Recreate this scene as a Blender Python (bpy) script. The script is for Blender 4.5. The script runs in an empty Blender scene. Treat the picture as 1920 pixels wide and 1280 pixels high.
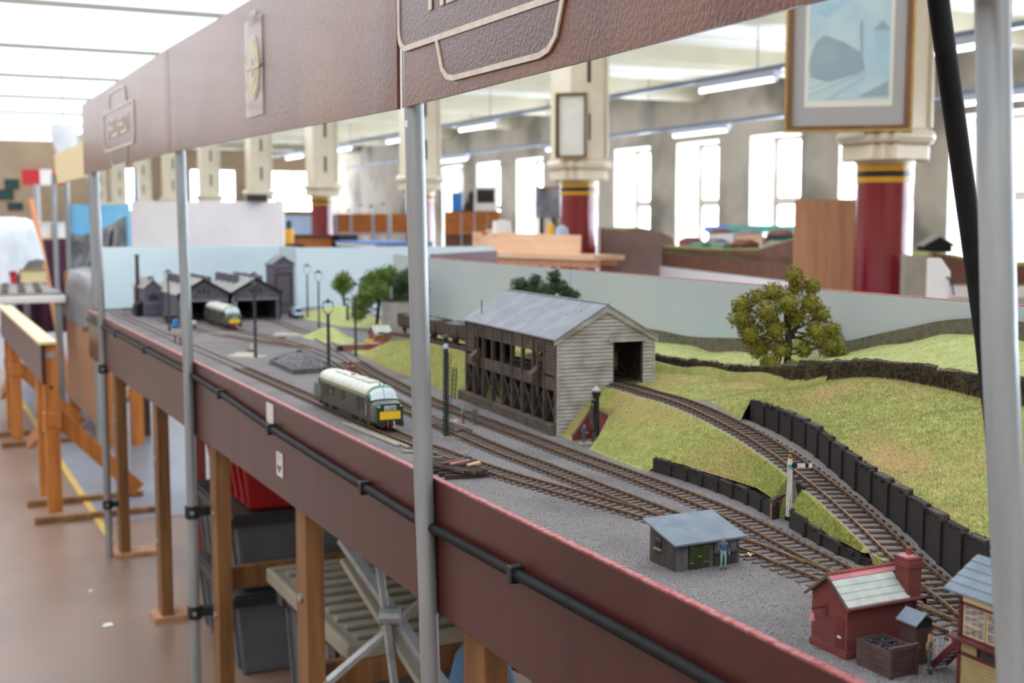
import bpy, bmesh, math, random
import numpy as np
from mathutils import Vector, Matrix
random.seed(7); rng = np.random.default_rng(7)
S = bpy.context.scene
COL = S.collection
PI = math.pi
R = math.radians

# ------------------------------------------------------------------ camera
cd = bpy.data.cameras.new('camera'); cam = bpy.data.objects.new('camera', cd); COL.objects.link(cam)
cam.location = (0, 0, 1.52); cam.rotation_euler = (R(90 - 5.612), 0, R(-26.216))
cd.sensor_width = 36; cd.lens = 43.125; cd.clip_start = .02; cd.clip_end = 200
cd.dof.use_dof = True; cd.dof.focus_distance = 1.62; cd.dof.aperture_fstop = 6.3
S.camera = cam
# ------------------------------------------------------------------ world, exposure
w = bpy.data.worlds.new('overcast'); S.world = w; w.use_nodes = True
w.node_tree.nodes['Background'].inputs[0].default_value = (.86, .93, 1, 1)
w.node_tree.nodes['Background'].inputs[1].default_value = 1.0
S.view_settings.view_transform = 'Standard'; S.view_settings.look = 'None'
S.view_settings.exposure = 2.0; S.view_settings.gamma = 1; S.view_settings.use_curve_mapping = False
SKY_THROUGH_GLASS = 6.5      # overcast daylight coming through each window pane
ROOF_LIGHT = 0.5             # daylight through the frosted roof lights over the aisle
TUBE = 2.2                   # fluorescent tubes

# ------------------------------------------------------------------ materials
def lin(h):
    if isinstance(h, str):
        h = h.lstrip('#'); c = [int(h[i:i+2], 16)/255 for i in (0, 2, 4)]
    else: c = h
    return tuple(((x/12.92) if x <= .04045 else ((x+.055)/1.055)**2.4) for x in c) + (1,)
def mat(name, c1, c2=None, scale=20, rough=.6, bump=0, bscale=None, metal=0, stretch=(1,1,1), detail=4,
        c3=None, scale3=4, amt3=.5, emit=0, alpha=1, trans=0, coat=0, spec=.5, lo=.35, hi=.65, bdist=.002, pointy=False):
    m = bpy.data.materials.new(name); m.use_nodes = True
    nt = m.node_tree; N = nt.nodes; L = nt.links; b = N['Principled BSDF']
    b.inputs['Base Color'].default_value = lin(c1); b.inputs['Roughness'].default_value = rough
    b.inputs['Metallic'].default_value = metal; b.inputs['Specular IOR Level'].default_value = spec
    if coat: b.inputs['Coat Weight'].default_value = coat; b.inputs['Coat Roughness'].default_value = .12
    if trans: b.inputs['Transmission Weight'].default_value = trans
    if alpha < 1: b.inputs['Alpha'].default_value = alpha
    if emit:
        b.inputs['Emission Color'].default_value = lin(c1); b.inputs['Emission Strength'].default_value = emit
    if c2 or bump or c3:
        tc = N.new('ShaderNodeTexCoord'); mp = N.new('ShaderNodeMapping'); mp.inputs['Scale'].default_value = stretch
        L.new(tc.outputs['Object'], mp.inputs[0])
    def noise(s, det=detail):
        n = N.new('ShaderNodeTexNoise'); n.inputs['Scale'].default_value = s; n.inputs['Detail'].default_value = det
        L.new(mp.outputs[0], n.inputs[0]); return n
    out = None
    if c2:
        n = noise(scale); r = N.new('ShaderNodeValToRGB')
        r.color_ramp.elements[0].position = lo; r.color_ramp.elements[1].position = hi
        r.color_ramp.elements[0].color = lin(c1); r.color_ramp.elements[1].color = lin(c2)
        L.new(n.outputs[0], r.inputs[0]); out = r.outputs[0]
    if c3:
        n = noise(scale3, 3); r = N.new('ShaderNodeValToRGB')
        r.color_ramp.elements[0].position = .47; r.color_ramp.elements[1].position = .68
        r.color_ramp.elements[0].color = (0,0,0,1); r.color_ramp.elements[1].color = (amt3,)*3 + (1,)
        L.new(n.outputs[0], r.inputs[0])
        mx = N.new('ShaderNodeMix'); mx.data_type = 'RGBA'; mx.inputs[7].default_value = lin(c3)
        if out: L.new(out, mx.inputs[6])
        else: mx.inputs[6].default_value = lin(c1)
        L.new(r.outputs[0], mx.inputs[0]); out = mx.outputs[2]
    if out: L.new(out, b.inputs['Base Color'])
    if bump:
        n = noise(bscale or scale, 5); bp = N.new('ShaderNodeBump'); bp.inputs['Strength'].default_value = bump
        bp.inputs['Distance'].default_value = bdist
        L.new(n.outputs[0], bp.inputs['Height']); L.new(bp.outputs[0], b.inputs['Normal'])
    return m
def brickmat(name, c1, c2, mortar, w, h, rough=.85, bump=.6, gap=.0006, axis='X'):
    m = bpy.data.materials.new(name); m.use_nodes = True
    nt = m.node_tree; N = nt.nodes; L = nt.links; b = N['Principled BSDF']; b.inputs['Roughness'].default_value = rough
    tc = N.new('ShaderNodeTexCoord'); sx = N.new('ShaderNodeSeparateXYZ'); cx = N.new('ShaderNodeCombineXYZ')
    ad = N.new('ShaderNodeMath'); ad.operation = 'ADD'
    L.new(tc.outputs['Object'], sx.inputs[0]); L.new(sx.outputs[0], ad.inputs[0]); L.new(sx.outputs[1], ad.inputs[1])
    L.new(ad.outputs[0], cx.inputs[0]); L.new(sx.outputs[2], cx.inputs[1])
    t = N.new('ShaderNodeTexBrick'); L.new(cx.outputs[0], t.inputs[0])
    t.inputs['Color1'].default_value = lin(c1); t.inputs['Color2'].default_value = lin(c2); t.inputs['Mortar'].default_value = lin(mortar)
    t.inputs['Scale'].default_value = 1; t.inputs['Mortar Size'].default_value = gap
    t.inputs['Brick Width'].default_value = w; t.inputs['Row Height'].default_value = h
    L.new(t.outputs[0], b.inputs['Base Color'])
    bp = N.new('ShaderNodeBump'); bp.inputs['Strength'].default_value = bump; bp.inputs['Distance'].default_value = .0006; bp.invert = True
    L.new(t.outputs[1], bp.inputs['Height']); L.new(bp.outputs[0], b.inputs['Normal'])
    return m
m = {}
m['fascia'] = mat('maroon_fascia', '#3a1718', '#46201d', 9, .34, .12, 60, stretch=(1,1,.12), bdist=.001, c3='#52281f', scale3=3, amt3=.35)
m['fascia_top'] = mat('worn_lit_red_edge', '#8a333a', '#a8716f', 110, .5, .2, 90)  # worn paint, with the light caught by the top edge coloured in
m['pelmet'] = mat('gloss_brown_pelmet', '#5c3128', '#6b4030', 5, .24, .8, 260, bdist=.0016, stretch=(1,1,.6), coat=.1, spec=.4, c3='#855c38', scale3=2.2, amt3=.6)
m['pelmet_dark'] = mat('dark_red_pelmet_panel', '#4c2322', None, rough=.22, bump=.6, bscale=240, bdist=.0016, coat=.12)
m['cream_line'] = mat('cream_painted_line', '#cfc3b4', '#bfb3a4', 60, .4, .3, 150)
m['steel'] = mat('galvanised_steel', '#a2a8ac', '#8a9196', 30, .4, .1, 60, metal=.45, stretch=(1,1,.1), c3='#8d8a80', scale3=8, amt3=.5)
m['alu'] = mat('aluminium', '#a9abab', '#929494', 20, .55, 0, metal=.5)
m['black'] = mat('black_plastic', '#141517', '#202225', 40, .45)
m['black_rub'] = mat('black_conduit', '#0e0f10', '#17191b', 30, .65, .1, 60, spec=.2)
m['pine'] = mat('pine_timber', '#8f6539', '#76502c', 7, .55, .15, 20, stretch=(6,6,.5), c3='#4a2d18', scale3=2.5, amt3=.6)
m['orange_pine'] = mat('varnished_orange_pine', '#c07a35', '#a5622a', 7, .45, .1, 20, stretch=(6,6,.5), c3='#8a4b20', scale3=2.5, amt3=.5)
m['darkwood'] = mat('dark_timber', '#4c3020', '#362014', 8, .6, .1, 20, stretch=(5,5,.6))
m['plywood'] = mat('plywood', '#b98a68', '#a87858', 5, .55, .05, 30, stretch=(6,6,.6))
m['tan'] = mat('pale_beech_board', '#dcb99a', '#cfa886', 4, .5, 0, stretch=(1,1,6))
m['hardboard'] = mat('brown_hardboard', '#6b4432', '#5d3a2a', 12, .6, .05, 40)
m['white'] = mat('white_paint', '#e8e8e6', '#dcdcd8', 4, .5)
m['offwhite'] = mat('offwhite_board', '#e0dfe2', '#d3d2d6', 3, .6, .05, 20)
m['ceil'] = mat('ceiling_white', '#f1efe2', '#e8e5d5', 1.2, .55, .05, 8)
m['beam'] = mat('cream_beam', '#e6e0c8', '#dad2b6', 1.5, .5, .08, 10)
m['plaster'] = mat('stained_plaster', '#d2c6b4', '#c2b5a2', 1.5, .8, .2, 14, c3='#6f665a', scale3=.9, amt3=.85)
m['reveal'] = mat('white_reveal', '#c4beb4', '#b4ada2', 2.5, .8, .1, 10, c3='#857d70', scale3=1.4, amt3=.5)
m['endwall'] = mat('buff_end_wall', '#a8937a', '#97836b', 1.2, .8, .1, 8)
m['floor'] = mat('floor_lino', '#866c5b', '#755e50', 1.6, .38, .12, 25, c3='#62554e', scale3=.7, amt3=.5)
m['floor_blue'] = mat('floor_blue_paint', '#7f8894', '#6c7580', 1.8, .35, .1, 25, c3='#8a6a64', scale3=.9, amt3=.5)
m['yellow_line'] = mat('yellow_floor_tape', '#c9a94a', '#b8953a', 8, .5)
m['red_col'] = mat('gloss_red_column', '#7a1820', '#6c131a', 9, .16, .25, 40, coat=.5, stretch=(1,1,.3), bdist=.003)
m['yellow_col'] = mat('gloss_yellow_band', '#c8961e', '#b98818', 9, .2, .2, 40)
m['black_col'] = mat('gloss_black_band', '#131514', None, rough=.2)
m['cream_col'] = mat('gloss_cream_column', '#ddd3bb', '#d2c7ac', 5, .22, .2, 25, bdist=.003)
m['sky_pane'] = mat('window_pane_daylight', '#e6f0ff', emit=SKY_THROUGH_GLASS, rough=.2)
m['roof_pane'] = mat('frosted_roof_light', '#f4f9ff', emit=ROOF_LIGHT, rough=.5)
m['glazing_bar'] = mat('grey_glazing_bar', '#8d9183', rough=.7)
m['tube'] = mat('fluorescent_tube', '#eaf2ff', emit=TUBE)
m['blue_steel'] = mat('blue_grey_trunking', '#8b97ad', '#7b879c', 6, .4, metal=.3)
m['batten'] = mat('white_batten', '#dfe5f2', rough=.35)
# layout
m['ash'] = mat('ash_ballast', '#605e60', '#8a8685', 420, .95, 1, 330, c3='#504d50', scale3=7, amt3=.5, bdist=.004, lo=.3, hi=.75)
m['grain'] = mat('pale_ash_grain', '#8f8c8e', '#a9a6a6', 90, .9)
m['grain_dark'] = mat('dark_ash_grain', '#3c3a3c', '#4c494a', 90, .9)
m['ash2'] = mat('fine_ballast', '#6c6765', '#958e8a', 500, .95, 1, 400, bdist=.003, lo=.3, hi=.75)
m['grass'] = mat('static_grass_base', '#858b48', '#9fa35c', 60, .95, .8, 240, c3='#a88c60', scale3=6, amt3=.8, bdist=.004)
m['blade'] = mat('static_grass_fibre', '#7c8246', '#b0ac70', 170, .9, c3='#bda37a', scale3=6, amt3=.95)
m['blade2'] = mat('static_grass_fibre_bright', '#85903f', '#b9bb72', 170, .9, c3='#b09a62', scale3=8, amt3=.5)
m['field'] = mat('field_grass_base', '#90995c', '#a1a76d', 50, .95, .6, 200, bdist=.003)
m['rail'] = mat('rusty_rail', '#6b4a35', '#5a3e2d', 90, .6, metal=.3)
m['railtop'] = mat('polished_rail_head', '#b39b7e', '#94795c', 60, .3, metal=.7)
m['sleeper'] = mat('weathered_sleeper', '#5f5751', '#443d38', 60, .9, .5, 200, c3='#7e5a4c', scale3=18, amt3=.5)
m['chair'] = mat('dark_rail_chair', '#3d2c24', '#2f221d', 80, .8)
m['weather'] = mat('grey_weatherboard', '#b0aea9', '#9a9892', 30, .85, .2, 120, stretch=(1,1,3), c3='#6e6650', scale3=14, amt3=.6)
m['oldtimber'] = mat('dark_weathered_timber', '#5c5046', '#473d35', 50, .9, .3, 160, c3='#37302a', scale3=14, amt3=.6)
m['roof_grey'] = mat('grey_felt_roof', '#81878f', '#737981', 40, .75, .15, 200, c3='#a3a6a8', scale3=20, amt3=.4)
m['hut_roof'] = mat('blue_grey_roof', '#65727f', '#596672', 30, .6, .1, 120, c3='#788692', scale3=40, amt3=.5)
m['hut_wall'] = mat('black_stained_boards', '#3b3533', '#2c2826', 90, .8, .3, 200, stretch=(3,3,.4), c3='#514942', scale3=30, amt3=.5)
m['hut_post'] = mat('grey_stained_post', '#5a595c', '#46464a', 90, .75, .2, 200)
m['green_door'] = mat('dark_green_door', '#33401f', '#283218', 60, .6, .1, 200)
m['brass'] = mat('brass', '#b99545', rough=.35, metal=.7)
m['brick'] = brickmat('red_model_brick', '#6c302c', '#5d2726', '#5c302c', .0055, .0019, gap=.00025)
m['brick_far'] = brickmat('orange_model_brick', '#9a4f3c', '#874232', '#7d6a60', .006, .002, gap=.0003)
m['brickflat'] = mat('brick_red_paint', '#6a2d2b', '#592524', 50, .75, .2, 200)
m['slate'] = mat('pale_green_slate', '#a3aba5', '#949c97', 90, .7, .15, 200, c3='#b6bdb6', scale3=60, amt3=.6)
m['slate_pink'] = mat('ridge_pink', '#b4727a', '#a5646c', 60, .7)
m['ridge'] = mat('red_ridge_tile', '#8d4338', '#77362e', 60, .75)
m['maroon'] = mat('maroon_paint', '#5d2126', '#521b20', 40, .5)
m['maroon_wood'] = mat('maroon_brown_boards', '#4b3734', '#3c2b29', 60, .7, .2, 150)
m['coal'] = mat('coal_lumps', '#1a1a1e', '#34343a', 160, .45, 1, 220, bdist=.004)
m['walldark'] = brickmat('soot_black_stone', '#221e1b', '#2d2723', '#14120f', .0075, .0042, bump=1, gap=.0006)
m['coping'] = mat('grey_coping_stone', '#4a4643', '#332f2c', 60, .85, .4, 150)
m['drystone'] = mat('dark_dry_stone', '#3a3226', '#50452f', 180, .95, 1, 160, c3='#2a241c', scale3=40, amt3=.7, bdist=.005)
m['drystone_top'] = mat('pale_wall_top', '#b5a78c', '#6a5f4c', 110, .9, .5, 200)
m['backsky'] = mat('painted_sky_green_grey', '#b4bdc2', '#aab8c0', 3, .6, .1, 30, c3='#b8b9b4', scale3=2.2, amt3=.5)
m['backsky2'] = mat('painted_sky_pale_blue', '#cfe6f0', '#d8eaf0', 2.5, .6, c3='#c8dce6', scale3=2)
m['painted_wall'] = mat('painted_stone_wall', '#6f6a58', '#5a5646', 220, .8, .4, 200, c3='#474535', scale3=60, amt3=.7)
m['painted_bush'] = mat('painted_scrub', '#8c8a55', '#7c7f4c', 60, .8, .2, 120)
m['red_edge'] = mat('red_board_edge', '#9c4a4e', '#b58683', 70, .6)
m['leaf_olive'] = mat('foam_foliage_olive', '#84832c', '#a59c38', 60, .95, c3='#5a5c22', scale3=22, amt3=.7)
m['leaf_dark'] = mat('foam_foliage_dark', '#33492f', '#42583a', 70, .95)
m['leaf_mid'] = mat('foam_foliage_mid', '#55702f', '#748a3c', 50, .95)
m['bark'] = mat('bark', '#43372a', '#332a20', 80, .9)
m['loco_green'] = mat('dark_loco_green', '#1f3a30', '#1a322a', 30, .35, coat=.3)
m['loco_side'] = mat('weathered_loco_side', '#2d2f28', '#26312a', 40, .5, c3='#3f3a30', scale3=22, amt3=.5)
m['loco_stripe'] = mat('pale_green_band', '#6d7a4c', rough=.45)
m['loco_cab'] = mat('bright_loco_green', '#3f7a66', '#36705c', 30, .3, coat=.3)
m['loco_roof'] = mat('pale_grey_loco_roof', '#c2c3ba', '#aeb0a8', 50, .5, .1, 120)
m['loco_yellow'] = mat('yellow_warning_panel', '#e8bf1e', rough=.4)
m['loco_red'] = mat('red_buffer_beam', '#a3222a', rough=.45)
m['loco_black'] = mat('loco_underframe', '#1d1c1b', '#2b2724', 120, .7)
m['glass'] = mat('model_glazing', '#bccbd0', rough=.08, spec=.8)  # pale base colour holds the whitish reflection of the windscreens
m['glass_dark'] = mat('dark_window', '#20262a', rough=.1, spec=.8)
m['text_white'] = mat('white_lettering', '#e6e6e0', rough=.5)
m['text_black'] = mat('black_lettering', '#15161a', rough=.5)
m['stone_grey'] = mat('sooty_grey_stone', '#5e5a66', '#4f4c58', 60, .85, .3, 180)
m['stone_pale'] = mat('pale_grey_stone', '#7b7d86', '#6c6e78', 60, .85, .2, 180)
m['void'] = mat('unlit_interior', '#121214', rough=.95)  # near black colour stands in for shade inside openings
m['shed_roof'] = mat('shed_slate', '#93938f', '#82827f', 60, .8, .15, 150)
m['concrete'] = mat('concrete_tank', '#8d8c88', '#7f7e7a', 30, .85, .15, 120)
m['lampgreen'] = mat('lamp_post_grey_green', '#30393b', '#252c2e', 60, .6)
m['skin'] = mat('skin', '#c08a66', rough=.6)
m['denim'] = mat('blue_jacket', '#3a5a78', '#31506c', 200, .8)
m['dungaree'] = mat('pale_blue_dungarees', '#7fa3a6', '#6f9498', 200, .8)
m['redcloth'] = mat('red_brown_trousers', '#8a4038', rough=.8)
m['greencloth'] = mat('green_jacket', '#6f9a86', rough=.8)
m['greycloth'] = mat('grey_clothes', '#5a5c60', '#494b50', 150, .8)
m['khaki'] = mat('khaki_clothes', '#77674a', rough=.8)
m['orangecloth'] = mat('orange_bag', '#c07c36', rough=.8)
m['boot'] = mat('black_boots', '#1a1a1c', rough=.6)
m['hair'] = mat('dark_hair', '#3a2c24', rough=.8)
m['cream_box'] = mat('cream_paint', '#9f8d60', '#917f54', 40, .65)
m['sigwhite'] = mat('signal_white', '#d8d8d2', '#c6c6be', 60, .5)
m['orange_lamp'] = mat('signal_lamp_bronze', '#8a6430', rough=.4, metal=.5)
m['red_plastic'] = mat('red_plastic_crate', '#a31c1c', '#931616', 8, .4)
m['grey_plastic'] = mat('grey_plastic_crate', '#62666c', '#565a60', 8, .45)
m['lid_plastic'] = mat('black_plastic_lid', '#2c2d2f', rough=.45)
m['cream_plastic'] = mat('cream_ribbed_plastic', '#979182', '#898374', 12, .55)
m['teal'] = mat('dark_teal_cloth', '#1e4a4a', '#153838', 8, .8)
m['sheet'] = mat('white_sheet', '#dfe3e8', '#c9d0d6', 5, .75)
m['tarp'] = mat('grey_tarpaulin', '#7c7e84', '#5e6066', 8, .4, .3, 20)
m['plum'] = mat('plum_curtain', '#4a2035', '#3e1a2c', 8, .85)
m['banner_red'] = mat('banner_red', '#c0262e', rough=.6)
m['cream_pelmet'] = mat('cream_pelmet', '#dcc998', rough=.5)
m['blue'] = mat('bright_blue_plastic', '#2f7fd0', rough=.4)
m['paleblue'] = mat('pale_blue_panel', '#a8bdd6', '#9cb2cc', 3, .6)
m['orange_felt'] = mat('orange_brown_felt', '#b0692f', '#a05c28', 14, .8)
m['grey_post'] = mat('grey_metal_post', '#a3a3a8', rough=.4, metal=.3)
m['yellow'] = mat('yellow_box', '#e2a832', rough=.5)
m['gold'] = mat('gilt_frame_edge', '#b89a5c', '#a5864a', 20, .35, metal=.4)
m['frame_wood'] = mat('brown_frame', '#7a5230', '#65421f', 14, .4, stretch=(1,1,.2))
m['mount_grey'] = mat('grey_mount', '#93918d', rough=.8)
m['paper'] = mat('ivory_paper', '#d8d8c8', rough=.7)
m['picture'] = mat('blue_wash_print', '#9fc3cc', '#b9cfc8', 4, .35, c3='#86b4c8', scale3=6, amt3=.8)
m['pic_dark'] = mat('blue_grey_print_shade', '#6f8f99', '#7d9aa0', 14, .35)
m['pic_mid'] = mat('blue_print_midtone', '#86b2c4', '#9cc4d0', 14, .35)
m['glassfront'] = mat('picture_glass', '#ffffff', rough=.05, alpha=.08, spec=.6)
m['etching'] = mat('pale_etching', '#e6e4da', '#d2d0c6', 6, .3)
m['photo_sky'] = mat('photo_blue_sky', '#5fb4e8', '#8fcdf0', 2, .5)
m['photo_grey'] = mat('photo_black_and_white', '#54565c', '#9a9ca2', 7, .5)
m['teal_panel'] = mat('teal_panel', '#2f9a8c', rough=.6)
m['clear_tape'] = mat('clear_sleeve', '#b9a493', rough=.08, alpha=.35, spec=.8)
m['roundel_y'] = mat('roundel_yellow', '#b9a24a', '#8f9a5a', 40, .3)
m['roundel_g'] = mat('roundel_grey', '#8d8f86', '#a8a698', 40, .3)
m['roundel_r'] = mat('roundel_red', '#a0604a', rough=.3)
m['notice'] = mat('white_notice', '#c9c6c2', rough=.5)

# ------------------------------------------------------------------ mesh builder
class MB:
    def __init__(s): s.v = []; s.f = []; s.mi = []; s.cur = 0
    def add(s, vs, fs, mi=None):
        o = len(s.v); s.v += [tuple(map(float, p)) for p in vs]
        s.f += [tuple(o+i for i in f) for f in fs]; s.mi += [s.cur if mi is None else mi]*len(fs); return s
    def bx(s, x0, x1, y0, y1, z0, z1, mi=None):
        return s.add([(x0,y0,z0),(x1,y0,z0),(x1,y1,z0),(x0,y1,z0),(x0,y0,z1),(x1,y0,z1),(x1,y1,z1),(x0,y1,z1)],
              [(0,3,2,1),(4,5,6,7),(0,1,5,4),(1,2,6,5),(2,3,7,6),(3,0,4,7)], mi)
    def bar(s, p0, p1, w, h, up=(0,0,1), mi=None):
        p0 = Vector(p0); p1 = Vector(p1); d = (p1-p0).normalized(); u = Vector(up)
        if abs(d.dot(u)) > .98: u = Vector((0,1,0))
        sd = d.cross(u).normalized(); u = sd.cross(d)
        vs = [p + sd*(a*w/2) + u*(b*h/2) for p in (p0, p1) for a, b in ((-1,-1),(1,-1),(1,1),(-1,1))]
        return s.add(vs, [(0,1,2,3),(4,7,6,5),(0,4,5,1),(1,5,6,2),(2,6,7,3),(3,7,4,0)], mi)
    def tube(s, p0, p1, r0, r1=None, n=10, caps=True, mi=None):
        r1 = r0 if r1 is None else r1
        p0 = Vector(p0); p1 = Vector(p1); d = (p1-p0).normalized()
        u = Vector((0,0,1)) if abs(d.z) < .9 else Vector((1,0,0))
        a = d.cross(u).normalized(); b = d.cross(a)
        vs = []
        for p, r in ((p0,r0),(p1,r1)):
            for i in range(n):
                t = 2*PI*i/n; vs.append(p + a*math.cos(t)*r + b*math.sin(t)*r)
        fs = [(i,(i+1)%n,n+(i+1)%n,n+i) for i in range(n)]
        if caps: fs += [tuple(range(n))[::-1], tuple(range(n,2*n))]
        return s.add(vs, fs, mi)
    def path(s, pts, r, n=8, mi=None):
        for a, b in zip(pts[:-1], pts[1:]): s.tube(a, b, r, r, n, True, mi)
        return s
    def sweep(s, pts, r, n=10, mi=None):
        pts = [Vector(p) for p in pts]; vs = []
        for i, p in enumerate(pts):
            d = (pts[min(i+1,len(pts)-1)] - pts[max(i-1,0)]).normalized()
            u = Vector((0,0,1)) if abs(d.z) < .9 else Vector((1,0,0))
            a = d.cross(u).normalized(); b = d.cross(a)
            vs += [p + a*math.cos(2*PI*k/n)*r + b*math.sin(2*PI*k/n)*r for k in range(n)]
        fs = [(i*n+k, i*n+(k+1)%n, (i+1)*n+(k+1)%n, (i+1)*n+k) for i in range(len(pts)-1) for k in range(n)]
        fs += [tuple(range(n))[::-1], tuple(range((len(pts)-1)*n, len(pts)*n))]
        return s.add(vs, fs, mi)
    def lathe(s, prof, c=(0,0,0), n=24, mi=None):
        vs = []; fs = []
        for r, z in prof:
            for i in range(n):
                t = 2*PI*i/n; vs.append((c[0]+r*math.cos(t), c[1]+r*math.sin(t), c[2]+z))
        for j in range(len(prof)-1):
            for i in range(n): fs.append((j*n+i, j*n+(i+1)%n, (j+1)*n+(i+1)%n, (j+1)*n+i))
        fs += [tuple(range(n))[::-1], tuple((len(prof)-1)*n+i for i in range(n))]
        return s.add(vs, fs, mi)
    def prism(s, poly, org, ux, uy, depth, mi=None):
        """2-D polygon in the plane org + x*ux + y*uy, thickened by the vector depth."""
        o = Vector(org); ux = Vector(ux); uy = Vector(uy); d = Vector(depth); n = len(poly)
        vs = [o + ux*x + uy*y for x, y in poly]; vs += [p + d for p in vs]
        fs = [tuple(range(n)), tuple(range(2*n-1, n-1, -1))] + [(i, n+i, n+(i+1)%n, (i+1)%n) for i in range(n)]
        return s.add(vs, fs, mi)
    def ring(s, outer, inner, org, ux, uy, depth, mi=None):
        o = Vector(org); ux = Vector(ux); uy = Vector(uy); d = Vector(depth); n = len(outer)
        P = lambda q: o + ux*q[0] + uy*q[1]
        vs = [P(q) for q in outer] + [P(q) for q in inner]; vs += [v + d for v in vs]
        fs = []
        for i in range(n):
            j = (i+1) % n
            fs += [(i, j, n+j, n+i), (2*n+i, 3*n+i, 3*n+j, 2*n+j), (i, 2*n+i, 2*n+j, j), (n+i, n+j, 3*n+j, 3*n+i)]
        return s.add(vs, fs, mi)
    def ball(s, c, r, n=8, k=5, sc=(1,1,1), mi=None):
        vs = [(c[0], c[1], c[2]+r*sc[2])]
        for j in range(1, k):
            a = PI*j/k
            for i in range(n): vs.append((c[0]+r*sc[0]*math.sin(a)*math.cos(2*PI*i/n), c[1]+r*sc[1]*math.sin(a)*math.sin(2*PI*i/n), c[2]+r*sc[2]*math.cos(a)))
        vs.append((c[0], c[1], c[2]-r*sc[2])); L = len(vs)-1
        fs = [(0, 1+i, 1+(i+1)%n) for i in range(n)]
        for j in range(k-2): fs += [(1+j*n+i, 1+(j+1)*n+i, 1+(j+1)*n+(i+1)%n, 1+j*n+(i+1)%n) for i in range(n)]
        fs += [(L, 1+(k-2)*n+(i+1)%n, 1+(k-2)*n+i) for i in range(n)]
        return s.add(vs, fs, mi)
    def loft(s, rings, mi=None, caps=True):
        n = len(rings[0]); vs = [p for r_ in rings for p in r_]
        fs = [(j*n+i, j*n+(i+1)%n, (j+1)*n+(i+1)%n, (j+1)*n+i) for j in range(len(rings)-1) for i in range(n)]
        if caps: fs += [tuple(range(n))[::-1], tuple((len(rings)-1)*n+i for i in range(n))]
        return s.add(vs, fs, mi)
def rrect(w, h, r, n=6):
    """rounded rectangle centred on 0"""
    p = []
    for cx, cy, a0 in ((w/2-r, h/2-r, 0), (-w/2+r, h/2-r, 90), (-w/2+r, -h/2+r, 180), (w/2-r, -h/2+r, 270)):
        for i in range(n+1):
            a = R(a0 + 90*i/n); p.append((cx+r*math.cos(a), cy+r*math.sin(a)))
    return p
def link(name, me, mats, parent=None, loc=(0,0,0), smooth=None, bev=0, world=True):
    for k in (mats if isinstance(mats, (list, tuple)) else [mats]): me.materials.append(m[k] if isinstance(k, str) else k)
    o = bpy.data.objects.new(name, me); COL.objects.link(o); o.location = loc
    if smooth is not None:
        for p in me.polygons: p.use_smooth = True
        if smooth < 180:
            try: me.set_sharp_from_angle(angle=R(smooth))
            except Exception: pass
    if bev:
        b = o.modifiers.new('bevel', 'BEVEL'); b.width = bev; b.segments = 2; b.limit_method = 'ANGLE'; b.angle_limit = R(40)
    if parent is not None:
        o.parent = parent
        if world and parent.parent is None and parent.type == 'EMPTY':
            o.location = Vector(loc) - parent.location
    return o
def mesh(mb, name='mesh'):
    me = bpy.data.meshes.new(name); me.from_pydata(mb.v, [], mb.f)
    if any(mb.mi): me.polygons.foreach_set('material_index', mb.mi)
    me.update(); bm = bmesh.new(); bm.from_mesh(me); bmesh.ops.recalc_face_normals(bm, faces=bm.faces); bm.to_mesh(me); bm.free()
    return me
def ob(name, mb, mats, parent=None, loc=(0,0,0), smooth=None, bev=0, world=True):
    return link(name, mesh(mb, name), mats, parent, loc, smooth, bev, world)
def lp(name, mb, mats, parent, **k):        # a part written in its thing's local coordinates
    return ob(name, mb, mats, parent, world=False, **k)
def tag(o, label, cat, group=None):
    o['label'] = label; o['category'] = cat
    if group: o['group'] = group
    return o
def struct(o, label=None):
    o['kind'] = 'structure'
    if label: o['label'] = label
    return o
def thing(name, label, cat, loc=(0,0,0), rotz=0, group=None):
    o = bpy.data.objects.new(name, None); COL.objects.link(o); o.empty_display_size = .05
    o.location = loc; o.rotation_euler = (0,0,rotz); return tag(o, label, cat, group)
def dup(root, loc, rotz=0, label=None):
    r_ = root.copy(); COL.objects.link(r_); r_.location = loc; r_.rotation_euler = (0,0,rotz)
    if label: r_['label'] = label
    def kids(a, b):
        for ch in list(a.children):
            c = ch.copy(); COL.objects.link(c); c.parent = b; kids(ch, c)
    kids(root, r_); return r_
def text(name, body, size, mats, parent, org, ux, uy, depth=.0004, offset=0, world=True, align='CENTER', sx=1):
    cu = bpy.data.curves.new(name, 'FONT'); cu.body = body; cu.size = size; cu.align_x = align; cu.align_y = 'BOTTOM_BASELINE' if False else 'CENTER'
    cu.extrude = depth; cu.offset = offset; cu.resolution_u = 3
    t = bpy.data.objects.new(name+'_curve', cu); COL.objects.link(t)
    dg = bpy.context.evaluated_depsgraph_get(); me = bpy.data.meshes.new_from_object(t.evaluated_get(dg))
    bpy.data.objects.remove(t); bpy.data.curves.remove(cu)
    ux = Vector(ux).normalized(); uy = Vector(uy).normalized(); uz = ux.cross(uy)
    M4 = Matrix(((ux.x*sx,uy.x,uz.x,org[0]),(ux.y*sx,uy.y,uz.y,org[1]),(ux.z*sx,uy.z,uz.z,org[2]),(0,0,0,1)))
    me.transform(M4); me.materials.clear()
    return link(name, me, mats, parent, world=world)
def interp(tab, y):
    return float(np.interp(y, [a for a, _ in tab], [b for _, b in tab]))
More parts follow.
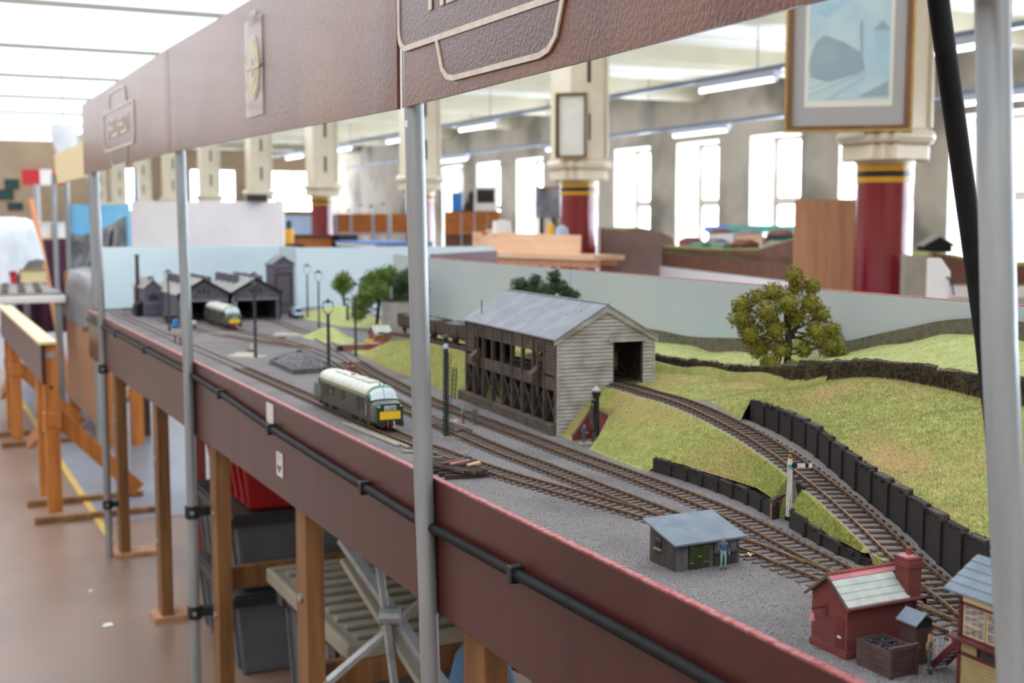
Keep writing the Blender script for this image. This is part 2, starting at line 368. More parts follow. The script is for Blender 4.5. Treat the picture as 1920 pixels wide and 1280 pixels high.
# ================================================================== the hall
YN, YF, XL, XR, ZC = -4.0, 32.0, -6.0, 10.2, 3.45
struct(ob('floor', MB().bx(XL-.6, XR+.6, YN-.2, YF+.3, -.1, 0), 'floor'), 'worn brown floor covering of the hall')
struct(ob('floor_blue_area', MB().bx(.83, XR, 6.35, YF, 0, .003), 'floor_blue'), 'blue painted floor area beyond the long layout')
tag(ob('floor_tape', MB().bx(.80, .835, 6.0, 13.0, 0, .004), 'yellow_line'), 'yellow tape line along the blue floor paint', 'tape')
XG = 3.6                      # roof lights lie over the aisle, left of this line
c = struct(ob('ceiling', MB().bx(XG, XR+.6, YN-.2, YF+.3, ZC, ZC+.12).bx(XL-.6, XL+.5, YN-.2, YF+.3, ZC, ZC+.12), 'ceil'), 'white painted hall ceiling with glazed roof lights over the aisle')
bm_ = mesh(MB().prism([(-.10,0),(.10,0),(.13,.07),(.13,.26),(-.13,.26),(-.13,.07)], (XG,0,3.205), (0,1,0), (0,0,1), (XR-XG+.3,0,0)), 'beam')
bm_.materials.append(m['beam'])
gb_ = mesh(MB().bx(XL-.3, XG, -.022, .022, 3.40, 3.46), 'glazing_bar'); gb_.materials.append(m['glazing_bar'])
for k in range(11):
    o = bpy.data.objects.new('ceiling_beam', bm_); COL.objects.link(o); o.location = (0, 2.85+2.95*k, 0); o.parent = c
    o = bpy.data.objects.new('glazing_bar', gb_); COL.objects.link(o); o.location = (0, 2.85+2.95*k, 0); o.parent = c
# boards of the ceiling run between the beams
gp = mesh(MB().bx(XL+.5, XG, 0, 2.95, ZC, ZC+.02), 'roof_light'); gp.materials.append(m['roof_pane'])
for k in range(13):
    o = bpy.data.objects.new('roof_light_pane', gp); COL.objects.link(o); o.location = (0, YN-.2+2.95*k-2.95*0-.0, 0); o.parent = c
pl = mesh(MB().bx(XG, XR+.3, -.005, .005, 3.438, 3.452), 'ceiling_joint'); pl.materials.append(m['beam'])
for k in range(30):
    o = bpy.data.objects.new('ceiling_batten', pl); COL.objects.link(o); o.location = (0, -1.0+.983*k+.1, 0); o.parent = c
for sgn, X0, nm in ((1, XR, 'wall_right'), (-1, XL, 'wall_left')):
    W = MB(); a, b = (X0, X0+sgn*.55); a, b = min(a,b), max(a,b)
    ys = [12.44+1.76*k for k in range(-9, 8)]
    if sgn < 0:
        struct(ob(nm, W.bx(a, b, YN-.2, YF+.2, 0, ZC), 'plaster'), 'blank plaster wall on the aisle side'); continue
    W.bx(a, b, YN-.2, YF+.2, 0, .9); W.bx(a, b, YN-.2, YF+.2, 2.66, ZC)
    edges = [YN-.2] + [e for y in ys for e in (y, y+1.06)] + [YF+.2]
    for i in range(0, len(edges), 2): W.bx(a, b, edges[i], edges[i+1], .9, 2.66)
    struct(ob(nm, W, 'plaster'), 'stained plaster wall with deep window openings' if sgn > 0 else 'plaster wall with windows on the aisle side')
    win = None
    for i, y in enumerate(ys):
        if win is None:
            win = bpy.data.objects.new('window_1', None); COL.objects.link(win); win.location = (X0, y, .9)
            win['kind'] = 'structure'; win['label'] = 'tall sash window in a deep white reveal'
            xg = sgn*.42
            fr = MB()
            for (y0,y1,z0,z1) in ((0,.09,0,1.76),(.97,1.06,0,1.76),(0,1.06,0,.06),(0,1.06,1.68,1.76),(.06,1.0,.83,.94)):
                fr.bx(min(xg,xg+sgn*.06), max(xg,xg+sgn*.06), y0, y1, z0, z1)
            lp('window_frame', fr, 'reveal', win)
            for z0, z1 in ((.06,.83),(.94,1.68)):
                lp('pane', MB().bx(xg+sgn*.03-.004, xg+sgn*.03+.004, .09, .97, z0, z1), 'sky_pane', win)
            rv = MB(); x0, x1 = sorted((sgn*.003, xg))
            rv.bx(x0, x1, 0, .012, 0, 1.76); rv.bx(x0, x1, 1.048, 1.06, 0, 1.76); rv.bx(x0, x1, 0, 1.06, 1.748, 1.76)
            lp('reveal_lining', rv, 'reveal', win)
            lp('window_sill', MB().bx(min(-sgn*.04, xg), max(-sgn*.04, xg), -.02, 1.08, -.03, .01), 'reveal', win)
        else:
            w2 = dup(win, (X0, y, .9)); w2.name = 'window_%d' % (i+1 + (0 if sgn > 0 else 20))
struct(ob('wall_far', MB().bx(XL-.6, XR+.6, YF, YF+.3, 0, ZC), 'endwall'), 'buff end wall far down the hall')
struct(ob('wall_near', MB().bx(XL-.6, XR+.6, YN-.3, YN, 0, ZC), 'plaster'), 'plaster wall behind the camera')
# windows high in the end wall
for i, (x0, x1, z0, z1) in enumerate(((8.55,9.95,1.75,2.85),(6.55,7.75,1.75,2.85),(4.6,5.5,1.75,2.85))):
    wr = bpy.data.objects.new('window_%d' % (50+i), None); COL.objects.link(wr); wr.location = (x0, YF, z0)
    wr['kind'] = 'structure'; wr['label'] = 'bright window in the far end wall'
    W_, H_ = x1-x0, z1-z0
    fr = MB()
    for (a0,a1,b0,b1) in ((0,.05,0,H_),(W_-.05,W_,0,H_),(0,W_,0,.05),(0,W_,H_-.05,H_),(0,W_,.30,.34),(W_/2-.02,W_/2+.02,0,H_)):
        fr.bx(a0, a1, -.06, -.01, b0, b1)
    lp('window_frame', fr, 'reveal', wr)
    for a0, a1 in ((.05, W_/2-.02), (W_/2+.02, W_-.05)):
        for b0, b1 in ((.05,.30),(.34,H_-.05)): lp('pane', MB().bx(a0, a1, -.03, -.02, b0, b1), 'sky_pane', wr)

# ------------------------------------------------------------------ columns
CY = [4.26+2.95*k for k in range(10)]; CX = [3.97, 4.05, 4.1, 4.13, 4.2, 4.2, 4.2, 4.2, 4.2, 4.2]
def column(loc, label):
    t = thing('cast_iron_column', label, 'column', loc, 0, 'row of red and cream columns')
    lp('plinth', MB().lathe([(.19,0),(.19,.08),(.15,.14),(.135,.18)], n=24), 'red_col', t, smooth=40)
    lp('shaft', MB().lathe([(.132,.1),(.128,1.2),(.124,1.69)], n=36), 'red_col', t, smooth=40)
    for z0, z1, mm in ((1.69,1.715,'yellow_col'),(1.715,1.74,'black_col'),(1.74,1.775,'yellow_col')):
        lp('painted_band', MB().lathe([(.126,z0),(.126,z1)], n=36), mm, t, smooth=40)
    cp = MB().lathe([(.12,1.77),(.13,1.775),(.132,1.80)], n=36)
    lp('neck', cp, 'cream_col', t, smooth=40)
    q = MB()
    for z0, z1, a in ((1.785,1.855,.17),):
        q.bx(-a,a,-.10,.10,z0,z1); q.bx(-.10,.10,-a,a,z0,z1); q.bx(-.135,.135,-.135,.135,z0,z1)
    lp('capital', q, 'cream_col', t, bev=.008)
    q = MB()
    q.bx(-.2,.2,-.115,.115,1.855,1.925); q.bx(-.115,.115,-.2,.2,1.855,1.925); q.bx(-.16,.16,-.16,.16,1.855,1.925)
    lp('abacus', q, 'cream_col', t, bev=.03)
    q = MB().bx(-.125,.125,-.125,.125,1.92,3.25); q.bx(-.145,-.125,-.14,.14,1.93,3.25); q.bx(.125,.145,-.14,.14,1.93,3.25)
    lp('post', q, 'cream_col', t, bev=.006)
    for z in (2.05, 2.42, 2.80):
        lp('slot', MB().bx(-.012,.012,-.128,-.120,z,z+.17), 'void', t)
    return t
names = ['red and cream column carrying the large framed blue print', 'red and cream column carrying the small pale etching',
   'red and cream column just right of the foremost thick pole', 'red and cream column in front of the pale blue board',
   'red and cream column rising behind the large white board', 'cream topped column above the engine shed roofs',
   'cream column beyond the grey pole above the white board', 'cream column near the far bright windows',
   'distant cream column beside the blue photograph', 'most distant column with red shaft by the cream pelmet']
c0 = column((CX[0], CY[0], 0), names[0])
for k in range(1, 10): dup(c0, (CX[k], CY[k], 0), 0, names[k])

# ------------------------------------------------------------------ strip lights on trunking
def trunk(label, x, z, y0, y1):
    t = thing('cable_trunking', label, 'trunking', (x, y0, z))
    ob('channel', MB().bx(x-.03, x+.03, y0, y1, z, z+.045), 'blue_steel', t)
    for y in np.arange(y0+.6, y1, 2.95): ob('hanger', MB().tube((x, y, z+.04), (x, y, ZC), .006, n=6), 'blue_steel', t)
trunk('long grey blue trunking under the ceiling past the columns', 7.25, 2.9, 3.0, 27)
trunk('grey blue trunking nearest the window wall', 9.2, 2.72, 5.0, 27)
def strip(loc, label):
    t = thing('strip_light', label, 'light', loc, 0, 'fluorescent battens on the trunking')
    lp('batten', MB().prism([(-.045,0),(.045,0),(.03,-.06),(-.03,-.06)], (0,0,0), (1,0,0), (0,0,1), (0,1.25,0)), 'batten', t)
    lp('tube', MB().tube((0,.03,-.085),(0,1.22,-.085),.015,n=8), 'tube', t, smooth=60)
    for y in (.015, 1.215): lp('lamp_holder', MB().bx(-.018,.018,y,y+.02,-.10,-.05), 'batten', t)
    return t
ll = ['strip light nearest the right pole on the long trunking', 'strip light between the large print and the small etching', 'strip light just left of the small etching',
      'strip light beside the foremost thick pole', 'strip light beyond the red column behind the pole', 'strip light far down the long trunking', 'farthest strip light on the long trunking']
s0 = None
for i, y in enumerate((6.6, 9.2, 12.3, 15.2, 18.2, 21.2, 24.2)):
    if s0 is None: s0 = strip((7.25, y, 2.9), ll[i])
    else: dup(s0, (7.25, y, 2.9), 0, ll[i])
for y, l in ((7.6,'strip light by the windows seen right of the large print'),(12.6,'strip light hung above the plastered pier between windows'),(16.2,'strip light by the windows right of the small etching'),(20.5,'strip light by the windows farther along the pink wall')):
    dup(s0, (9.2, y, 2.72), 0, l)

# ------------------------------------------------------------------ pictures on the columns
def picture_frame(name, label, org, ux, W, H, tilt, big):
    """org: bottom-left corner; ux: direction to the right in the picture plane; leaning forward by tilt at the top"""
    ux = Vector(ux).normalized(); nrm = Vector((ux.y, -ux.x, 0)).normalized()
    if nrm.y > 0: nrm = -nrm
    uy = (Vector((0,0,1)) + nrm*tilt).normalized(); back = -nrm
    t = thing(name, label, 'picture', org)
    o = Vector(org); fw = .035 if big else .022
    P = lambda x, y: (x, y)
    ob('backing', MB().prism([(.005,.005),(W-.005,.005),(W-.005,H-.005),(.005,H-.005)], o, ux, uy, back*.012), 'frame_wood', t)
    fr = MB()
    for (x0,x1,y0,y1) in ((0,fw,0,H),(W-fw,W,0,H),(fw,W-fw,0,fw*.8),(fw,W-fw,H-fw*.8,H)):
        fr.prism([(x0,y0),(x1,y0),(x1,y1),(x0,y1)], o+nrm*.022, ux, uy, back*.034)
    ob('frame', fr, 'frame_wood' if big else 'darkwood', t)
    ed = MB().ring([(0,0),(W,0),(W,H),(0,H)], [(fw*.3,fw*.3),(W-fw*.3,fw*.3),(W-fw*.3,H-fw*.3),(fw*.3,H-fw*.3)], o+nrm*.025, ux, uy, back*.004)
    ob('gilt_edge', ed, 'gold', t)
    q = lambda x0,x1,y0,y1,off,mm,nm: ob(nm, MB().prism([(x0,y0),(x1,y0),(x1,y1),(x0,y1)], o+nrm*off, ux, uy, back*.001), mm, t)
    if big:
        q(fw, W-fw, fw*.8, H-fw*.8, .003, 'mount_grey', 'mount')
        q(.085, W-.085, .11, H-.1, .005, 'paper', 'paper_border')
        pic = q(.1, W-.1, .14, H-.115, .0065, 'picture', 'print')
        pw, ph = W-.2, H-.255
        A = lambda pts: [(.1+x*pw, .14+y*ph) for x, y in pts]
        def shape(pts, mm, nm, off): 
            ob(nm, MB().prism(A(pts), o+nrm*off, ux, uy, back*.0005), mm, pic, world=False)
        shape([(0,.72),(.1,.76),(.22,.72),(.36,.80),(.5,.83),(.58,1.0),(.05,1.0)], 'pic_mid', 'printed_smoke', .0072)
        shape([(.03,.2),(.0,.3),(.04,.44),(.1,.53),(.2,.57),(.45,.50),(.66,.40),(.7,.26),(.6,.22),(.25,.16)], 'pic_dark', 'printed_locomotive', .0075)
        shape([(.64,.4),(.62,.62),(.63,.69),(.66,.69),(.665,.6),(.67,.4)], 'pic_dark', 'printed_post', .0075)
        shape([(.82,.27),(.81,.6),(.99,.6),(1,.27)], 'pic_mid', 'printed_water_tower', .0075)
        shape([(.78,.6),(.9,.69),(1.0,.6)], 'pic_dark', 'printed_tower_roof', .0078)
        for k, (a0, b0) in enumerate(((.0,.04),(.0,.10),(.25,.0))):
            shape([(a0,b0),(a0+.02,b0),(.72,b0+.2),(.70,b0+.2)], 'pic_dark', 'printed_rail', .0078)
        shape([(.6,.02),(1,.16),(1,.02)], 'pic_dark', 'printed_sleepers', .0078)
    else:
        q(fw, W-fw, fw*.8, H-fw*.8, .003, 'paper', 'mount')
        q(.05, W-.05, .09, H-.1, .005, 'etching', 'print')
    ob('glass', MB().prism([(fw,fw*.8),(W-fw,fw*.8),(W-fw,H-fw*.8),(fw,H-fw*.8)], o+nrm*.012, ux, uy, back*.001), 'glassfront', t)
picture_frame('framed_print', 'large brown framed blue print of a steam engine and water tower', (3.50,4.39,1.905), (.41,-.33,0), .54, .74, .045, True)
picture_frame('framed_etching', 'small dark framed pale etching hung on the second column', (3.83,7.13,1.925), (.14,-.13,0), .215, .42, .01, False)
# ================================================================== things standing about the hall behind the layout
def board(name, label, cat, p0, p1, z0, z1, th, mm, edge=None, group=None):
    """upright panel from p0 to p1 with feet"""
    t = thing(name, label, cat, (p0[0], p0[1], 0), 0, group)
    d = Vector((p1[0]-p0[0], p1[1]-p0[1], 0)); L_ = d.length; d.normalize(); n = Vector((-d.y, d.x, 0))
    ob('panel', MB().prism([(0,0),(L_,0),(L_,z1-z0),(0,z1-z0)], (p0[0],p0[1],z0), d, (0,0,1), n*th), mm, t)
    for s_ in (.08, L_-.08):
        q = Vector((p0[0],p0[1],0)) + d*s_
        ob('leg', MB().bx(q.x-.02, q.x+.02, q.y+th, q.y+th+.04, 0, z0+.1), 'darkwood', t)
    if edge:
        ob('edge_trim', MB().prism([(0,z1-z0-.02),(L_,z1-z0-.02),(L_,z1-z0),(0,z1-z0)], Vector((p0[0],p0[1],z0))-n*.004, d, (0,0,1), n*(th+.008)), edge, t)
    return t
def table(name, label, cat, x0, x1, y0, y1, z, th, mm, legm='darkwood', skirt=0, group=None):
    t = thing(name, label, cat, ((x0+x1)/2, (y0+y1)/2, 0), 0, group)
    ob('top', MB().bx(x0,x1,y0,y1,z-th,z), mm, t, bev=.005)
    for x in (x0+.05, x1-.05):
        for y in (y0+.05, y1-.05): ob('leg', MB().bx(x-.025,x+.025,y-.025,y+.025,0,z-th), legm, t)
    if skirt:
        ob('apron', MB().bx(x0+.02,x1-.02,y0+.02,y0+.04,z-th-skirt,z-th), mm, t); ob('apron', MB().bx(x0+.02,x0+.04,y0+.04,y1-.02,z-th-skirt,z-th), mm, t)
    return t
# white display board and the panels beside it, just past the far end of the layout
board('display_board', 'large plain white board standing behind the engine sheds', 'board', (1.41,8.85), (2.36,8.38), .55, 1.655, .03, 'offwhite')
t = thing('sign_holder', 'small blue rod and dark clip on top of the white board', 'clip', (2.27,8.42,1.655))
ob('clip', MB().bx(2.12,2.26,8.43,8.47,1.655,1.70), 'black', t); ob('rod', MB().sweep([(2.27,8.44,1.69),(2.33,8.42,1.655),(2.40,8.40,1.64),(2.47,8.39,1.665)], .008), 'blue_steel', t, smooth=60)
t = board('photo_panel', 'blue sky and black and white train photograph on a tall panel', 'poster', (1.235,10.82), (1.675,10.58), 1.0, 1.655, .02, 'photo_sky')
d_ = Vector((.41,-.23,0)).normalized()
ph = ob('photo_train', MB().prism([(0,0),(.47,0),(.47,.56),(.36,.50),(.22,.44),(.1,.40),(0,.42)], Vector((1.235,10.82,1.0))-Vector((.23,.41,0))*.01, d_, (0,0,1), Vector((.0,-.004,0))), 'photo_grey', t)
for i in range(5):
    ob('photo_smoke_streak', MB().prism([(.03+.08*i,.05),(.07+.08*i,.05),(.2+.055*i,.46),(.17+.055*i,.42)], Vector((1.235,10.81,1.0)), d_, (0,0,1), Vector((-.004,-.006,0))), 'black' if i % 2 else 'tarp', ph, world=False)
for x, y, l in ((1.21,10.8,'left'),(1.72,10.5,'right')):
    tag(ob('panel_pole', MB().tube((x,y,0),(x,y,1.95),.022,n=10), 'steel', smooth=60), 'thin grey upright pole at the %s edge of the photograph panel' % l, 'pole')
# wooden unit with a grey tarpaulin
t = thing('timber_rack', 'tall pine rack beside the far end pole under grey sheeting', 'rack', (1.35,9.3,0))
for (x,y) in ((1.16,10.3),(1.16,8.55),(1.36,10.3),(1.36,8.55)): ob('upright', MB().bx(x-.04,x+.04,y-.04,y+.04,0,1.12), 'orange_pine', t)
ob('side_panel', MB().bx(1.12,1.135,8.65,10.2,.12,.92), 'plywood', t)
for z in (.3,.75,1.06): ob('shelf', MB().bx(1.13,1.39,8.55,10.3,z,z+.025), 'orange_pine', t)
def drape(name, label, cat, cx, cy, z0, z1, rx, ry, mm, seed, sag=.2, lo=0):
    rs = random.Random(seed); n = 36; prof = [(0,1),(.5,1.0),(.86,.985),(1,.93),(1.05,.7),(1.1,.45),(1.13,.2),(1.16,0)]
    rings = []
    ph_ = rs.random()*6
    for r_, h in prof:
        ring = []
        for i in range(n):
            a = 2*PI*i/n; k = 4.0
            sq = (abs(math.cos(a))**k + abs(math.sin(a))**k)**(-1/k)
            f = 1 + (1-h)*.12*math.sin(5*a+ph_) + (1-h)*.06*math.sin(11*a+2*ph_)
            zz = z0 + (z1-z0)*h + (1-h)*sag*(z1-z0)*math.sin(3*a+ph_)*.5 + .01*math.sin(4*a+9*r_)
            ring.append((cx+rx*max(r_,.01)*sq*f*math.cos(a), cy+ry*max(r_,.01)*sq*f*math.sin(a), max(zz, lo)))
        rings.append(ring)
    o = ob(name, MB().loft(rings), mm, smooth=70); return tag(o, label, cat)
drape('tarpaulin', 'crumpled grey tarpaulin draped over the pine rack', 'tarpaulin', 1.26, 9.4, .80, 1.16, .155, .86, 'tarp', 3)
# covered stand at the left edge
drape('dust_sheet', 'white dust sheet over equipment at the left edge', 'sheet', .75, 11.9, 1.06, 1.545, .26, .5, 'sheet', 5, sag=.5)
table('side_table', 'long white table under the white dust sheet', 'table', .3, 1.06, 9.75, 12.6, .96, .05, 'white', 'steel')
t = thing('track_board', 'spare grey track board with rails lying on the white table', 'board', (.8,10.6,.96))
ob('base', MB().bx(.33,1.04,9.8,11.3,.96,.985), 'concrete', t)
for i in range(5): ob('track_strip', MB().bar((.40+.12*i,9.85,.99),(.50+.12*i,11.25,.99),.05,.012), 'chair', t)
t = thing('red_carton', 'bright red carton below the dust sheet', 'box', (.62,11.35,.985)); ob('body', MB().bx(.45,.84,11.33,11.42,.985,1.09), 'banner_red', t, bev=.006); ob('flap', MB().bx(.45,.84,11.325,11.335,1.05,1.09), 'red_plastic', t)
t = thing('cream_carton', 'small cream carton beside the red carton', 'box', (.95,11.4,.985)); ob('body', MB().bx(.87,1.08,11.36,11.46,.985,1.10), 'cream_pelmet', t, bev=.006); ob('lid', MB().bx(.865,1.085,11.355,11.465,1.085,1.105), 'cream_box', t)
tag(ob('timber_prop', MB().bar((1.12,12.95,1.72),(1.167,10.52,.02),.045,.045), 'orange_pine', bev=.003), 'slanting pine batten leaning beside the dust sheet', 'batten')
cur = MB(); ys = np.linspace(0, 1.0, 41)
vs = [(1.0+1.0*u, 13.72-.02*u+.03*math.sin(40*u), z) for z in (.35, 1.32) for u in ys]
n_ = len(ys); cur.add(vs, [(i, i+1, n_+i+1, n_+i) for i in range(n_-1)])
o = ob('curtain', cur, 'plum', smooth=60); sm = o.modifiers.new('t', 'SOLIDIFY'); sm.thickness = .01; tag(o, 'dark plum curtain hanging below the white boxes', 'curtain')
table('curtain_table', 'narrow shelf table above the plum curtain', 'table', .9, 2.1, 13.8, 14.5, 1.335, .03, 'orange_pine')
for i, (x0, x1) in enumerate(((1.0,1.38),(1.41,1.9))):
    t = thing('white_box', ('left' if i == 0 else 'right') + ' white storage box on the shelf above the plum curtain', 'box', ((x0+x1)/2,13.95,1.335))
    ob('body', MB().bx(x0,x1,13.85-.15*i,14.15-.15*i,1.335,1.49), 'white', t, bev=.006); ob('lid', MB().bx(x0-.008,x1+.008,13.842-.15*i,14.158-.15*i,1.485,1.505), 'offwhite', t)
# red and white banner, hanging sheet, cream pelmet of the next layout
t = thing('banner', 'red and white banner high on a post in the distance', 'banner', (2.0,21.5,0))
d_ = Vector((.63,-.34,0)).normalized()
for a, b, mm in ((0,.30,'banner_red'),(.30,.50,'white'),(.50,.74,'banner_red')):
    ob('banner_stripe', MB().prism([(a,0),(b,0),(b,.255),(a,.255)], (1.74,21.64,2.1), d_, (0,0,1), (0,.01,0)), mm, t)
ob('post', MB().tube((1.95,21.56,0),(1.95,21.56,2.12),.05), 'grey_post', t, smooth=60)
vs = []; NU = 10
for j in range(12):
    for i in range(NU): 
        u = i/(NU-1); v = j/11
        vs.append((1.55+.28*u+.22*v*v, 15.2+.05*math.sin(6*u+3*v), 2.62-.62*v+.05*math.sin(5*u)))
sh = MB().add(vs, [(j*NU+i, j*NU+i+1, (j+1)*NU+i+1, (j+1)*NU+i) for j in range(11) for i in range(NU-1)])
o = ob('hanging_sheet', sh, 'sheet', smooth=80); sm = o.modifiers.new('t','SOLIDIFY'); sm.thickness = .006; tag(o, 'pale grey sheet hanging from the ceiling over the cream pelmet', 'sheet')
ob_ = ob('hanger_cord', MB().tube((1.69,15.2,2.6),(1.69,15.2,3.45),.006,n=6), 'steel', o, world=False)
t = thing('cream_canopy', 'cream pelmet board of the next layout along the aisle', 'pelmet', (1.1,8.4,0))
ob('pelmet_board', MB().bx(1.12,1.14,8.4,10.75,1.82,2.06), 'cream_pelmet', t)
for y in (10.7, 8.45): ob('upright', MB().tube((1.10,y,0),(1.10,y,1.9),.02), 'steel', t, smooth=60)
tag(ob('distant_cabinet', MB().bx(.9,1.9,24,24.6,0,1.55).bx(.88,1.92,23.98,24.62,1.5,1.58), 'plum', bev=.01), 'dark plum cabinet far down the aisle', 'cabinet')
t = thing('blue_machine', 'blue and white machine at the far left edge', 'machine', (1.2,19,0)); ob('body', MB().bx(1.05,1.35,19,19.4,0,1.55), 'white', t, bev=.02); ob('panel', MB().bx(1.08,1.32,18.985,19,1.30,1.52), 'blue', t)
for i,(x,z,w_,h_) in enumerate(((2.2,2.3,.28,.2),(2.05,2.05,.3,.2),(2.25,1.8,.3,.14))):
    t = thing('wall_notice', ['topmost','middle','lowest'][i]+' small dark notice on the far end wall', 'notice', (x,31.98,z)); ob('sheet', MB().bx(x,x+w_,31.97,31.99,z,z+h_), 'teal', t); ob('frame', MB().ring([(-.02,-.02),(w_+.02,-.02),(w_+.02,h_+.02),(-.02,h_+.02)],[(0,0),(w_,0),(w_,h_),(0,h_)],(x,31.965,z),(1,0,0),(0,0,1),(0,.02,0)), 'darkwood', t)
for i,(x,z,w_,h_) in enumerate(((8.0,2.0,.34,.3),(7.85,1.55,.4,.3),(8.05,2.5,.4,.15))):
    t = thing('wall_picture', ['upper','lower','highest'][i]+' dark picture on the end wall left of the bright window', 'picture', (x,31.98,z)); ob('print', MB().bx(x,x+w_,31.97,31.99,z,z+h_), 'photo_grey', t); ob('frame', MB().ring([(-.03,-.03),(w_+.03,-.03),(w_+.03,h_+.03),(-.03,h_+.03)],[(0,0),(w_,0),(w_,h_),(0,h_)],(x,31.965,z),(1,0,0),(0,0,1),(0,.02,0)), 'darkwood', t)

# pale blue stand, yellow box, brown desk beside the fourth column
board('blue_stand', 'pale blue backdrop board left of the fourth red column', 'board', (3.8,13.82), (4.36,13.56), .9, 1.575, .03, 'paleblue')
t = thing('brown_desk', 'low brown desk with dark side under the pale blue board', 'desk', (3.5,11.9,0)); ob('body', MB().bx(3.15,3.75,11.6,12.1,0,1.365), 'orange_felt', t, bev=.01); ob('top', MB().bx(3.12,3.78,11.57,12.13,1.365,1.385), 'darkwood', t); ob('side_cabinet', MB().bx(3.79,3.98,11.5,12.0,0,1.385), 'black', t)
t = thing('yellow_tub', 'yellow tub with dark bottle top beside the white board', 'tub', (2.8,9.8,0)); ob('stand', MB().bx(2.70,2.90,9.72,9.9,0,1.335), 'plum', t); ob('body', MB().lathe([(.035,0),(.042,.11),(.042,.12)], (2.80,9.8,1.335)), 'yellow', t, smooth=50); ob('cap', MB().lathe([(.02,0),(.025,.05),(.012,.07)], (2.80,9.8,1.455)), 'teal', t, smooth=50)
# felt partition screens between grey posts
t = thing('felt_screen', 'row of orange felt panels between grey posts over dark cloth', 'screen', (4.9,13.3,0))
p0 = Vector((4.40,13.52,0)); d_ = Vector((.68,-.36,0)).normalized()
for i, (a, b) in enumerate(((.03,.17),(.21,.42),(.46,.60),(.66,.86))):
    ob('felt_panel', MB().prism([(a,0),(b,0),(b,.215),(a,.215)], p0+Vector((0,0,1.385)), d_, (0,0,1), (0,.02,0)), 'orange_felt', t)
    ob('dark_cloth', MB().prism([(a,0),(b,0),(b,.6),(a,.6)], p0+Vector((0,0,.70)), d_, (0,0,1), (0,.015,0)), 'black', t)
for a in (0,.17,.42,.60,.86): ob('post', MB().prism([(a,0),(a+.035,0),(a+.035,1.6),(a,1.6)], p0-Vector((0,.01,0)), d_, (0,0,1), (0,.04,0)), 'grey_post', t)
ob('rail', MB().prism([(0,0),(.9,0),(.9,.03),(0,.03)], p0+Vector((0,-.015,1.35)), d_, (0,0,1), (0,.03,0)), 'grey_post', t)
for i, (a, h) in enumerate(((.30,.11),(.42,.10),(.56,.12),(.16,.05))):
    q = p0 + d_*a + Vector((0,.03,1.60)); t = thing('model_signal', ['first','second','third','short'][i]+' tiny grey model post above the felt screen', 'model', q); ob('post', MB().tube(q, q+Vector((0,0,h)), .006, n=6), 'grey_post', t); ob('arm', MB().bx(q.x-.015,q.x+.03,q.y-.004,q.y+.004,q.z+h-.02,q.z+h), 'chair', t)
# orange cabinet row with monitor, blue box and black bag
t = thing('counter_cabinet', 'orange brown counter of four panels under a white monitor', 'counter', (5.0,11.0,0))
p0 = Vector((4.74,11.13,0)); d_ = Vector((.51,-.28,0)).normalized()
for a, b in ((0,.16),(.175,.29),(.305,.42),(.43,.545)): ob('panel', MB().prism([(a,0),(b,0),(b,.215),(a,.215)], p0+Vector((0,0,1.385)), d_, (0,0,1), (.1,.2,0)), 'orange_felt', t)
for a in (.16,.29,.42): ob('post', MB().prism([(a,0),(a+.016,0),(a+.016,1.6),(a,1.6)], p0, d_, (0,0,1), (.02,.04,0)), 'grey_post', t)
ob('plinth', MB().prism([(0,0),(.55,0),(.55,1.385),(0,1.385)], p0+Vector((.01,.02,0)), d_, (0,0,1), (.1,.2,0)), 'hardboard', t)
ob('top', MB().prism([(-.01,0),(.56,0),(.56,.012),(-.01,.012)], p0+Vector((0,-.005,1.6)), d_, (0,0,1), (.12,.24,0)), 'orange_felt', t)
def onb(a, dz=0, back=.05): return p0 + d_*a + Vector((back*.45, back*.9, 1.612+dz))
t = thing('crt_monitor', 'white boxy monitor with a dark screen on the orange counter', 'monitor', onb(.38))
ob('case', MB().prism([(.29,0),(.51,0),(.505,.245),(.30,.245)], onb(0), d_, (0,0,1), (.09,.18,0)), 'white', t, bev=.008); ob('screen', MB().prism([(.32,.085),(.49,.085),(.49,.215),(.32,.215)], onb(0)-Vector((.002,.004,0)), d_, (0,0,1), (.002,.004,0)), 'glass_dark', t)
t = thing('blue_crate', 'bright blue box standing on the orange counter', 'box', onb(.12)); ob('body', MB().prism([(.07,0),(.175,0),(.175,.195),(.07,.185)], onb(0), d_, (0,0,1), (.05,.1,0)), 'blue', t, bev=.006); ob('rim', MB().prism([(.065,.17),(.18,.17),(.18,.185),(.065,.185)], onb(0)-Vector((.003,.006,0)), d_, (0,0,1), (.055,.11,0)), 'paleblue', t)
t = thing('black_bag', 'black bag between the blue box and the monitor', 'bag', onb(.24)); ob('body', MB().prism([(.18,0),(.285,0),(.285,.19),(.245,.2),(.235,.1),(.19,.05)], onb(0), d_, (0,0,1), (.05,.1,0)), 'black', t, bev=.01); ob('strap', MB().sweep([onb(.20,.05),onb(.22,.12),onb(.25,.17)], .008), 'black', t)
# blackboard by the windows
t = board('blackboard', 'dark blackboard hung in front of a bright window', 'board', (6.02,11.66), (6.27,11.5), 1.55, 1.88, .02, 'photo_grey', 'orange_pine')
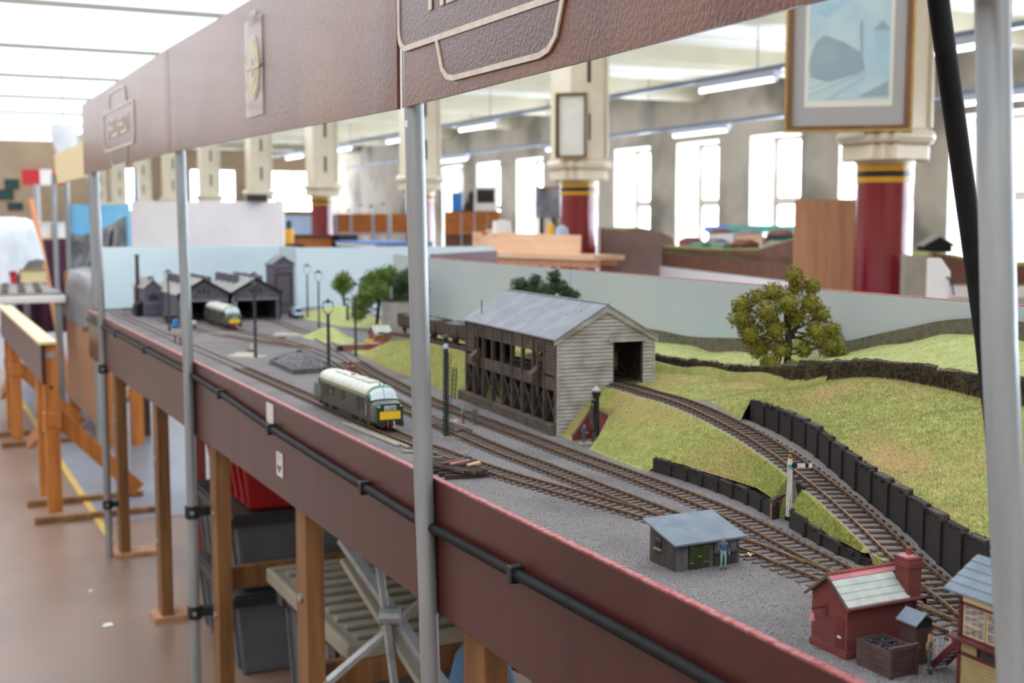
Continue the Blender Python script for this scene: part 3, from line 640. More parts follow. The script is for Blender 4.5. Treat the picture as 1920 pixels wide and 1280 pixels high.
# pale beech counter in front of the second column
t = thing('beech_counter', 'long pale beech counter left of the second red column', 'counter', (3.6,7.3,0))
ob('upper_board', MB().prism([(0,0),(1.02,0),(1.02,.115),(0,.13)], (3.52,7.72,1.315), Vector((.27,-1,0)).normalized(), (0,0,1), (.02,.01,0)), 'tan', t)
ob('end_board', MB().prism([(0,0),(.22,0),(.22,.13),(0,.13)], (3.50,7.72,1.315), Vector((1,-.25,0)).normalized(), (0,0,1), (0,-.03,0)), 'tan', t)
ob('worktop', MB().prism([(0,0),(1.25,0),(1.25,.03),(0,.03)], (3.36,7.55,1.285), Vector((.25,-1,0)).normalized(), (0,0,1), (.25,.06,0)), 'tan', t)
ob('front_apron', MB().prism([(0,0),(1.25,0),(1.25,.045),(0,.045)], (3.38,7.53,1.24), Vector((.25,-1,0)).normalized(), (0,0,1), (.02,.005,0)), 'plywood', t)
for (x,y) in ((3.4,7.4),(3.65,6.5)): ob('leg', MB().bx(x,x+.06,y-.06,y,0,1.245), 'plywood', t)
for i,(x,y,mm,l,sz) in enumerate(((3.62,7.5,'white','white upright card on the beech counter',(.06,.02,.09)),(3.78,6.95,'paleblue','pale blue tub on the beech counter near the column',(.03,.03,.05)),(3.75,7.05,'yellow','yellow bottle on the beech counter',(.018,.018,.07)),(3.58,7.62,'orange_felt','small orange block on the beech counter',(.05,.03,.02)))):
    z = 1.43; t = thing('counter_item', l, 'clutter', (x,y,z))
    ob('body', MB().prism([(-sz[0],0),(sz[0],0),(sz[0]*.8,sz[2]),(-sz[0]*.9,sz[2])], (x,y-sz[1],z), (1,-.3,0), (0,0,1), (0,sz[1]*2,0)), mm, t, bev=.004)
    ob('cap', MB().bx(x-sz[0]*.4,x+sz[0]*.4,y-sz[1]*.5,y+sz[1]*.5,z+sz[2],z+sz[2]+.012), 'notice', t)
table('white_trestle', 'white table with blue cloth left of the beech counter', 'table', 3.0, 3.45, 8.3, 9.2, 1.36, .03, 'white', 'steel')
tag(ob('blue_cloth', MB().bx(2.98,3.46,8.25,8.3,1.27,1.33).bx(2.98,3.46,8.25,9.2,1.362,1.366), 'blue', bev=.002), 'blue cloth along the front of the white table', 'cloth')
# brown hardboard layouts right of the second column
t = thing('hill_layout', 'brown hardboard layout end with a rounded grassy hill profile', 'layout', (4.3,7.2,0))
d_ = Vector((.5,.05,0)).normalized()
prof = [(0,1.0),(.62,1.0),(.64,1.17),(.60,1.25),(.66,1.33),(.62,1.40),(.5,1.445),(.36,1.47),(.2,1.455),(0,1.47)]
ob('end_board', MB().prism(prof, (4.36,7.42,0), d_, (0,0,1), (-.01,.02,0)), 'hardboard', t)
ob('hill', MB().prism([(.3,1.462),(.36,1.475),(.5,1.452),(.62,1.405),(.66,1.335),(.70,1.30),(.70,1.27),(.3,1.27)], (4.36,7.45,0), d_, (0,0,1), (0,.4,0)), 'field', t)
ob('batten', MB().prism([(0,1.21),(.12,1.21),(.12,1.235),(0,1.235)], (4.35,7.41,0), d_, (0,0,1), (0,-.02,0)), 'orange_pine', t)
for a in (.05,.55): q = Vector((4.36,7.46,0))+d_*a; ob('leg', MB().bx(q.x,q.x+.05,q.y,q.y+.05,0,1.2), 'darkwood', t)
t = thing('town_layout', 'long brown hardboard layout with white rail behind the backdrop', 'layout', (4.4,6.2,0))
A_ = Vector((4.72,7.22,0)); B_ = Vector((4.10,4.98,0)); d_ = (B_-A_).normalized(); L_ = (B_-A_).length; n_ = Vector((-d_.y, d_.x, 0)); n_ = n_ if n_.x > 0 else -n_
ob('fascia_board', MB().prism([(0,1.2),(L_,1.2),(L_,1.44),(L_*.75,1.36),(L_*.5,1.345),(L_*.05,1.335),(0,1.34)], A_, d_, (0,0,1), n_*.012), 'hardboard', t)
ob('rail_board', MB().prism([(0,1.135),(L_,1.135),(L_,1.205),(0,1.205)], A_-n_*.015, d_, (0,0,1), n_*.02), 'offwhite', t)
ob('surface', MB().prism([(0,0),(L_,0),(L_,.45),(0,.45)], A_+Vector((0,0,1.30)), d_, n_, (0,0,.03)), 'field', t)
ob('grass_lip', MB().prism([(0,1.335),(L_*.05,1.33),(L_*.5,1.34),(L_*.75,1.355),(L_,1.435),(L_,1.45),(L_*.75,1.37),(L_*.5,1.352),(0,1.35)], A_+n_*.012, d_, (0,0,1), n_*.06), 'field', t)
for a in (.1, L_-.15): q = A_+d_*a+n_*.1; ob('leg', MB().bx(q.x,q.x+.06,q.y,q.y+.06,0,1.2), 'darkwood', t)
bl = ['slate_pink','brick_far','offwhite','hardboard','brick_far','tan','hardboard','brick_far','teal','white','tan','brick_far']
for i in range(12):
    a = .2 + i*.165; q = A_+d_*a+n_*(.14+.09*((i*5)%3)); h = .05+.03*((i*7)%3); t = thing('model_house', 'tiny model building number %s from the hill on the brown layout' % ['one','two','three','four','five','six','seven','eight','nine','ten','eleven','twelve'][i], 'model', (q.x,q.y,1.33), 0, 'model town buildings')
    ob('walls', MB().bx(q.x-.06,q.x+.06,q.y-.06,q.y+.06,1.33,1.33+h), bl[i], t)
    ob('roof', MB().prism([(-.07,0),(.07,0),(0,.03)], (q.x,q.y-.065,1.33+h), (1,0,0), (0,0,1), (0,.13,0)), 'shed_roof' if i % 2 else 'brick_far', t)
for i, a in enumerate((.62,1.0)):
    q = A_+d_*a+n_*.03; t = thing('model_pond_tray', ('left' if i == 0 else 'right')+' pale turquoise tray on the brown layout', 'tray', (q.x,q.y,1.33))
    ob('tray', MB().prism([(-.1,.0),(.1,0),(.12,.05),(-.12,.05)], (q.x,q.y,1.33), d_, (0,0,1), n_*.1), 'greencloth', t); ob('water', MB().prism([(-.1,0),(.1,0),(.1,.08),(-.1,.08)], Vector((q.x,q.y,1.38))+n_*.01, d_, n_, (0,0,.002)), 'paleblue', t)
t = thing('display_stand', 'teal and blue strip panel below the third bright window', 'panel', (6.4,8.6,0)); ob('panel', MB().bx(6.3,7.1,8.6,8.62,1.42,1.48), 'teal_panel', t); ob('end_piece', MB().bx(6.05,6.3,8.6,8.62,1.42,1.48), 'blue', t); ob('leg', MB().bx(6.6,6.65,8.62,8.66,0,1.45), 'steel', t)
# plywood panel, white case and the small layout right of the first column
board('plywood_panel', 'upright tan plywood panel left of the first red column', 'board', (3.93,4.83), (4.22,4.68), .5, 1.625, .018, 'plywood')
t = thing('white_case', 'white open case leaning right of the first red column', 'case', (4.0,3.97,0))
ob('front', MB().prism([(0,.9),(.13,.9),(.15,1.36),(.0,1.375)], (3.88,4.02,0), Vector((1,-.5,0)).normalized(), (0,0,1), (.02,.05,0)), 'cream_plastic', t)
ob('side', MB().prism([(0,.9),(.07,.9),(.105,1.3),(.06,1.36),(0,1.36)], (3.96,3.975,0), Vector((1,-.5,0)).normalized(), (0,0,1), (.04,.1,0)), 'white', t, bev=.006)
ob('leg', MB().bx(3.93,3.99,3.98,4.04,0,.9), 'darkwood', t); ob('cable', MB().sweep([(4.03,3.93,1.28),(4.05,3.92,1.26),(4.06,3.915,1.2)], .004), 'teal', t)
t = thing('corner_layout', 'brown layout with green bank and white rail seen by the right pole', 'layout', (4.8,4.6,0))
d_ = Vector((.3,-.16,0)).normalized()
ob('fascia_board', MB().prism([(0,1.2),(.9,1.2),(.9,1.29),(.3,1.295),(.12,1.335),(0,1.36)], (4.66,4.64,0), d_, (0,0,1), (.01,.02,0)), 'hardboard', t)
ob('rail_board', MB().prism([(0,1.135),(.9,1.135),(.9,1.19),(0,1.19)], (4.66,4.63,0), d_, (0,0,1), (.01,.02,0)), 'offwhite', t)
ob('bank', MB().prism([(-.02,1.345),(0,1.365),(.12,1.35),(.3,1.31),(.9,1.30),(.9,1.28),(-.02,1.28)], (4.66,4.66,0), d_, (0,0,1), (.2,.4,0)), 'field', t)
for a in (.0,.6): q = Vector((4.7,4.7,0))+d_*a; ob('leg', MB().bx(q.x,q.x+.05,q.y,q.y+.05,0,1.2), 'darkwood', t)
t = thing('model_barn', 'small grey roofed model barn with black gable by the first column', 'model', (4.72,4.75,1.35))
ob('walls', MB().prism([(0,0),(.14,0),(.14,.035),(.07,.07),(0,.035)], (4.70,4.74,1.36), d_, (0,0,1), (.05,.1,0)), 'void', t)
ob('roof', MB().prism([(-.012,.03),(.07,.078),(.152,.03),(.152,.036),(.07,.086),(-.012,.036)], (4.704,4.734,1.36), d_, (0,0,1), (.055,.11,0)), 'shed_roof', t)
t = thing('model_chimney', 'tiny orange model chimney beside the small barn', 'model', (4.88,4.6,1.33)); ob('stack', MB().lathe([(.012,0),(.009,.09),(.011,.095)], (4.90,4.62,1.33), n=10), 'brick_far', t); ob('pot', MB().lathe([(.006,0),(.005,.015)], (4.90,4.62,1.425), n=8), 'ridge', t)
t = thing('conduit_switch', 'white wall switch at the foot of a thin conduit', 'switch', (10.19,11.2,1.6)); ob('plate', MB().bx(10.15,10.2,11.15,11.3,1.62,1.74), 'white', t, bev=.01); ob('conduit', MB().bx(10.17,10.2,11.17,11.2,1.74,3.4), 'plaster', t)
# ================================================================== the long layout: frame, fascia, legs, poles, pelmet
XF = .79
ZS = 1.085
lay = thing('layout_baseboard', 'long maroon fronted model railway baseboard on timber legs', 'layout', (XF, 3.2, 0))
for i, (y0, y1) in enumerate(((-.2,1.905),(1.915,3.825),(3.835,6.25))):
    f = ob('fascia_panel', MB().bx(XF-.012, XF, y0, y1, .862, 1.088), 'fascia', lay, bev=.0015)
    ob('painted_top_edge', MB().bx(XF-.012, XF-.002, y0, y1, 1.088, 1.0905), 'fascia_top', f, world=False)
ob('end_panel', MB().bx(XF, 1.8, 6.26, 6.272, .862, 1.09), 'fascia', lay)
for y0, y1 in ((.0,.04),(1.86,1.9),(3.78,3.82),(6.2,6.24)): ob('cross_bearer', MB().bx(XF, 1.7, y0, y1, .93, 1.06), 'pine', lay)
ob('back_rail', MB().bx(1.62, 1.66, .0, 6.2, .93, 1.06), 'pine', lay)
def leg(x, y, wx, wy, mm='pine', brace=True):
    l = ob('leg', MB().bx(x, x+wx, y-wy/2, y+wy/2, .0, .98), mm, lay, bev=.003)
    ob('foot', MB().bx(x-.03, x+.16, y-wy/2-.02, y+wy/2+.02, 0, .018), 'plywood', l, world=False)
    for z in (.30, .62): ob('bolt', MB().tube((x-.006, y, z), (x+.01, y, z), .011, n=8), 'steel', l, world=False)
for y in (5.72, 4.72, 3.74, 2.80, 1.80, .6): leg(.815, y, .045, .085)
for y in (5.5, 3.6, 1.75): leg(1.55, y, .045, .07)
for y in (3.74, 2.80, 1.80): ob('stretcher', MB().bx(.86, 1.55, y+.045, y+.075, .36, .43), 'pine', lay, bev=.002)
ob('long_stretcher', MB().bx(1.51, 1.55, 1.7, 5.6, .38, .45), 'pine', lay)
# black conduit along the fascia
t = thing('cable_conduit', 'black conduit clipped along the maroon fascia', 'conduit', (XF-.02, 3, 1.02))
pts = [(-.2,1.02),(1.13,1.019),(1.35,1.016),(1.95,1.008),(2.4,1.014),(2.87,1.022),(3.4,1.04),(3.9,1.051),(4.6,1.05),(5.6,1.051),(6.2,1.05)]
ob('tube', MB().sweep([(XF-.021, y, z) for y, z in pts], .0085, 10), 'black_rub', t, smooth=60)
for y in (.9,1.55,2.2,2.87,3.4,4.6,5.3): 
    z = interp(pts, y); ob('clip', MB().bx(XF-.033, XF-.012, y-.008, y+.008, z-.013, z+.013), 'black', t, bev=.002)
# small notices on the fascia
def notice(label, y, z, w_, h_, lines):
    t = thing('paper_notice', label, 'notice', (XF-.013, y, z)); o = ob('card', MB().bx(XF-.0145, XF-.0125, y-w_/2, y+w_/2, z-h_/2, z+h_/2), 'notice', t)
    if lines:
        for k, (a, b, s_) in enumerate(((-.012,-.006,.010),(0,-.012,.013),(.012,-.004,.009))):
            ob('symbol', MB().prism([(-.006,-.006),(.006,-.006),(.004,.003),(0,.008),(-.005,.002)], (XF-.0152, y-a, z+b), (0,-s_/.012,0), (0,0,s_/.012), (.0006,0,0)), 'text_black', o, world=False)
        for k in range(3): ob('small_print', MB().bx(XF-.0152, XF-.0146, y-w_*.3, y+w_*.3, z+h_*.18+k*.007, z+h_*.18+k*.007+.002), 'mount_grey', o, world=False)
notice('plain white card near the top edge of the maroon fascia', 2.91, 1.052, .06, .052, False)
notice('small white warning notice below the black conduit', 2.83, .942, .052, .058, True)
# ------------------------------------------------------------------ poles
def pole(label, pts, r, clamps=(), mark=False, leg_to=None):
    t = thing('support_pole', label, 'pole', (pts[0][0], pts[0][1], 0))
    q = ob('tube', MB().sweep(pts, r, 20), 'steel', t, smooth=60)
    for z, L_ in clamps:
        x = float(np.interp(z, [p[2] for p in pts], [p[0] for p in pts])); y = float(np.interp(z, [p[2] for p in pts], [p[1] for p in pts]))
        cl = ob('clamp', MB().bx(x-.008, x+L_, y-.014, y+.014, z-.014, z+.014).tube((x,y,z-.02),(x,y,z+.02), r+.006, n=14), 'black', t, bev=.002)
        ob('clamp_bolt', MB().tube((x-.005,y-.016,z),(x-.005,y-.024,z), .007, n=8), 'steel', cl, world=False)
    if mark:
        x, y = pts[-1][0], pts[-1][1]
        ob('drilled_hole', MB().tube((x-r*.72,y-r*.72,1.678),(x-r*.70-.003,y-r*.70-.003,1.678), .006, n=12), 'white', t)
        ob('pen_mark', MB().bar((x-r*.7-.001,y-r*.75,1.66),(x-r*.55-.001,y-r*.85,1.64), .003, .002), 'text_black', t)
        ob('paint_run', MB().bar((.7485,1.8885,1.06),(.7493,1.872,.85), .003, .005, up=(1,0,0)), 'maroon', t)
    return t
pole('nearest grey steel pole in the middle of the picture', [(.764,1.859,0),(.764,1.862,.744),(.762,1.884,1.094),(.756,1.912,1.98)], .0165, mark=True)
pole('grey steel pole left of the near engine with black clamps', [(.762,3.80,0),(.762,3.80,1.07),(.760,3.845,2.0)], .0165, clamps=((.62,.07),(.30,.07)))
pole('grey steel pole at the far end of the layout', [(.77,5.72,0),(.77,5.72,1.08),(.766,5.75,2.0)], .0165, clamps=((.86,.08),(.24,.06)))
pole('thick out of focus steel pole at the right edge of the picture', [(.81,.60,.0),(.81,.70,1.14),(.81,.73,1.42),(.82,.76,1.70),(.832,.795,2.05)], .0145)
t = thing('hanging_cable', 'black cable slanting down beside the right hand pole', 'cable', (1.0,.95,1.3))
ob('cable', MB().sweep([(.985,1.0,1.85),(.99,.99,1.75),(1.01,.97,1.58),(1.022,.94,1.40),(1.03,.925,1.28),(1.035,.915,1.16)], .0115, 12), 'black_rub', t, smooth=60)
ob('plug', MB().sweep([(1.035,.915,1.17),(1.037,.912,1.125)], .016, 10), 'black', t)
# ------------------------------------------------------------------ pelmet
def pelmet(label, y0, y1, kind):
    t = thing('pelmet_panel', label, 'pelmet', (.76, (y0+y1)/2, 1.72))
    NU, NV = 40, 8; vs = []; wav = lambda u, v: .0012*math.sin(u*PI)*(1-v) + .0022*math.exp(-((u-.965)/.018)**2) + .0006*math.sin(9*u+1.3)
    for s_ in (0, 1):
        for j in range(NV+1):
            for i in range(NU+1):
                u = i/NU; v = j/NV
                vs.append((.742 - wav(u, v) + s_*.006, y1 + (y0-y1)*u, (1.705 if kind == 'p3' else (1.729 - (.024*u if kind == 'p2' else 0))) + v*(2.033-1.718)+ (0.02*u*(1-v) if kind == 'p3' else 0)))
    fs = []; K = (NU+1)*(NV+1); W_ = NU+1
    for j in range(NV):
        for i in range(NU): a = j*W_+i; fs += [(a,a+1,a+1+W_,a+W_), (K+a,K+a+W_,K+a+1+W_,K+a+1)]
    for i in range(NU): fs += [(i,K+i,K+i+1,i+1), (NV*W_+i,NV*W_+i+1,K+NV*W_+i+1,K+NV*W_+i)]
    for j in range(NV): fs += [(j*W_,(j+1)*W_,K+(j+1)*W_,K+j*W_), (j*W_+NU,K+j*W_+NU,K+(j+1)*W_+NU,(j+1)*W_+NU)]
    p = ob('board', MB().add(vs, fs), 'pelmet', t, smooth=40)
    if kind in ('p1', 'p3'):
        yc = 4.885 if kind == 'p1' else 1.56; zc = 1.872; xs = .7378
        ux, uy = (0,-1,0), (0,0,1)
        ob('sign_field', MB().prism(rrect(.72,.15,.03), (xs+.002,yc,zc), ux, uy, (.004,0,0)), 'pelmet_dark', t)
        o_ = rrect(.73,.158,.034); i_ = rrect(.712,.140,.027)
        ob('sign_outline', MB().ring(o_, i_, (xs,yc,zc), ux, uy, (.003,0,0)), 'cream_line', t)
        for sg in (-1, 1):
            out = [(-.205,sg*.079),(-.185,sg*.125),(-.165,sg*.140),(-.14,sg*.145),(.14,sg*.145),(.165,sg*.140),(.185,sg*.125),(.205,sg*.079)]
            inn = [(-.196,sg*.079),(-.178,sg*.121),(-.160,sg*.133),(-.138,sg*.137),(.138,sg*.137),(.160,sg*.133),(.178,sg*.121),(.196,sg*.079)]
            ob('tab_field', MB().prism(inn, (xs+.002,yc,zc), ux, uy, (.004,0,0)), 'pelmet_dark', t)
            q = MB()
            for k in range(7): q.prism([out[k],out[k+1],inn[k+1],inn[k]], (xs,yc,zc), ux, uy, (.003,0,0))
            ob('tab_outline', q, 'cream_line', t)
        text('lettering', 'HELLIFIELD', .098, 'cream_line', t, (xs+.001, yc, zc+.002), ux, uy, .001, .0022, sx=.98)
        if kind == 'p1': text('lettering', '1955', .04, 'cream_line', t, (xs+.001, yc, zc+.11), ux, uy, .001, .001) if False else None
    return t
pelmet('farthest brown pelmet panel with the small station name sign', 3.885, 5.93, 'p1')
pelmet('middle brown gloss pelmet panel carrying the plastic sleeve', 1.94, 3.875, 'p2')
pelmet('nearest brown gloss pelmet panel with the large station name sign', .0, 1.915, 'p3')
t = thing('roundel_sleeve', 'clear plastic sleeve with an oval yellow badge on the pelmet', 'badge', (.728, 2.85, 1.87))
def oval(a, b, n=28): return [(a*math.cos(2*PI*i/n), b*math.sin(2*PI*i/n)) for i in range(n)]
ob('sleeve', MB().bx(.7375,.739,2.775,2.93,1.762,1.985), 'clear_tape', t)
for nm, a, b, mm, x in (('badge_rim',.057,.074,'roundel_g',.7365),('badge_ring',.049,.064,'roundel_y',.7355),('badge_centre',.03,.038,'roundel_g',.7348),('badge_crest',.012,.022,'roundel_r',.7342)):
    ob(nm, MB().prism(oval(a,b), (x,2.85,1.872), (0,-1,0), (0,0,1), (.0008,0,0)), mm, t)
ob('crossbar', MB().bx(.7338,.7346,2.79,2.91,1.868,1.876), 'roundel_y', t)
ob('tape_tab', MB().bx(.7365,.7375,2.82,2.88,1.97,2.0), 'clear_tape', t)

# ------------------------------------------------------------------ storage under the layout
def crate(name, label, x0, x1, y0, y1, z0, z1, mm, lid=None, ribs=6):
    t = thing(name, label, 'crate', ((x0+x1)/2, (y0+y1)/2, z0))
    tp = .025; b = [(x0+tp,y0+tp),(x1-tp,y0+tp),(x1-tp,y1-tp),(x0+tp,y1-tp)]; u = [(x0,y0),(x1,y0),(x1,y1),(x0,y1)]
    ob('tub', MB().loft([[(x,y,z0) for x,y in b], [(x,y,z1-.01) for x,y in u]]), mm, t, bev=.012)
    ob('rim', MB().ring(u_ := [(x0-.02,y0-.02),(x1+.02,y0-.02),(x1+.02,y1+.02),(x0-.02,y1+.02)], [(x0+.005,y0+.005),(x1-.005,y0+.005),(x1-.005,y1-.005),(x0+.005,y1-.005)], (0,0,z1-.03), (1,0,0), (0,1,0), (0,0,.03)), lid or mm, t, bev=.004)
    for k in range(ribs):
        yy = y0 + (y1-y0)*(k+.5)/ribs; ob('rib', MB().bar((x0+tp-.006,yy,z0+.02),(x0-.004,yy,z1-.03),.012,.012), mm, t)
    if lid: 
        ob('lid', MB().bx(x0-.01,x1+.01,y0-.01,y1+.01,z1-.005,z1+.008), lid, t, bev=.004)
        for yy in (y0+.05, y1-.05): ob('handle_clip', MB().bx(x0-.028,x0-.015,yy-.03,yy+.03,z1-.04,z1+.006), 'lid_plastic', t, bev=.003)
    return t
crate('storage_crate', 'lowest grey plastic crate of the stack under the layout', .93, 1.38, 3.95, 4.55, 0, .28, 'grey_plastic', 'lid_plastic')
crate('storage_crate', 'upper grey plastic crate with a black lid in the stack', .93, 1.38, 3.95, 4.55, .29, .55, 'grey_plastic', 'lid_plastic')
crate('red_crate', 'bright red plastic crate on top of the grey crates', .96, 1.38, 3.95, 4.5, .56, .75, 'red_plastic')
crate('storage_crate', 'dark grey crate below the cream ribbed lid', .98, 1.44, 2.95, 3.55, 0, .42, 'grey_plastic', 'lid_plastic')
t = thing('ribbed_lid', 'cream ribbed plastic lid lying on the near dark crate', 'lid', (1.2,3.25,.43))
ob('plate', MB().bx(.95,1.48,2.85,3.62,.432,.452), 'cream_plastic', t, bev=.01)
for k in range(9): ob('rib', MB().bx(.99,1.44,2.91+k*.078,2.94+k*.078,.452,.464), 'cream_plastic', t, bev=.003)
ob('lip', MB().ring([(.945,2.845),(1.485,2.845),(1.485,3.625),(.945,3.625)],[(.965,2.865),(1.465,2.865),(1.465,3.605),(.965,3.605)],(0,0,.42),(1,0,0),(0,1,0),(0,0,.045)), 'cream_plastic', t, bev=.006)
drape('cloth_bundle', 'dark teal cloth bundle under the layout behind the folding frame', 'bundle', 1.80, 2.95, .25, .74, .24, .3, 'teal', 9)
t = thing('crate_stand', 'low timber stand under the teal bundle', 'stand', (1.80,2.95,0)); ob('top', MB().bx(1.62,2.0,2.7,3.2,.23,.26), 'pine', t)
for x in (1.64,1.94):
    for y in (2.73,3.14): ob('leg', MB().bx(x,x+.04,y,y+.04,0,.23), 'pine', t)
t = thing('folding_frame', 'folded aluminium trestle frame with crossed legs under the layout', 'trestle', (.95,2.38,0))
for nm, a, b, w_, mm in (('upright',(.90,2.52,.86),(.90,2.28,.20),.016,'alu'),('crossed_leg',(.80,2.55,.50),(1.20,2.50,.80),.026,'alu'),('crossed_leg',(.86,2.62,.80),(1.04,2.20,.42),.028,'alu'),('crossed_leg',(.86,2.60,.76),(1.0,2.24,.42),.03,'cream_plastic'),('brace',(.80,2.55,.5),(.72,2.6,.36),.026,'alu')):
    ob(nm, MB().bar(a, b, w_, .014), mm, t, bev=.002)
ob('pivot', MB().tube((.89,2.46,.665),(.93,2.44,.665),.022,n=12), 'steel', t); ob('foot_pad', MB().bx(.98,1.08,2.14,2.26,.36,.44), 'cream_plastic', t, bev=.01)
for x, y in ((.90,2.28),(1.03,2.21)): ob('foot', MB().bar((x,y,.42),(x+.02,y-.03,0),.02,.014), 'alu', t)
t = thing('blue_bag', 'dark blue bag hanging just right of the middle pole', 'bag', (.95,1.98,.3)); ob('body', MB().lathe([(.04,0),(.075,.05),(.08,.3),(.05,.42),(.02,.46)], (.95,2.06,.28), n=14), 'denim', t, smooth=60); ob('strap', MB().sweep([(.95,2.06,.73),(.95,2.06,.95)], .008), 'black', t)
t = thing('red_trolley', 'dark red painted timber trestle under the far end', 'trestle', (1.2,5.2,0))
for x, y in ((1.1,5.05),(1.45,5.05),(1.1,5.45),(1.45,5.45)): ob('leg', MB().bx(x,x+.06,y,y+.06,0,.85), 'ridge', t)
ob('rail', MB().bx(1.1,1.51,5.05,5.09,.6,.68), 'ridge', t); ob('top', MB().bx(1.08,1.53,5.03,5.53,.82,.85), 'ridge', t)
# litter on the floor
for i, (x, y, s_) in enumerate(((.62,4.72,.02),(.62,5.2,.009))):
    tag(ob('paper_scrap', MB().prism([(-s_,-s_*.8),(s_,-s_),(s_*.9,s_),(-s_*.6,s_*.9)], (x,y,.001), (1,.2,0), (0,1,0), (0,0,.0015)), 'white'), ('larger' if i == 0 else 'smaller')+' white paper scrap on the brown floor', 'litter')
# ------------------------------------------------------------------ trestle layout further down the aisle
t = thing('aisle_layout', 'pine trestle layout with maroon side and cream top edge', 'layout', (.63,8.5,0))
ob('side_board', MB().bx(.585,.605,6.56,9.55,.70,.90), 'fascia', t); ob('top_edge', MB().bx(.575,.66,6.55,9.55,.90,.915), 'cream_pelmet', t)
ob('far_side_board', MB().bx(.64,.66,6.6,9.55,.72,.9), 'orange_pine', t)
for y in (6.6, 7.02, 8.95, 9.4): 
    ob('post', MB().bx(.595,.665,y-.03,y+.03,.03,.90), 'orange_pine', t, bev=.004); ob('post_cap', MB().bx(.59,.67,y-.035,y+.035,.47,.55), 'orange_pine', t, bev=.004)
    ob('foot_rail', MB().bx(.52,1.12,y-.12,y-.075,0,.032), 'pine', t, bev=.004)
for y in (6.64, 9.0): ob('brace', MB().bar((.63,y,.55),(1.05,y+.0,.10),.04,.08), 'orange_pine', t); ob('diagonal', MB().bar((.63,y,.50),(.63,y+1.4,.15),.03,.07), 'orange_pine', t)
ob('bolt_plate', MB().bx(.61,.65,6.568,6.572,.83,.86), 'steel', t); ob('bolt_hole', MB().tube((.63,6.572,.68),(.63,6.566,.68),.008,n=8), 'void', t)
# ================================================================== scenery
T_E = [(-.3,1.06),(.95,1.072),(1.05,1.075),(1.17,1.068),(1.26,1.085),(1.36,1.11),(1.40,1.118),(1.486,1.143),(1.6,1.155),(1.71,1.158),(1.78,1.150),(1.81,1.143),(1.91,1.149),(2.05,1.162),(2.172,1.182),(2.176,1.262),(2.712,1.262),(2.722,1.208),(2.76,1.21),(3.02,1.24),(3.4,1.262),(3.8,1.315),(4.2,1.36),(5.0,1.66),(6.5,1.9)]
T_D = [(-.3,.99),(.85,1.0),(.989,1.047),(1.047,1.069),(1.13,1.098),(1.211,1.125),(1.311,1.157),(1.414,1.187),(1.506,1.214),(1.602,1.24),(1.701,1.262),(1.83,1.284),(1.921,1.29),(2.015,1.296),(2.15,1.308),(2.7,1.318),(3.2,1.325),(4.2,1.40)]
T_DZ = [(-.3,1.088),(.85,1.089),(.989,1.094),(1.047,1.097),(1.13,1.107),(1.211,1.121),(1.311,1.136),(1.414,1.149),(1.506,1.159),(1.602,1.167),(1.701,1.174),(1.83,1.182),(1.921,1.187),(3.25,1.189),(3.5,1.165),(3.75,1.110),(3.95,1.088),(4.2,1.084)]
T_W2 = [(-.3,1.10),(.9,1.08),(1.058,1.114),(1.173,1.16),(1.263,1.186),(1.346,1.213),(1.523,1.278),(1.632,1.305),(1.732,1.321)]
T_W2T = [(-.3,1.15),(1.058,1.150),(1.173,1.157),(1.263,1.166),(1.346,1.175),(1.523,1.193),(1.632,1.201),(1.732,1.203)]
T_SW = [(-.3,1.256),(1.375,1.248),(1.482,1.247),(1.613,1.244),(1.759,1.226),(1.867,1.206),(2.049,1.195),(2.3,1.186),(3.0,1.18),(3.4,1.165),(3.8,1.11),(4.1,1.075),(4.6,1.06)]
XSW = 1.5
T_BB = [(-.3,1.665),(1.6,1.735),(5.1,1.925),(6.5,2.0)]
T_BBZ = [(-.3,1.32),(1.612,1.312),(1.711,1.302),(1.881,1.268),(1.991,1.241),(2.3,1.211),(2.635,1.198),(3.3,1.19),(4.2,1.13),(4.8,1.09),(6.5,1.09)]
T_W1 = [(1.05,1.090),(1.17,1.096),(1.26,1.100),(1.36,1.109),(1.46,1.109),(1.6,1.106),(1.72,1.107),(1.80,1.10),(1.82,1.085)]
ARR = {k: (np.array([a for a,_ in v]), np.array([b for _,b in v])) for k, v in dict(E=T_E,D=T_D,DZ=T_DZ,W2=T_W2,W2T=T_W2T,SW=T_SW,BB=T_BB,BBZ=T_BBZ,W1=T_W1).items()}
def I(k, y): return np.interp(y, *ARR[k])
def sstep(t): t = np.clip(t,0,1); return t*t*(3-2*t)
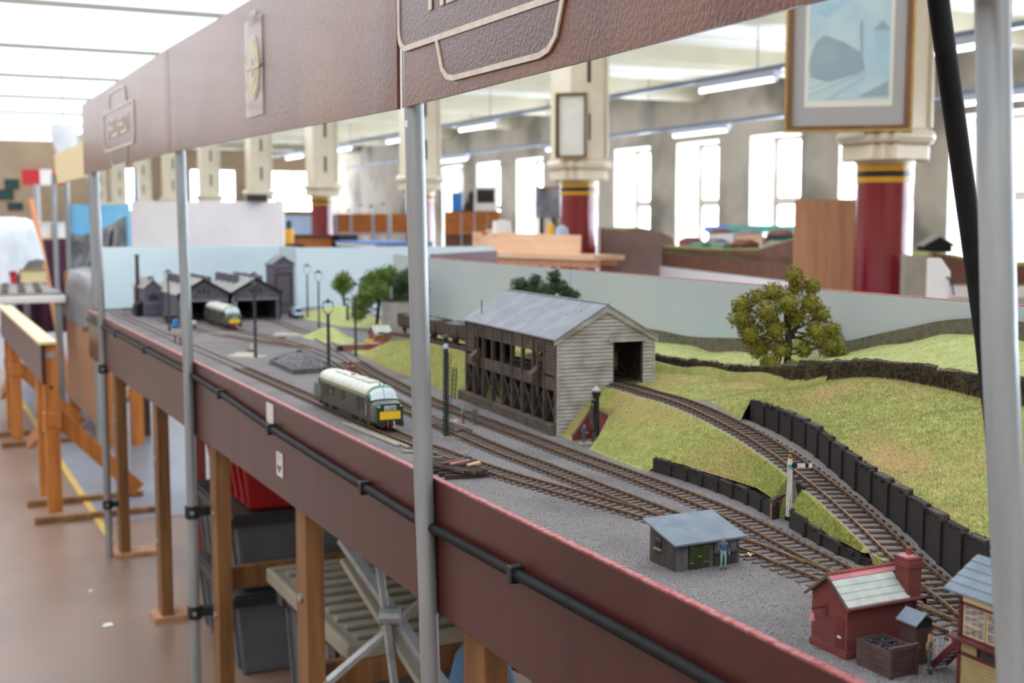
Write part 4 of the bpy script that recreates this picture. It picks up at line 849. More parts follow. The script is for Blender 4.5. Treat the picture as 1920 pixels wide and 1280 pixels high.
def height(x, y):
    e = I('E',y); d = I('D',y); dz = I('DZ',y)-.006; w2 = I('W2',y); w2t = I('W2T',y); sw = I('SW',y); bb = I('BB',y); bz = I('BBZ',y)
    half = .034
    w1 = np.where((y>1.05)&(y<1.782), I('W1',y)-.002, 1.085)
    bump = .0035*np.sin(21*x+3*np.sin(9*y)) + .004*np.sin(13*y+2*np.sin(17*x)) + .0018*np.sin(55*x+33*y)
    zl = w1 + (dz - w1)*np.clip((x-e)/np.maximum(d-half-e, .004), 0, 1)**.85
    hasw2 = (y < 1.735)
    # right of the incline
    t = np.clip((x-w2)/np.maximum(XSW-w2,.01),0,1)
    zr2 = w2t + (sw-w2t)*sstep(t)**.8
    t = np.clip((x-d-half)/np.maximum(XSW-d-half,.01),0,1)
    zr1 = dz + (sw-dz)*t
    blend = np.clip((y-1.735)/.10,0,1)
    zA = np.where(x < w2, dz + (w2t-dz)*np.clip((x-d-half)/np.maximum(w2-d-half,.004),0,1), zr2); bl = sstep((y-1.735)/.22)
    zrb = np.where(hasw2, np.where(x < w2, dz, zr2), zA*(1-bl) + zr1*bl)
    # field behind the stone wall
    t = np.clip((x-XSW)/np.maximum(bb-XSW,.01),0,1)
    zf = (sw+.018*np.clip((3.9-y)/.4,0,1)) + (bz-sw-.018)*t
    z = np.where(x < e, ZS, np.where(x < d-half, zl, np.where(x <= d+half, dz, np.where(x < XSW, zrb, zf))))
    g = np.where(x < d-half, np.clip((x-e)/.03,0,1)*np.clip((d-half-x)/.015,0,1), np.where(x<=d+half, 0, np.clip((x-np.where(hasw2,w2,d+half))/.03,0,1)))
    z = z + bump*np.where(x<e,0,g)
    for pg in CARVE:
        ins = np.ones(np.shape(x), bool)
        for (ax,ay),(bx_,by_) in zip(pg, pg[1:]+pg[:1]): ins &= ((bx_-ax)*(y-ay)-(by_-ay)*(x-ax)) >= 0
        z = np.where(ins, np.minimum(z, ZS-.001), z)
    lo = 1.30+(y-2.18)*.08; z = np.where((y>2.18)&(y<2.69)&(x>lo-.03)&(x<lo+.09), np.minimum(z, ZS+.088), z)
    return z
CARVE = [[(1.13,2.02),(1.18,2.020),(1.232,2.048),(1.229,2.127),(1.172,2.113),(1.13,2.10)], [(1.10,1.364),(1.164,1.372),(1.164,1.425),(1.10,1.411)]]
def grid(name, xa, xb, ya, yb, nx, ny, mats, parent, matfun=None):
    """xa, xb: functions of y"""
    ys = np.linspace(ya, yb, ny); U = np.linspace(0, 1, nx)
    X = np.array([[xa(y)+(xb(y)-xa(y))*u for u in U] for y in ys]); Y = np.repeat(ys[:,None], nx, 1); Z = height(X, Y)
    vs = np.stack([X,Y,Z],-1).reshape(-1,3); fs = [(j*nx+i, j*nx+i+1, (j+1)*nx+i+1, (j+1)*nx+i) for j in range(ny-1) for i in range(nx-1)]
    me = bpy.data.meshes.new(name); me.from_pydata(vs.tolist(), [], fs); me.update()
    return link(name, me, mats, parent, smooth=50)
f = lambda k: (lambda y: float(I(k,y)))
# yard surface: part of the baseboard
ob('yard_surface', MB().add([(XF-.003,y,ZS) for y in (-.2,6.26)] + [(float(I('BB',y))+.02,y,ZS-.0) for y in (-.2,6.26)] , [(0,2,3,1)]), 'ash', lay)
hill = thing('grass_hillside', 'grassy model hillside rising behind the sidings to the backdrop', 'hillside', (1.4,2.2,ZS))
W1O = lambda y: float(I('E',y))+(.004 if y < 1.785 else -.0015)
grid('near_bank', W1O, lambda y: float(I('D',y))-.034, .95, 4.2, 40, 620, 'grass', hill)
grid('incline_bed', lambda y: float(I('D',y))-.035, lambda y: float(I('W2',y))-.0008 if y < 1.735 else float(I('D',y))+.036, .3, 4.2, 8, 330, 'ash2', hill)
grid('upper_bank', lambda y: float(I('W2',y))+.002 if y < 1.735 else float(I('D',y))+.034, lambda y: XSW, .3, 1.7345, 40, 150, 'grass', hill)
grid('rear_bank', lambda y: float(I('D',y))+.034, lambda y: XSW, 1.7355, 4.3, 20, 200, 'grass', hill)
grid('field', lambda y: XSW, lambda y: float(I('BB',y)), .3, 4.6, 16, 200, 'field', hill)
# mounds by the tank and at the back of the yard
def mound(name, label, cx, cy, rx, ry, h, rot=0):
    vs = []; n = 28; k = 8
    for j in range(k+1):
        for i in range(n):
            a = 2*PI*i/n; r_ = j/k; wob = 1+.12*math.sin(3*a+1)+.06*math.sin(7*a)
            x = rx*r_*wob*math.cos(a); y = ry*r_*wob*math.sin(a)
            vs.append((cx+x*math.cos(rot)-y*math.sin(rot), cy+x*math.sin(rot)+y*math.cos(rot), ZS-.001+h*(math.cos(r_*PI)*.5+.5)))
    fs = [(j*n+i, j*n+(i+1)%n, (j+1)*n+(i+1)%n, (j+1)*n+i) for j in range(k) for i in range(n)]
    o = ob(name, MB().add(vs, fs), 'field', smooth=80); return tag(o, label, 'mound')
mound('grass_mound', 'pale green mound beside the small red brick hut', 1.395, 4.36, .085, .22, .045)
mound('grass_mound', 'pale green mound in front of the backdrop beyond the lamp posts', 1.72, 5.2, .16, .5, .06)
# static grass fibres
def fibres(name, n, xa, xb, ya, yb, mm, length, parent, dens=None):
    y = rng.uniform(ya, yb, n)*1.0; u = rng.uniform(0, 1, n)
    # denser towards the near end
    y = ya + (yb-ya)*rng.uniform(0,1,n)**1.35
    A = np.array([xa(v) for v in y]); B = np.array([xb(v) for v in y]); ok = B-A > .004
    y, u, A, B = y[ok], u[ok], A[ok], B[ok]; x = A+(B-A)*u; z = height(x, y); ok = z > ZS+.002; x, y, z = x[ok], y[ok], z[ok]
    k = len(x); L_ = rng.uniform(.5,1.2,k)*length; a = rng.uniform(0,2*PI,k); tl = rng.uniform(0,.9,k); b_ = rng.uniform(0,2*PI,k); wd = rng.uniform(.00035,.0007,k)
    P0 = np.stack([x-wd*np.cos(a), y-wd*np.sin(a), z-.0005],-1); P1 = np.stack([x+wd*np.cos(a), y+wd*np.sin(a), z-.0005],-1)
    P2 = np.stack([x+L_*np.sin(tl)*np.cos(b_), y+L_*np.sin(tl)*np.sin(b_), z+L_*np.cos(tl)],-1)
    V = np.stack([P0,P1,P2],1).reshape(-1,3)
    me = bpy.data.meshes.new(name); me.vertices.add(3*k); me.vertices.foreach_set('co', V.ravel()); me.loops.add(3*k); me.loops.foreach_set('vertex_index', np.arange(3*k, dtype=np.int32))
    me.polygons.add(k); me.polygons.foreach_set('loop_start', np.arange(0,3*k,3,dtype=np.int32)); me.polygons.foreach_set('loop_total', np.full(k,3,dtype=np.int32)); me.update(); me.validate()
    o = link(name, me, mm, parent); o['kind'] = 'stuff'; return o
fibres('grass_fibres', 60000, W1O, lambda y: float(I('D',y))-.036, 1.08, 3.2, 'blade2', .0035, hill)
fibres('grass_fibres', 80000, lambda y: float(I('W2',y))+.004, lambda y: XSW-.006, .7, 1.734, 'blade', .0040, hill)
fibres('grass_fibres', 25000, lambda y: float(I('D',y))+.04, lambda y: XSW-.006, 1.737, 3.2, 'blade', .0035, hill)
fibres('grass_fibres', 20000, lambda y: XSW+.008, lambda y: float(I('BB',y))-.01, .7, 3.2, 'blade2', .0035, hill)
def pts_stuff(name, n, x0, x1, y0, y1, mm, r0, r1, parent, zf=None):
    x = rng.uniform(x0,x1,n); y = y0+(y1-y0)*rng.uniform(0,1,n)**1.6; r_ = rng.uniform(r0,r1,n)
    if zf is None: ok = x < I('E',y)-.004
    else: ok = np.ones(n, bool)
    x,y,r_ = x[ok],y[ok],r_[ok]; k = len(x); z = np.full(k, ZS) if zf is None else zf(x,y)
    T4 = np.array([(1,1,1),(1,-1,-1),(-1,1,-1),(-1,-1,1)])/1.7
    rot = rng.uniform(-1,1,(k,4,3))*.5; V = (np.stack([x,y,z],-1)[:,None,:] + (T4[None]+rot)*r_[:,None,None]).reshape(-1,3)
    F4 = np.array([(0,1,2),(0,2,3),(0,3,1),(1,3,2)]); Fi = (np.arange(k)[:,None,None]*4 + F4[None]).reshape(-1)
    me = bpy.data.meshes.new(name); me.vertices.add(4*k); me.vertices.foreach_set('co', V.ravel()); me.loops.add(12*k); me.loops.foreach_set('vertex_index', Fi.astype(np.int32))
    me.polygons.add(4*k); me.polygons.foreach_set('loop_start', np.arange(0,12*k,3,dtype=np.int32)); me.polygons.foreach_set('loop_total', np.full(4*k,3,dtype=np.int32)); me.update(); me.validate()
    o = link(name, me, mm, parent); o['kind'] = 'stuff'; return o
pts_stuff('ash_grains', 42000, XF+.002, 1.14, .62, 2.6, 'grain', .0004, .0010, lay)
pts_stuff('dark_grains', 26000, XF+.002, 1.14, .62, 2.6, 'grain_dark', .0004, .0011, lay)
pts_stuff('pale_grains', 3500, XF+.004, 1.14, .62, 2.2, 'notice', .0003, .0007, lay)
# ------------------------------------------------------------------ tracks
def poly(tab): return [(float(x), float(y)) for y, x in tab]
def sample(pts, step):
    """pts: list of (x,y,z) -> smooth evenly spaced list of (p, tangent)"""
    P = np.array(pts, float); s_ = np.concatenate([[0], np.cumsum(np.linalg.norm(np.diff(P[:,:2],axis=0),axis=1))])
    # catmull-rom resample
    fine = []
    for i in range(len(P)-1):
        p0 = P[max(i-1,0)]; p1 = P[i]; p2 = P[i+1]; p3 = P[min(i+2,len(P)-1)]
        for t in np.linspace(0,1,12,endpoint=False):
            fine.append(.5*((2*p1)+(-p0+p2)*t+(2*p0-5*p1+4*p2-p3)*t*t+(-p0+3*p1-3*p2+p3)*t**3))
    fine.append(P[-1]); Q = np.array(fine); s_ = np.concatenate([[0], np.cumsum(np.linalg.norm(np.diff(Q[:,:2],axis=0),axis=1))])
    n = int(s_[-1]/step); S_ = np.linspace(0, s_[-1], n+1); out = np.stack([np.interp(S_, s_, Q[:,k]) for k in range(3)],-1)
    T = np.gradient(out, axis=0); T[:,2] = 0; T /= np.linalg.norm(T,axis=1)[:,None]
    return out, T
SL = mesh(MB().bx(-.029,.029,-.0035,.0035,-.001,.0022), 'sleeper'); SL.materials.append(m['sleeper'])
G = .0170
def track(label, pts, sl_to=99, skip=None, seed=1, sl_long=None, sl_from=-9):
    rs = random.Random(seed)
    Pt, Tg = sample(pts, .0178); t = thing('railway_track', label, 'track', (Pt[0][0], Pt[0][1], Pt[0][2]), 0, 'model railway tracks')
    base = Vector(t.location)
    for sg in (-1, 1):
        rg = []; hd = []
        for p, tn in zip(Pt, Tg):
            nx, ny = tn[1], -tn[0]; x = p[0]+sg*G*nx; y = p[1]+sg*G*ny; z = p[2]; w_ = .0008
            rg.append([(x-nx*w_*1.5, y-ny*w_*1.5, z+.002), (x+nx*w_*1.5, y+ny*w_*1.5, z+.002), (x+nx*w_, y+ny*w_, z+.0056), (x-nx*w_, y-ny*w_, z+.0056)])
            hd.append([(x-nx*w_*1.05, y-ny*w_*1.05, z+.0056), (x+nx*w_*1.05, y+ny*w_*1.05, z+.0056), (x+nx*w_*.95, y+ny*w_*.95, z+.0063), (x-nx*w_*.95, y-ny*w_*.95, z+.0063)])
        r_ = ob('rail', MB().loft(rg), 'rail', t); ob('rail_head', MB().loft(hd), 'railtop', r_, world=False)
    ch = MB(); k = 0
    for i, (p, tn) in enumerate(zip(Pt, Tg)):
        if p[1] > sl_to or p[1] < sl_from or (skip and skip(p)) or k >= 295: continue
        o = bpy.data.objects.new('sleeper', SL); COL.objects.link(o); o.parent = t; k += 1
        o.location = Vector((p[0]+rs.uniform(-.0008,.0008), p[1], p[2]+rs.uniform(-.0006,.0004))) - base; o.rotation_euler = (0,0,math.atan2(tn[1],tn[0])-PI/2+rs.uniform(-.03,.03))
        if sl_long: o.scale = (sl_long(p), 1, 1)
        nx, ny = tn[1], -tn[0]
        for sg in (-1,1):
            x = p[0]+sg*G*nx; y = p[1]+sg*G*ny; ch.bar((x-nx*.0034,y-ny*.0034,p[2]+.003),(x+nx*.0034,y+ny*.0034,p[2]+.003),.0042,.003)
    if ch.v: c_ = ob('rail_chairs', ch, 'chair', t); c_['kind'] = 'stuff'
    return t
z_ = ZS
A_pts = [(.985,1.20,z_),(.99,1.30,z_),(.966,1.50,z_),(.95,1.585,z_),(.93,1.70,z_),(.906,1.84,z_),(.892,1.98,z_),(.882,2.15,z_),(.876,2.35,z_),(.876,2.85,z_),(.875,3.4,z_),(.872,4.2,z_),(.87,5.2,z_),(.87,6.1,z_)]
B_pts = [(.975,.45,z_),(.984,.90,z_),(.988,1.1,z_),(.992,1.3,z_),(.993,1.52,z_),(.994,1.75,z_),(.994,1.93,z_),(.993,2.05,z_),(1.003,2.3,z_),(1.013,2.47,z_),(1.035,2.75,z_),(1.08,3.05,z_),(1.15,3.4,z_),(1.20,3.75,z_),(1.215,4.1,z_),(1.19,4.5,z_),(1.16,4.9,z_),(1.165,5.3,z_),(1.17,5.7,z_)]
C_pts = [(.987,.96,z_),(1.0,1.05,z_),(1.024,1.16,z_),(1.045,1.27,z_),(1.07,1.40,z_),(1.086,1.55,z_),(1.093,1.73,z_),(1.096,1.95,z_),(1.104,2.2,z_),(1.112,2.45,z_),(1.122,2.72,z_),(1.15,3.0,z_),(1.20,3.4,z_),(1.27,3.8,z_),(1.345,4.3,z_),(1.40,4.9,z_),(1.42,5.3,z_),(1.42,5.7,z_)]
D_pts = [(x,y,float(I('DZ',y))-.005) for y,x in T_D if y > .3]
D_pts = [(1.0,.6,1.085)] + [p for p in D_pts if p[1] > .8 and p[1] < 3.3] + [(1.325,3.3,1.184),(1.33,3.6,1.17)]
track('front siding carrying the green diesel along the maroon edge', A_pts, sl_to=3.6, skip=lambda p: p[1] < 1.46, seed=1)
track('through track between the hut and the coal stage', B_pts, sl_to=3.6, seed=2, sl_long=lambda p: 1.35 if .95 < p[1] < 1.5 else 1)
track('track running past the foot of the coal stage', C_pts, sl_to=3.6, skip=lambda p: p[1] < 1.02, seed=3)
track('inclined track climbing through the coal stage on the bank', D_pts, seed=4)
F_pts = [(1.215,4.05,z_),(1.14,4.3,z_),(1.06,4.65,z_),(1.02,5.0,z_),(.99,5.5,z_)]
track('short rusty siding curving off towards the far sheds', F_pts, sl_to=0, seed=5)
t = thing('inspection_pit', 'dark timber edged pit between the rails near the lattice lamp', 'pit', (1.02,2.45,ZS))
ob('pit_board', MB().bx(1.0,1.03,2.30,2.62,ZS+.0022,ZS+.004), 'chair', t); ob('pit_edge', MB().bx(.998,1.0,2.28,2.64,ZS+.001,ZS+.006).bx(1.03,1.032,2.28,2.64,ZS+.001,ZS+.006), 'oldtimber', t)
# ------------------------------------------------------------------ retaining walls
WALLTAB = {}
def retaining(label, base, top, step, mm='walldark', toward=-1, thick=.01, names=None):
    """base: list of (y,x,zbase,ztop) along increasing y; pieces: wall_section, pilaster, coping_stone"""
    WALLTAB[label] = base; b0 = base[0]; t = thing('retaining_wall', label, 'wall', (b0[1], b0[0], b0[2]))
    ys = np.linspace(base[0][0], base[-1][0], max(2, int(round((base[-1][0]-base[0][0])/step))+1)); tab = lambda k: np.interp(ys, [b[0] for b in base], [b[k] for b in base])
    xs, zb, zt = tab(1), tab(2), tab(3); rs = random.Random(3)
    for i in range(len(ys)-1):
        a = Vector((xs[i],ys[i],0)); b = Vector((xs[i+1],ys[i+1],0)); d = (b-a).normalized(); n = Vector((-d.y,d.x,0)); n = n if n.x > 0 else -n
        dz = rs.uniform(-.001,.001); zz = max(zt[i],zt[i+1])+dz; z0 = min(zb[i],zb[i+1])-.004
        ob('wall_section', MB().add([a+Vector((0,0,z0)),b+Vector((0,0,z0)),b+n*thick+Vector((0,0,z0)),a+n*thick+Vector((0,0,z0)),a+Vector((0,0,zz)),b+Vector((0,0,zz)),b+n*thick+Vector((0,0,zz)),a+n*thick+Vector((0,0,zz))],
           [(0,3,2,1),(4,5,6,7),(0,1,5,4),(1,2,6,5),(2,3,7,6),(3,0,4,7)]), mm, t)
        p = a - n*.003; ob('pilaster', MB().prism([(-.0045,0),(.0045,0),(.0045,zz-z0-.004),(.0,zz-z0),(-.0045,zz-z0-.004)], p+Vector((0,0,z0)), d, (0,0,1), n*.006), mm, t)
        L_ = (b-a).length
        if rs.random() < .45:
            ob('coping_stone', MB().prism([(0.002,0),(L_-.002-rs.random()*.012,0),(L_-.004-rs.random()*.01,.0028),(.003,.0028)], a - n*.0006 + Vector((0,0,zz-.0010)), d, (0,0,1), n*(thick+.002)), 'coping', t)
    return t
retaining('low soot black wall beside the track below the signal', [(1.415,1.123,1.085,1.110),(1.486,1.143,1.085,1.109),(1.6,1.155,1.085,1.107),(1.71,1.158,1.085,1.108),(1.78,1.150,1.085,1.109)], None, .0455)
retaining('shorter soot black wall right of the white signal', [(1.13,1.070,1.085,1.094),(1.20,1.073,1.085,1.097),(1.26,1.085,1.085,1.101),(1.36,1.11,1.085,1.110)], None, .046)
retaining('long soot black wall stepping up behind the incline', [(.85,1.07,1.09,1.150),(1.058,1.114,1.096,1.152),(1.173,1.160,1.108,1.159),(1.263,1.186,1.123,1.168),(1.346,1.213,1.137,1.177),(1.523,1.278,1.154,1.197),(1.632,1.305,1.166,1.204),(1.735,1.322,1.173,1.206)], None, .0505)
# recess for the signal
t = thing('signal_recess', 'small brick sided recess in the low wall under the signal', 'recess', (1.13,1.39,ZS))
ob('side_wall', MB().prism([(0,0),(.05,0),(.05,.034),(0,.026)], (1.119,1.412,ZS-.002), (.95,.3,0), (0,0,1), (.001,.006,0)), 'brick_far', t)
ob('side_wall', MB().prism([(0,0),(.05,0),(.05,.034),(0,.026)], (1.111,1.362,ZS-.002), (.95,.3,0), (0,0,1), (.001,-.006,0)), 'walldark', t)
ob('side_coping', MB().prism([(0,.0),(.052,.008),(.052,.012),(0,.004)], (1.111,1.36,ZS+.025), (.95,.3,0), (0,0,1), (.002,-.01,0)), 'coping', t); ob('side_coping', MB().prism([(0,.0),(.052,.008),(.052,.012),(0,.004)], (1.119,1.411,ZS+.025), (.95,.3,0), (0,0,1), (.001,.009,0)), 'coping', t)
ob('back_wall', MB().bx(1.163,1.168,1.37,1.43,ZS-.002,ZS+.05), 'walldark', t)
# dry stone wall across the hillside
sw = thing('dry_stone_wall', 'dark dry stone wall winding along the top of the hillside', 'wall', (XSW,1.8,1.2))
ys = np.linspace(.75, 3.0, 91); rs = random.Random(11)
for i in range(90):
    y0, y1 = ys[i], ys[i+1]-.0005; xo = XSW + .010*math.sin(3.1*y0+.5) + rs.uniform(-.0012,.0012); zb = float(I('SW',y0)); h = (.036 if y0 < 1.9 else .030) + rs.uniform(-.0025,.003)
    ob('stone_section', MB().add([(xo,y0,zb-.012),(xo+.012,y0,zb-.012),(xo+.012,y1,zb-.012),(xo,y1,zb-.012),(xo+.001,y0,zb+h-.002),(xo+.011,y0,zb+h),(xo+.011,y1,zb+h+rs.uniform(-.002,.002)),(xo+.001,y1,zb+h-.002)],
        [(0,3,2,1),(4,5,6,7),(0,1,5,4),(1,2,6,5),(2,3,7,6),(3,0,4,7)]), 'drystone', sw)
    if rs.random() < .55: ob('cap_stone', MB().bx(xo+.001,xo+.0105,y0+.003,y1-rs.uniform(.001,.010),zb+h-.002,zb+h+.0025), 'drystone_top' if rs.random() < .3 else 'drystone', sw)
o = pts_stuff('wall_rubble', 5000, 0, 1, 0, 1, 'drystone', .001, .0026, sw, zf=lambda x, y: x*0)
# place the rubble on the wall face
me = o.data; k = len(me.vertices)//4; V = np.empty(len(me.vertices)*3); me.vertices.foreach_get('co', V); V = V.reshape(k,4,3); c_ = V.mean(1); yy = .75+2.2*rng.uniform(0,1,k)
V = V - c_[:,None,:] + np.stack([XSW+.010*np.sin(3.1*yy+.5)-.0005, yy, np.interp(yy,*ARR['SW'])+rng.uniform(-.004,.034,k)],-1)[:,None,:]; me.vertices.foreach_set('co', V.ravel()); me.update()
# ------------------------------------------------------------------ backdrop boards
def backdrop(label, p0, p1, z0, z1, mm, edge=True, th=.012, world_n=1):
    t = thing('backdrop_board', label, 'backdrop', (p0[0],p0[1],z0)); d = Vector((p1[0]-p0[0],p1[1]-p0[1],0)); L_ = d.length; d.normalize(); n = Vector((d.y,-d.x,0))*world_n
    ob('panel', MB().prism([(0,0),(L_,0),(L_,z1-z0),(0,z1-z0)], (p0[0],p0[1],z0), d, (0,0,1), n*th), mm, t)
    if edge: ob('painted_edge', MB().prism([(0,z1-z0),(L_,z1-z0),(L_,z1-z0+.002),(0,z1-z0+.002)], Vector((p0[0],p0[1],z0)), d, (0,0,1), n*th), 'red_edge', t)
    return t
bbx = lambda y: float(I('BB',y))
yj = 2.19
t1 = backdrop('nearest green grey painted sky board behind the big tree', (bbx(.4),.4), (bbx(yj-.004),yj-.004), .95, 1.372, 'backsky')
t2 = backdrop('green grey painted sky board behind the coal stage roof', (bbx(yj+.004),yj+.004), (bbx(3.30),3.30), .95, 1.371, 'backsky')
t3 = backdrop('green grey painted sky board beyond the nearest pole', (bbx(3.305),3.305), (bbx(5.1),5.1), .95, 1.37, 'backsky')
ob('worn_joint', MB().bx(bbx(yj)-.006,bbx(yj)-.001,yj-.006,yj+.003,1.22,1.372), 'notice', t1)
ob('joint_fleck', MB().bx(bbx(yj)-.0075,bbx(yj)-.005,yj-.003,yj,1.30,1.365), 'maroon', t1)
# painted stone wall strip along the foot of the boards (flat painting with its own outline)
def painted(y0, y1, top, mm, t, off, nm):
    N = 40; q = MB(); ys = np.linspace(y0,y1,N); vs = []
    for y in ys: vs += [(bbx(y)-off,y,float(I('BBZ',y))-.02), (bbx(y)-off,y,float(I('BBZ',y))+top(y))]
    q.add(vs, [(2*i,2*i+2,2*i+3,2*i+1) for i in range(N-1)]); ob(nm, q, mm, t)
painted(.5,2.05, lambda y: .030+.004*math.sin(9*y), 'painted_wall', t1, .001, 'painted_stone_wall'); painted(2.2,3.29, lambda y: .030+.003*math.sin(14*y), 'painted_wall', t2, .001, 'painted_stone_wall')
painted(2.10,2.18, lambda y: .05*math.sin((y-2.10)/.08*PI)+.004*math.sin(90*y), 'painted_bush', t1, .0015, 'painted_bush'); painted(1.98,2.07, lambda y: .055*math.sin((y-1.98)/.09*PI)+.01, 'painted_bush', t1, .0017, 'painted_bush')
backdrop('pale blue backdrop board at the far end behind the engine sheds', (.85,6.26), (1.76,6.36), 1.0, 1.392, 'backsky2', False, world_n=-1)
backdrop('narrow shaded return of the far backdrop behind the tower', (1.765,6.36), (1.765,6.06), 1.0, 1.388, 'backsky', False, world_n=-1)  # darker sky colour than its neighbours, shade put into the paint
backdrop('pale blue backdrop board right of the tower', (1.765,6.05), (2.80,5.9), 1.0, 1.386, 'backsky2', False, world_n=-1)
backdrop('dark maroon outer board seen above the near backdrop', (1.95,4.7), (2.46,5.15), .95, 1.383, 'maroon', False, world_n=-1)

# broken stone along the tops of the retaining walls
def rubble(parent, tab, n, dx, dz0, dz1, mm, r0, r1):
    o = pts_stuff('broken_top_stones', n, 0, 1, 0, 1, mm, r0, r1, parent, zf=lambda x, y: x*0)
    me = o.data; k = len(me.vertices)//4; V = np.empty(len(me.vertices)*3); me.vertices.foreach_get('co', V); V = V.reshape(k,4,3); c_ = V.mean(1)
    ys = np.array([a[0] for a in tab]); yy = rng.uniform(ys[0], ys[-1], k)
    V = V - c_[:,None,:] + np.stack([np.interp(yy, ys, [a[1] for a in tab])+rng.uniform(-.001,dx,k), yy, np.interp(yy, ys, [a[3] for a in tab])+rng.uniform(dz0,dz1,k)],-1)[:,None,:]
    me.vertices.foreach_set('co', V.ravel()); me.update()
for w_ in [o for o in COL.objects if o.name.startswith('retaining_wall') and o.parent is None]:
    tab = WALLTAB[w_['label']]; rubble(w_, tab, int(900*(tab[-1][0]-tab[0][0])), .011, -.003, .0022, 'walldark', .0012, .0030)
# dusty patches on the yard
for i, (x, y, r_, mm) in enumerate(((.985,2.262,.022,'blade2'),(1.005,2.42,.018,'cream_plastic'),(1.05,2.44,.014,'cream_plastic'),(1.30,4.62,.05,'cream_plastic'),(.98,3.95,.05,'cream_plastic'),(1.06,4.75,.04,'cream_plastic'))):
    ob('dusty_patch', MB().prism([(r_*(1+.35*math.sin(3*a+i)+.2*math.sin(7*a))*math.cos(a), 1.6*r_*(1+.3*math.sin(2*a+i))*math.sin(a)) for a in np.linspace(0,2*PI,24,endpoint=False)], (x,y,ZS+.0001), (1,0,0), (0,1,0), (0,0,.0004)), mm, lay)
# ================================================================== trees
def clump_mesh(centres, n_each, leaf, seed):
    g = np.random.default_rng(seed); V = []
    for (cx,cy,cz,r_) in centres:
        k = int(n_each*(r_/.03)**2)+40
        d = g.normal(size=(k,3)); d /= np.linalg.norm(d,axis=1)[:,None]; rad = r_*(g.uniform(.55,1.05,k))**.6
        rad = rad*(1+.22*np.sin(5*d[:,0]*3+cx*90)*np.sin(4*d[:,1]*3+cz*80))
        c_ = np.array([cx,cy,cz])+d*rad[:,None]*np.array([1,1,.92])
        T4 = g.normal(size=(k,4,3))*leaf
        V.append((c_[:,None,:]+T4).reshape(-1,3))
    V = np.concatenate(V); k = len(V)//4
    F4 = np.array([(0,1,2),(0,2,3),(0,3,1),(1,3,2)]); Fi = (np.arange(k)[:,None,None]*4+F4[None]).reshape(-1)
    me = bpy.data.meshes.new('foliage'); me.vertices.add(4*k); me.vertices.foreach_set('co', V.ravel()); me.loops.add(12*k); me.loops.foreach_set('vertex_index', Fi.astype(np.int32))
    me.polygons.add(4*k); me.polygons.foreach_set('loop_start', np.arange(0,12*k,3,dtype=np.int32)); me.polygons.foreach_set('loop_total', np.full(4*k,3,dtype=np.int32)); me.update(); me.validate(); return me
def tree(label, base, trunk_top, cl, mm, leaf=.0016, n=900, trunk_r=.006, seed=1, branch=True):
    t = thing('model_tree', label, 'tree', base); b = Vector(base); tt = Vector(trunk_top)
    ob('trunk', MB().sweep([b, b.lerp(tt,.5)+Vector((.004,-.004,0)), tt], trunk_r, 8), 'bark', t, smooth=60)
    if branch:
        for i, (x,y,z,r_) in enumerate(cl):
            s_ = b.lerp(tt, .35+.5*((i*37)%10)/10); ob('branch', MB().sweep([s_, s_.lerp(Vector((x,y,z)),.6)+Vector((0,0,-.004)), (x,y,z)], trunk_r*.3, 5), 'bark', t)
    core = MB()
    for (x,y,z,r_) in cl: core.ball((x,y,z), r_*.62, 8, 5)
    f_ = ob('foliage_core', core, mm, t, smooth=180); f_['kind'] = 'stuff'
    me = clump_mesh(cl, n, leaf, seed); o = link('foliage', me, mm, t); o['kind'] = 'stuff'
    return t
RT = Vector((math.cos(R(26.2)), -math.sin(R(26.2)), 0)); FWD = Vector((math.sin(R(26.2)), math.cos(R(26.2)), 0))
def cl_from(base, lst):
    """lst of (right, depth, up, radius) relative to base, in the direction across the layout"""
    b = Vector(base); return [tuple(b + RT*a + FWD*d + Vector((0,0,u))) + (r_,) for a, d, u, r_ in lst]
tb = (1.60,1.985,1.205)
tree('big olive green autumn tree in front of the nearest sky board', tb, (1.605,1.99,1.33), cl_from(tb, [
 (.015,0,.205,.020),(.052,.01,.182,.020),(.018,.01,.178,.019),(-.03,0,.170,.024),(-.062,0,.160,.020),(-.005,-.02,.150,.026),(.045,-.01,.150,.022),
 (-.088,.01,.145,.022),(-.092,0,.118,.026),(-.045,-.02,.130,.026),(.02,0,.120,.026),(.068,0,.125,.022),(-.075,-.01,.088,.028),(-.03,-.02,.095,.026),
 (.055,-.02,.090,.026),(.092,0,.095,.020),(.085,-.01,.062,.026),(-.055,0,.055,.024),(-.04,-.03,.030,.020),(-.015,-.02,.055,.020),(.035,-.01,.055,.018),(.105,-.01,.050,.018),(-.03,-.04,.012,.018),(.005,-.03,.025,.013)]), 'leaf_olive', .0017, 750, .007, 21)
tb = (1.66,3.15,1.20)
tree('dark green bushy tree behind the coal stage roof', tb, (1.66,3.15,1.33), cl_from(tb, [(-.075,0,.135,.026),(-.045,0,.120,.030),(-.03,0,.150,.020),(.0,-.02,.12,.028),(.025,0,.160,.022),(.04,0,.130,.026),(.06,0,.115,.022),(.085,0,.105,.016),(-.09,0,.11,.018),(.0,0,.09,.03),(.10,0,.085,.01)]), 'leaf_dark', .0022, 420, .006, 22)
tb = (1.72,4.75,1.10)
tree('large mid green tree right of the tall lamps by the tank', tb, (1.72,4.72,1.27), cl_from(tb, [(-.05,-.1,.09,.045),(-.02,-.1,.13,.05),(.0,0,.18,.05),(.05,0,.20,.045),(.09,0,.17,.05),(.04,-.05,.13,.055),(.10,-.05,.11,.05),(-.03,0,.17,.04),(.14,0,.20,.035),(.15,-.02,.15,.04),(-.06,-.12,.05,.035)]), 'leaf_mid', .003, 260, .008, 23)
tb = (1.80,5.42,1.09)
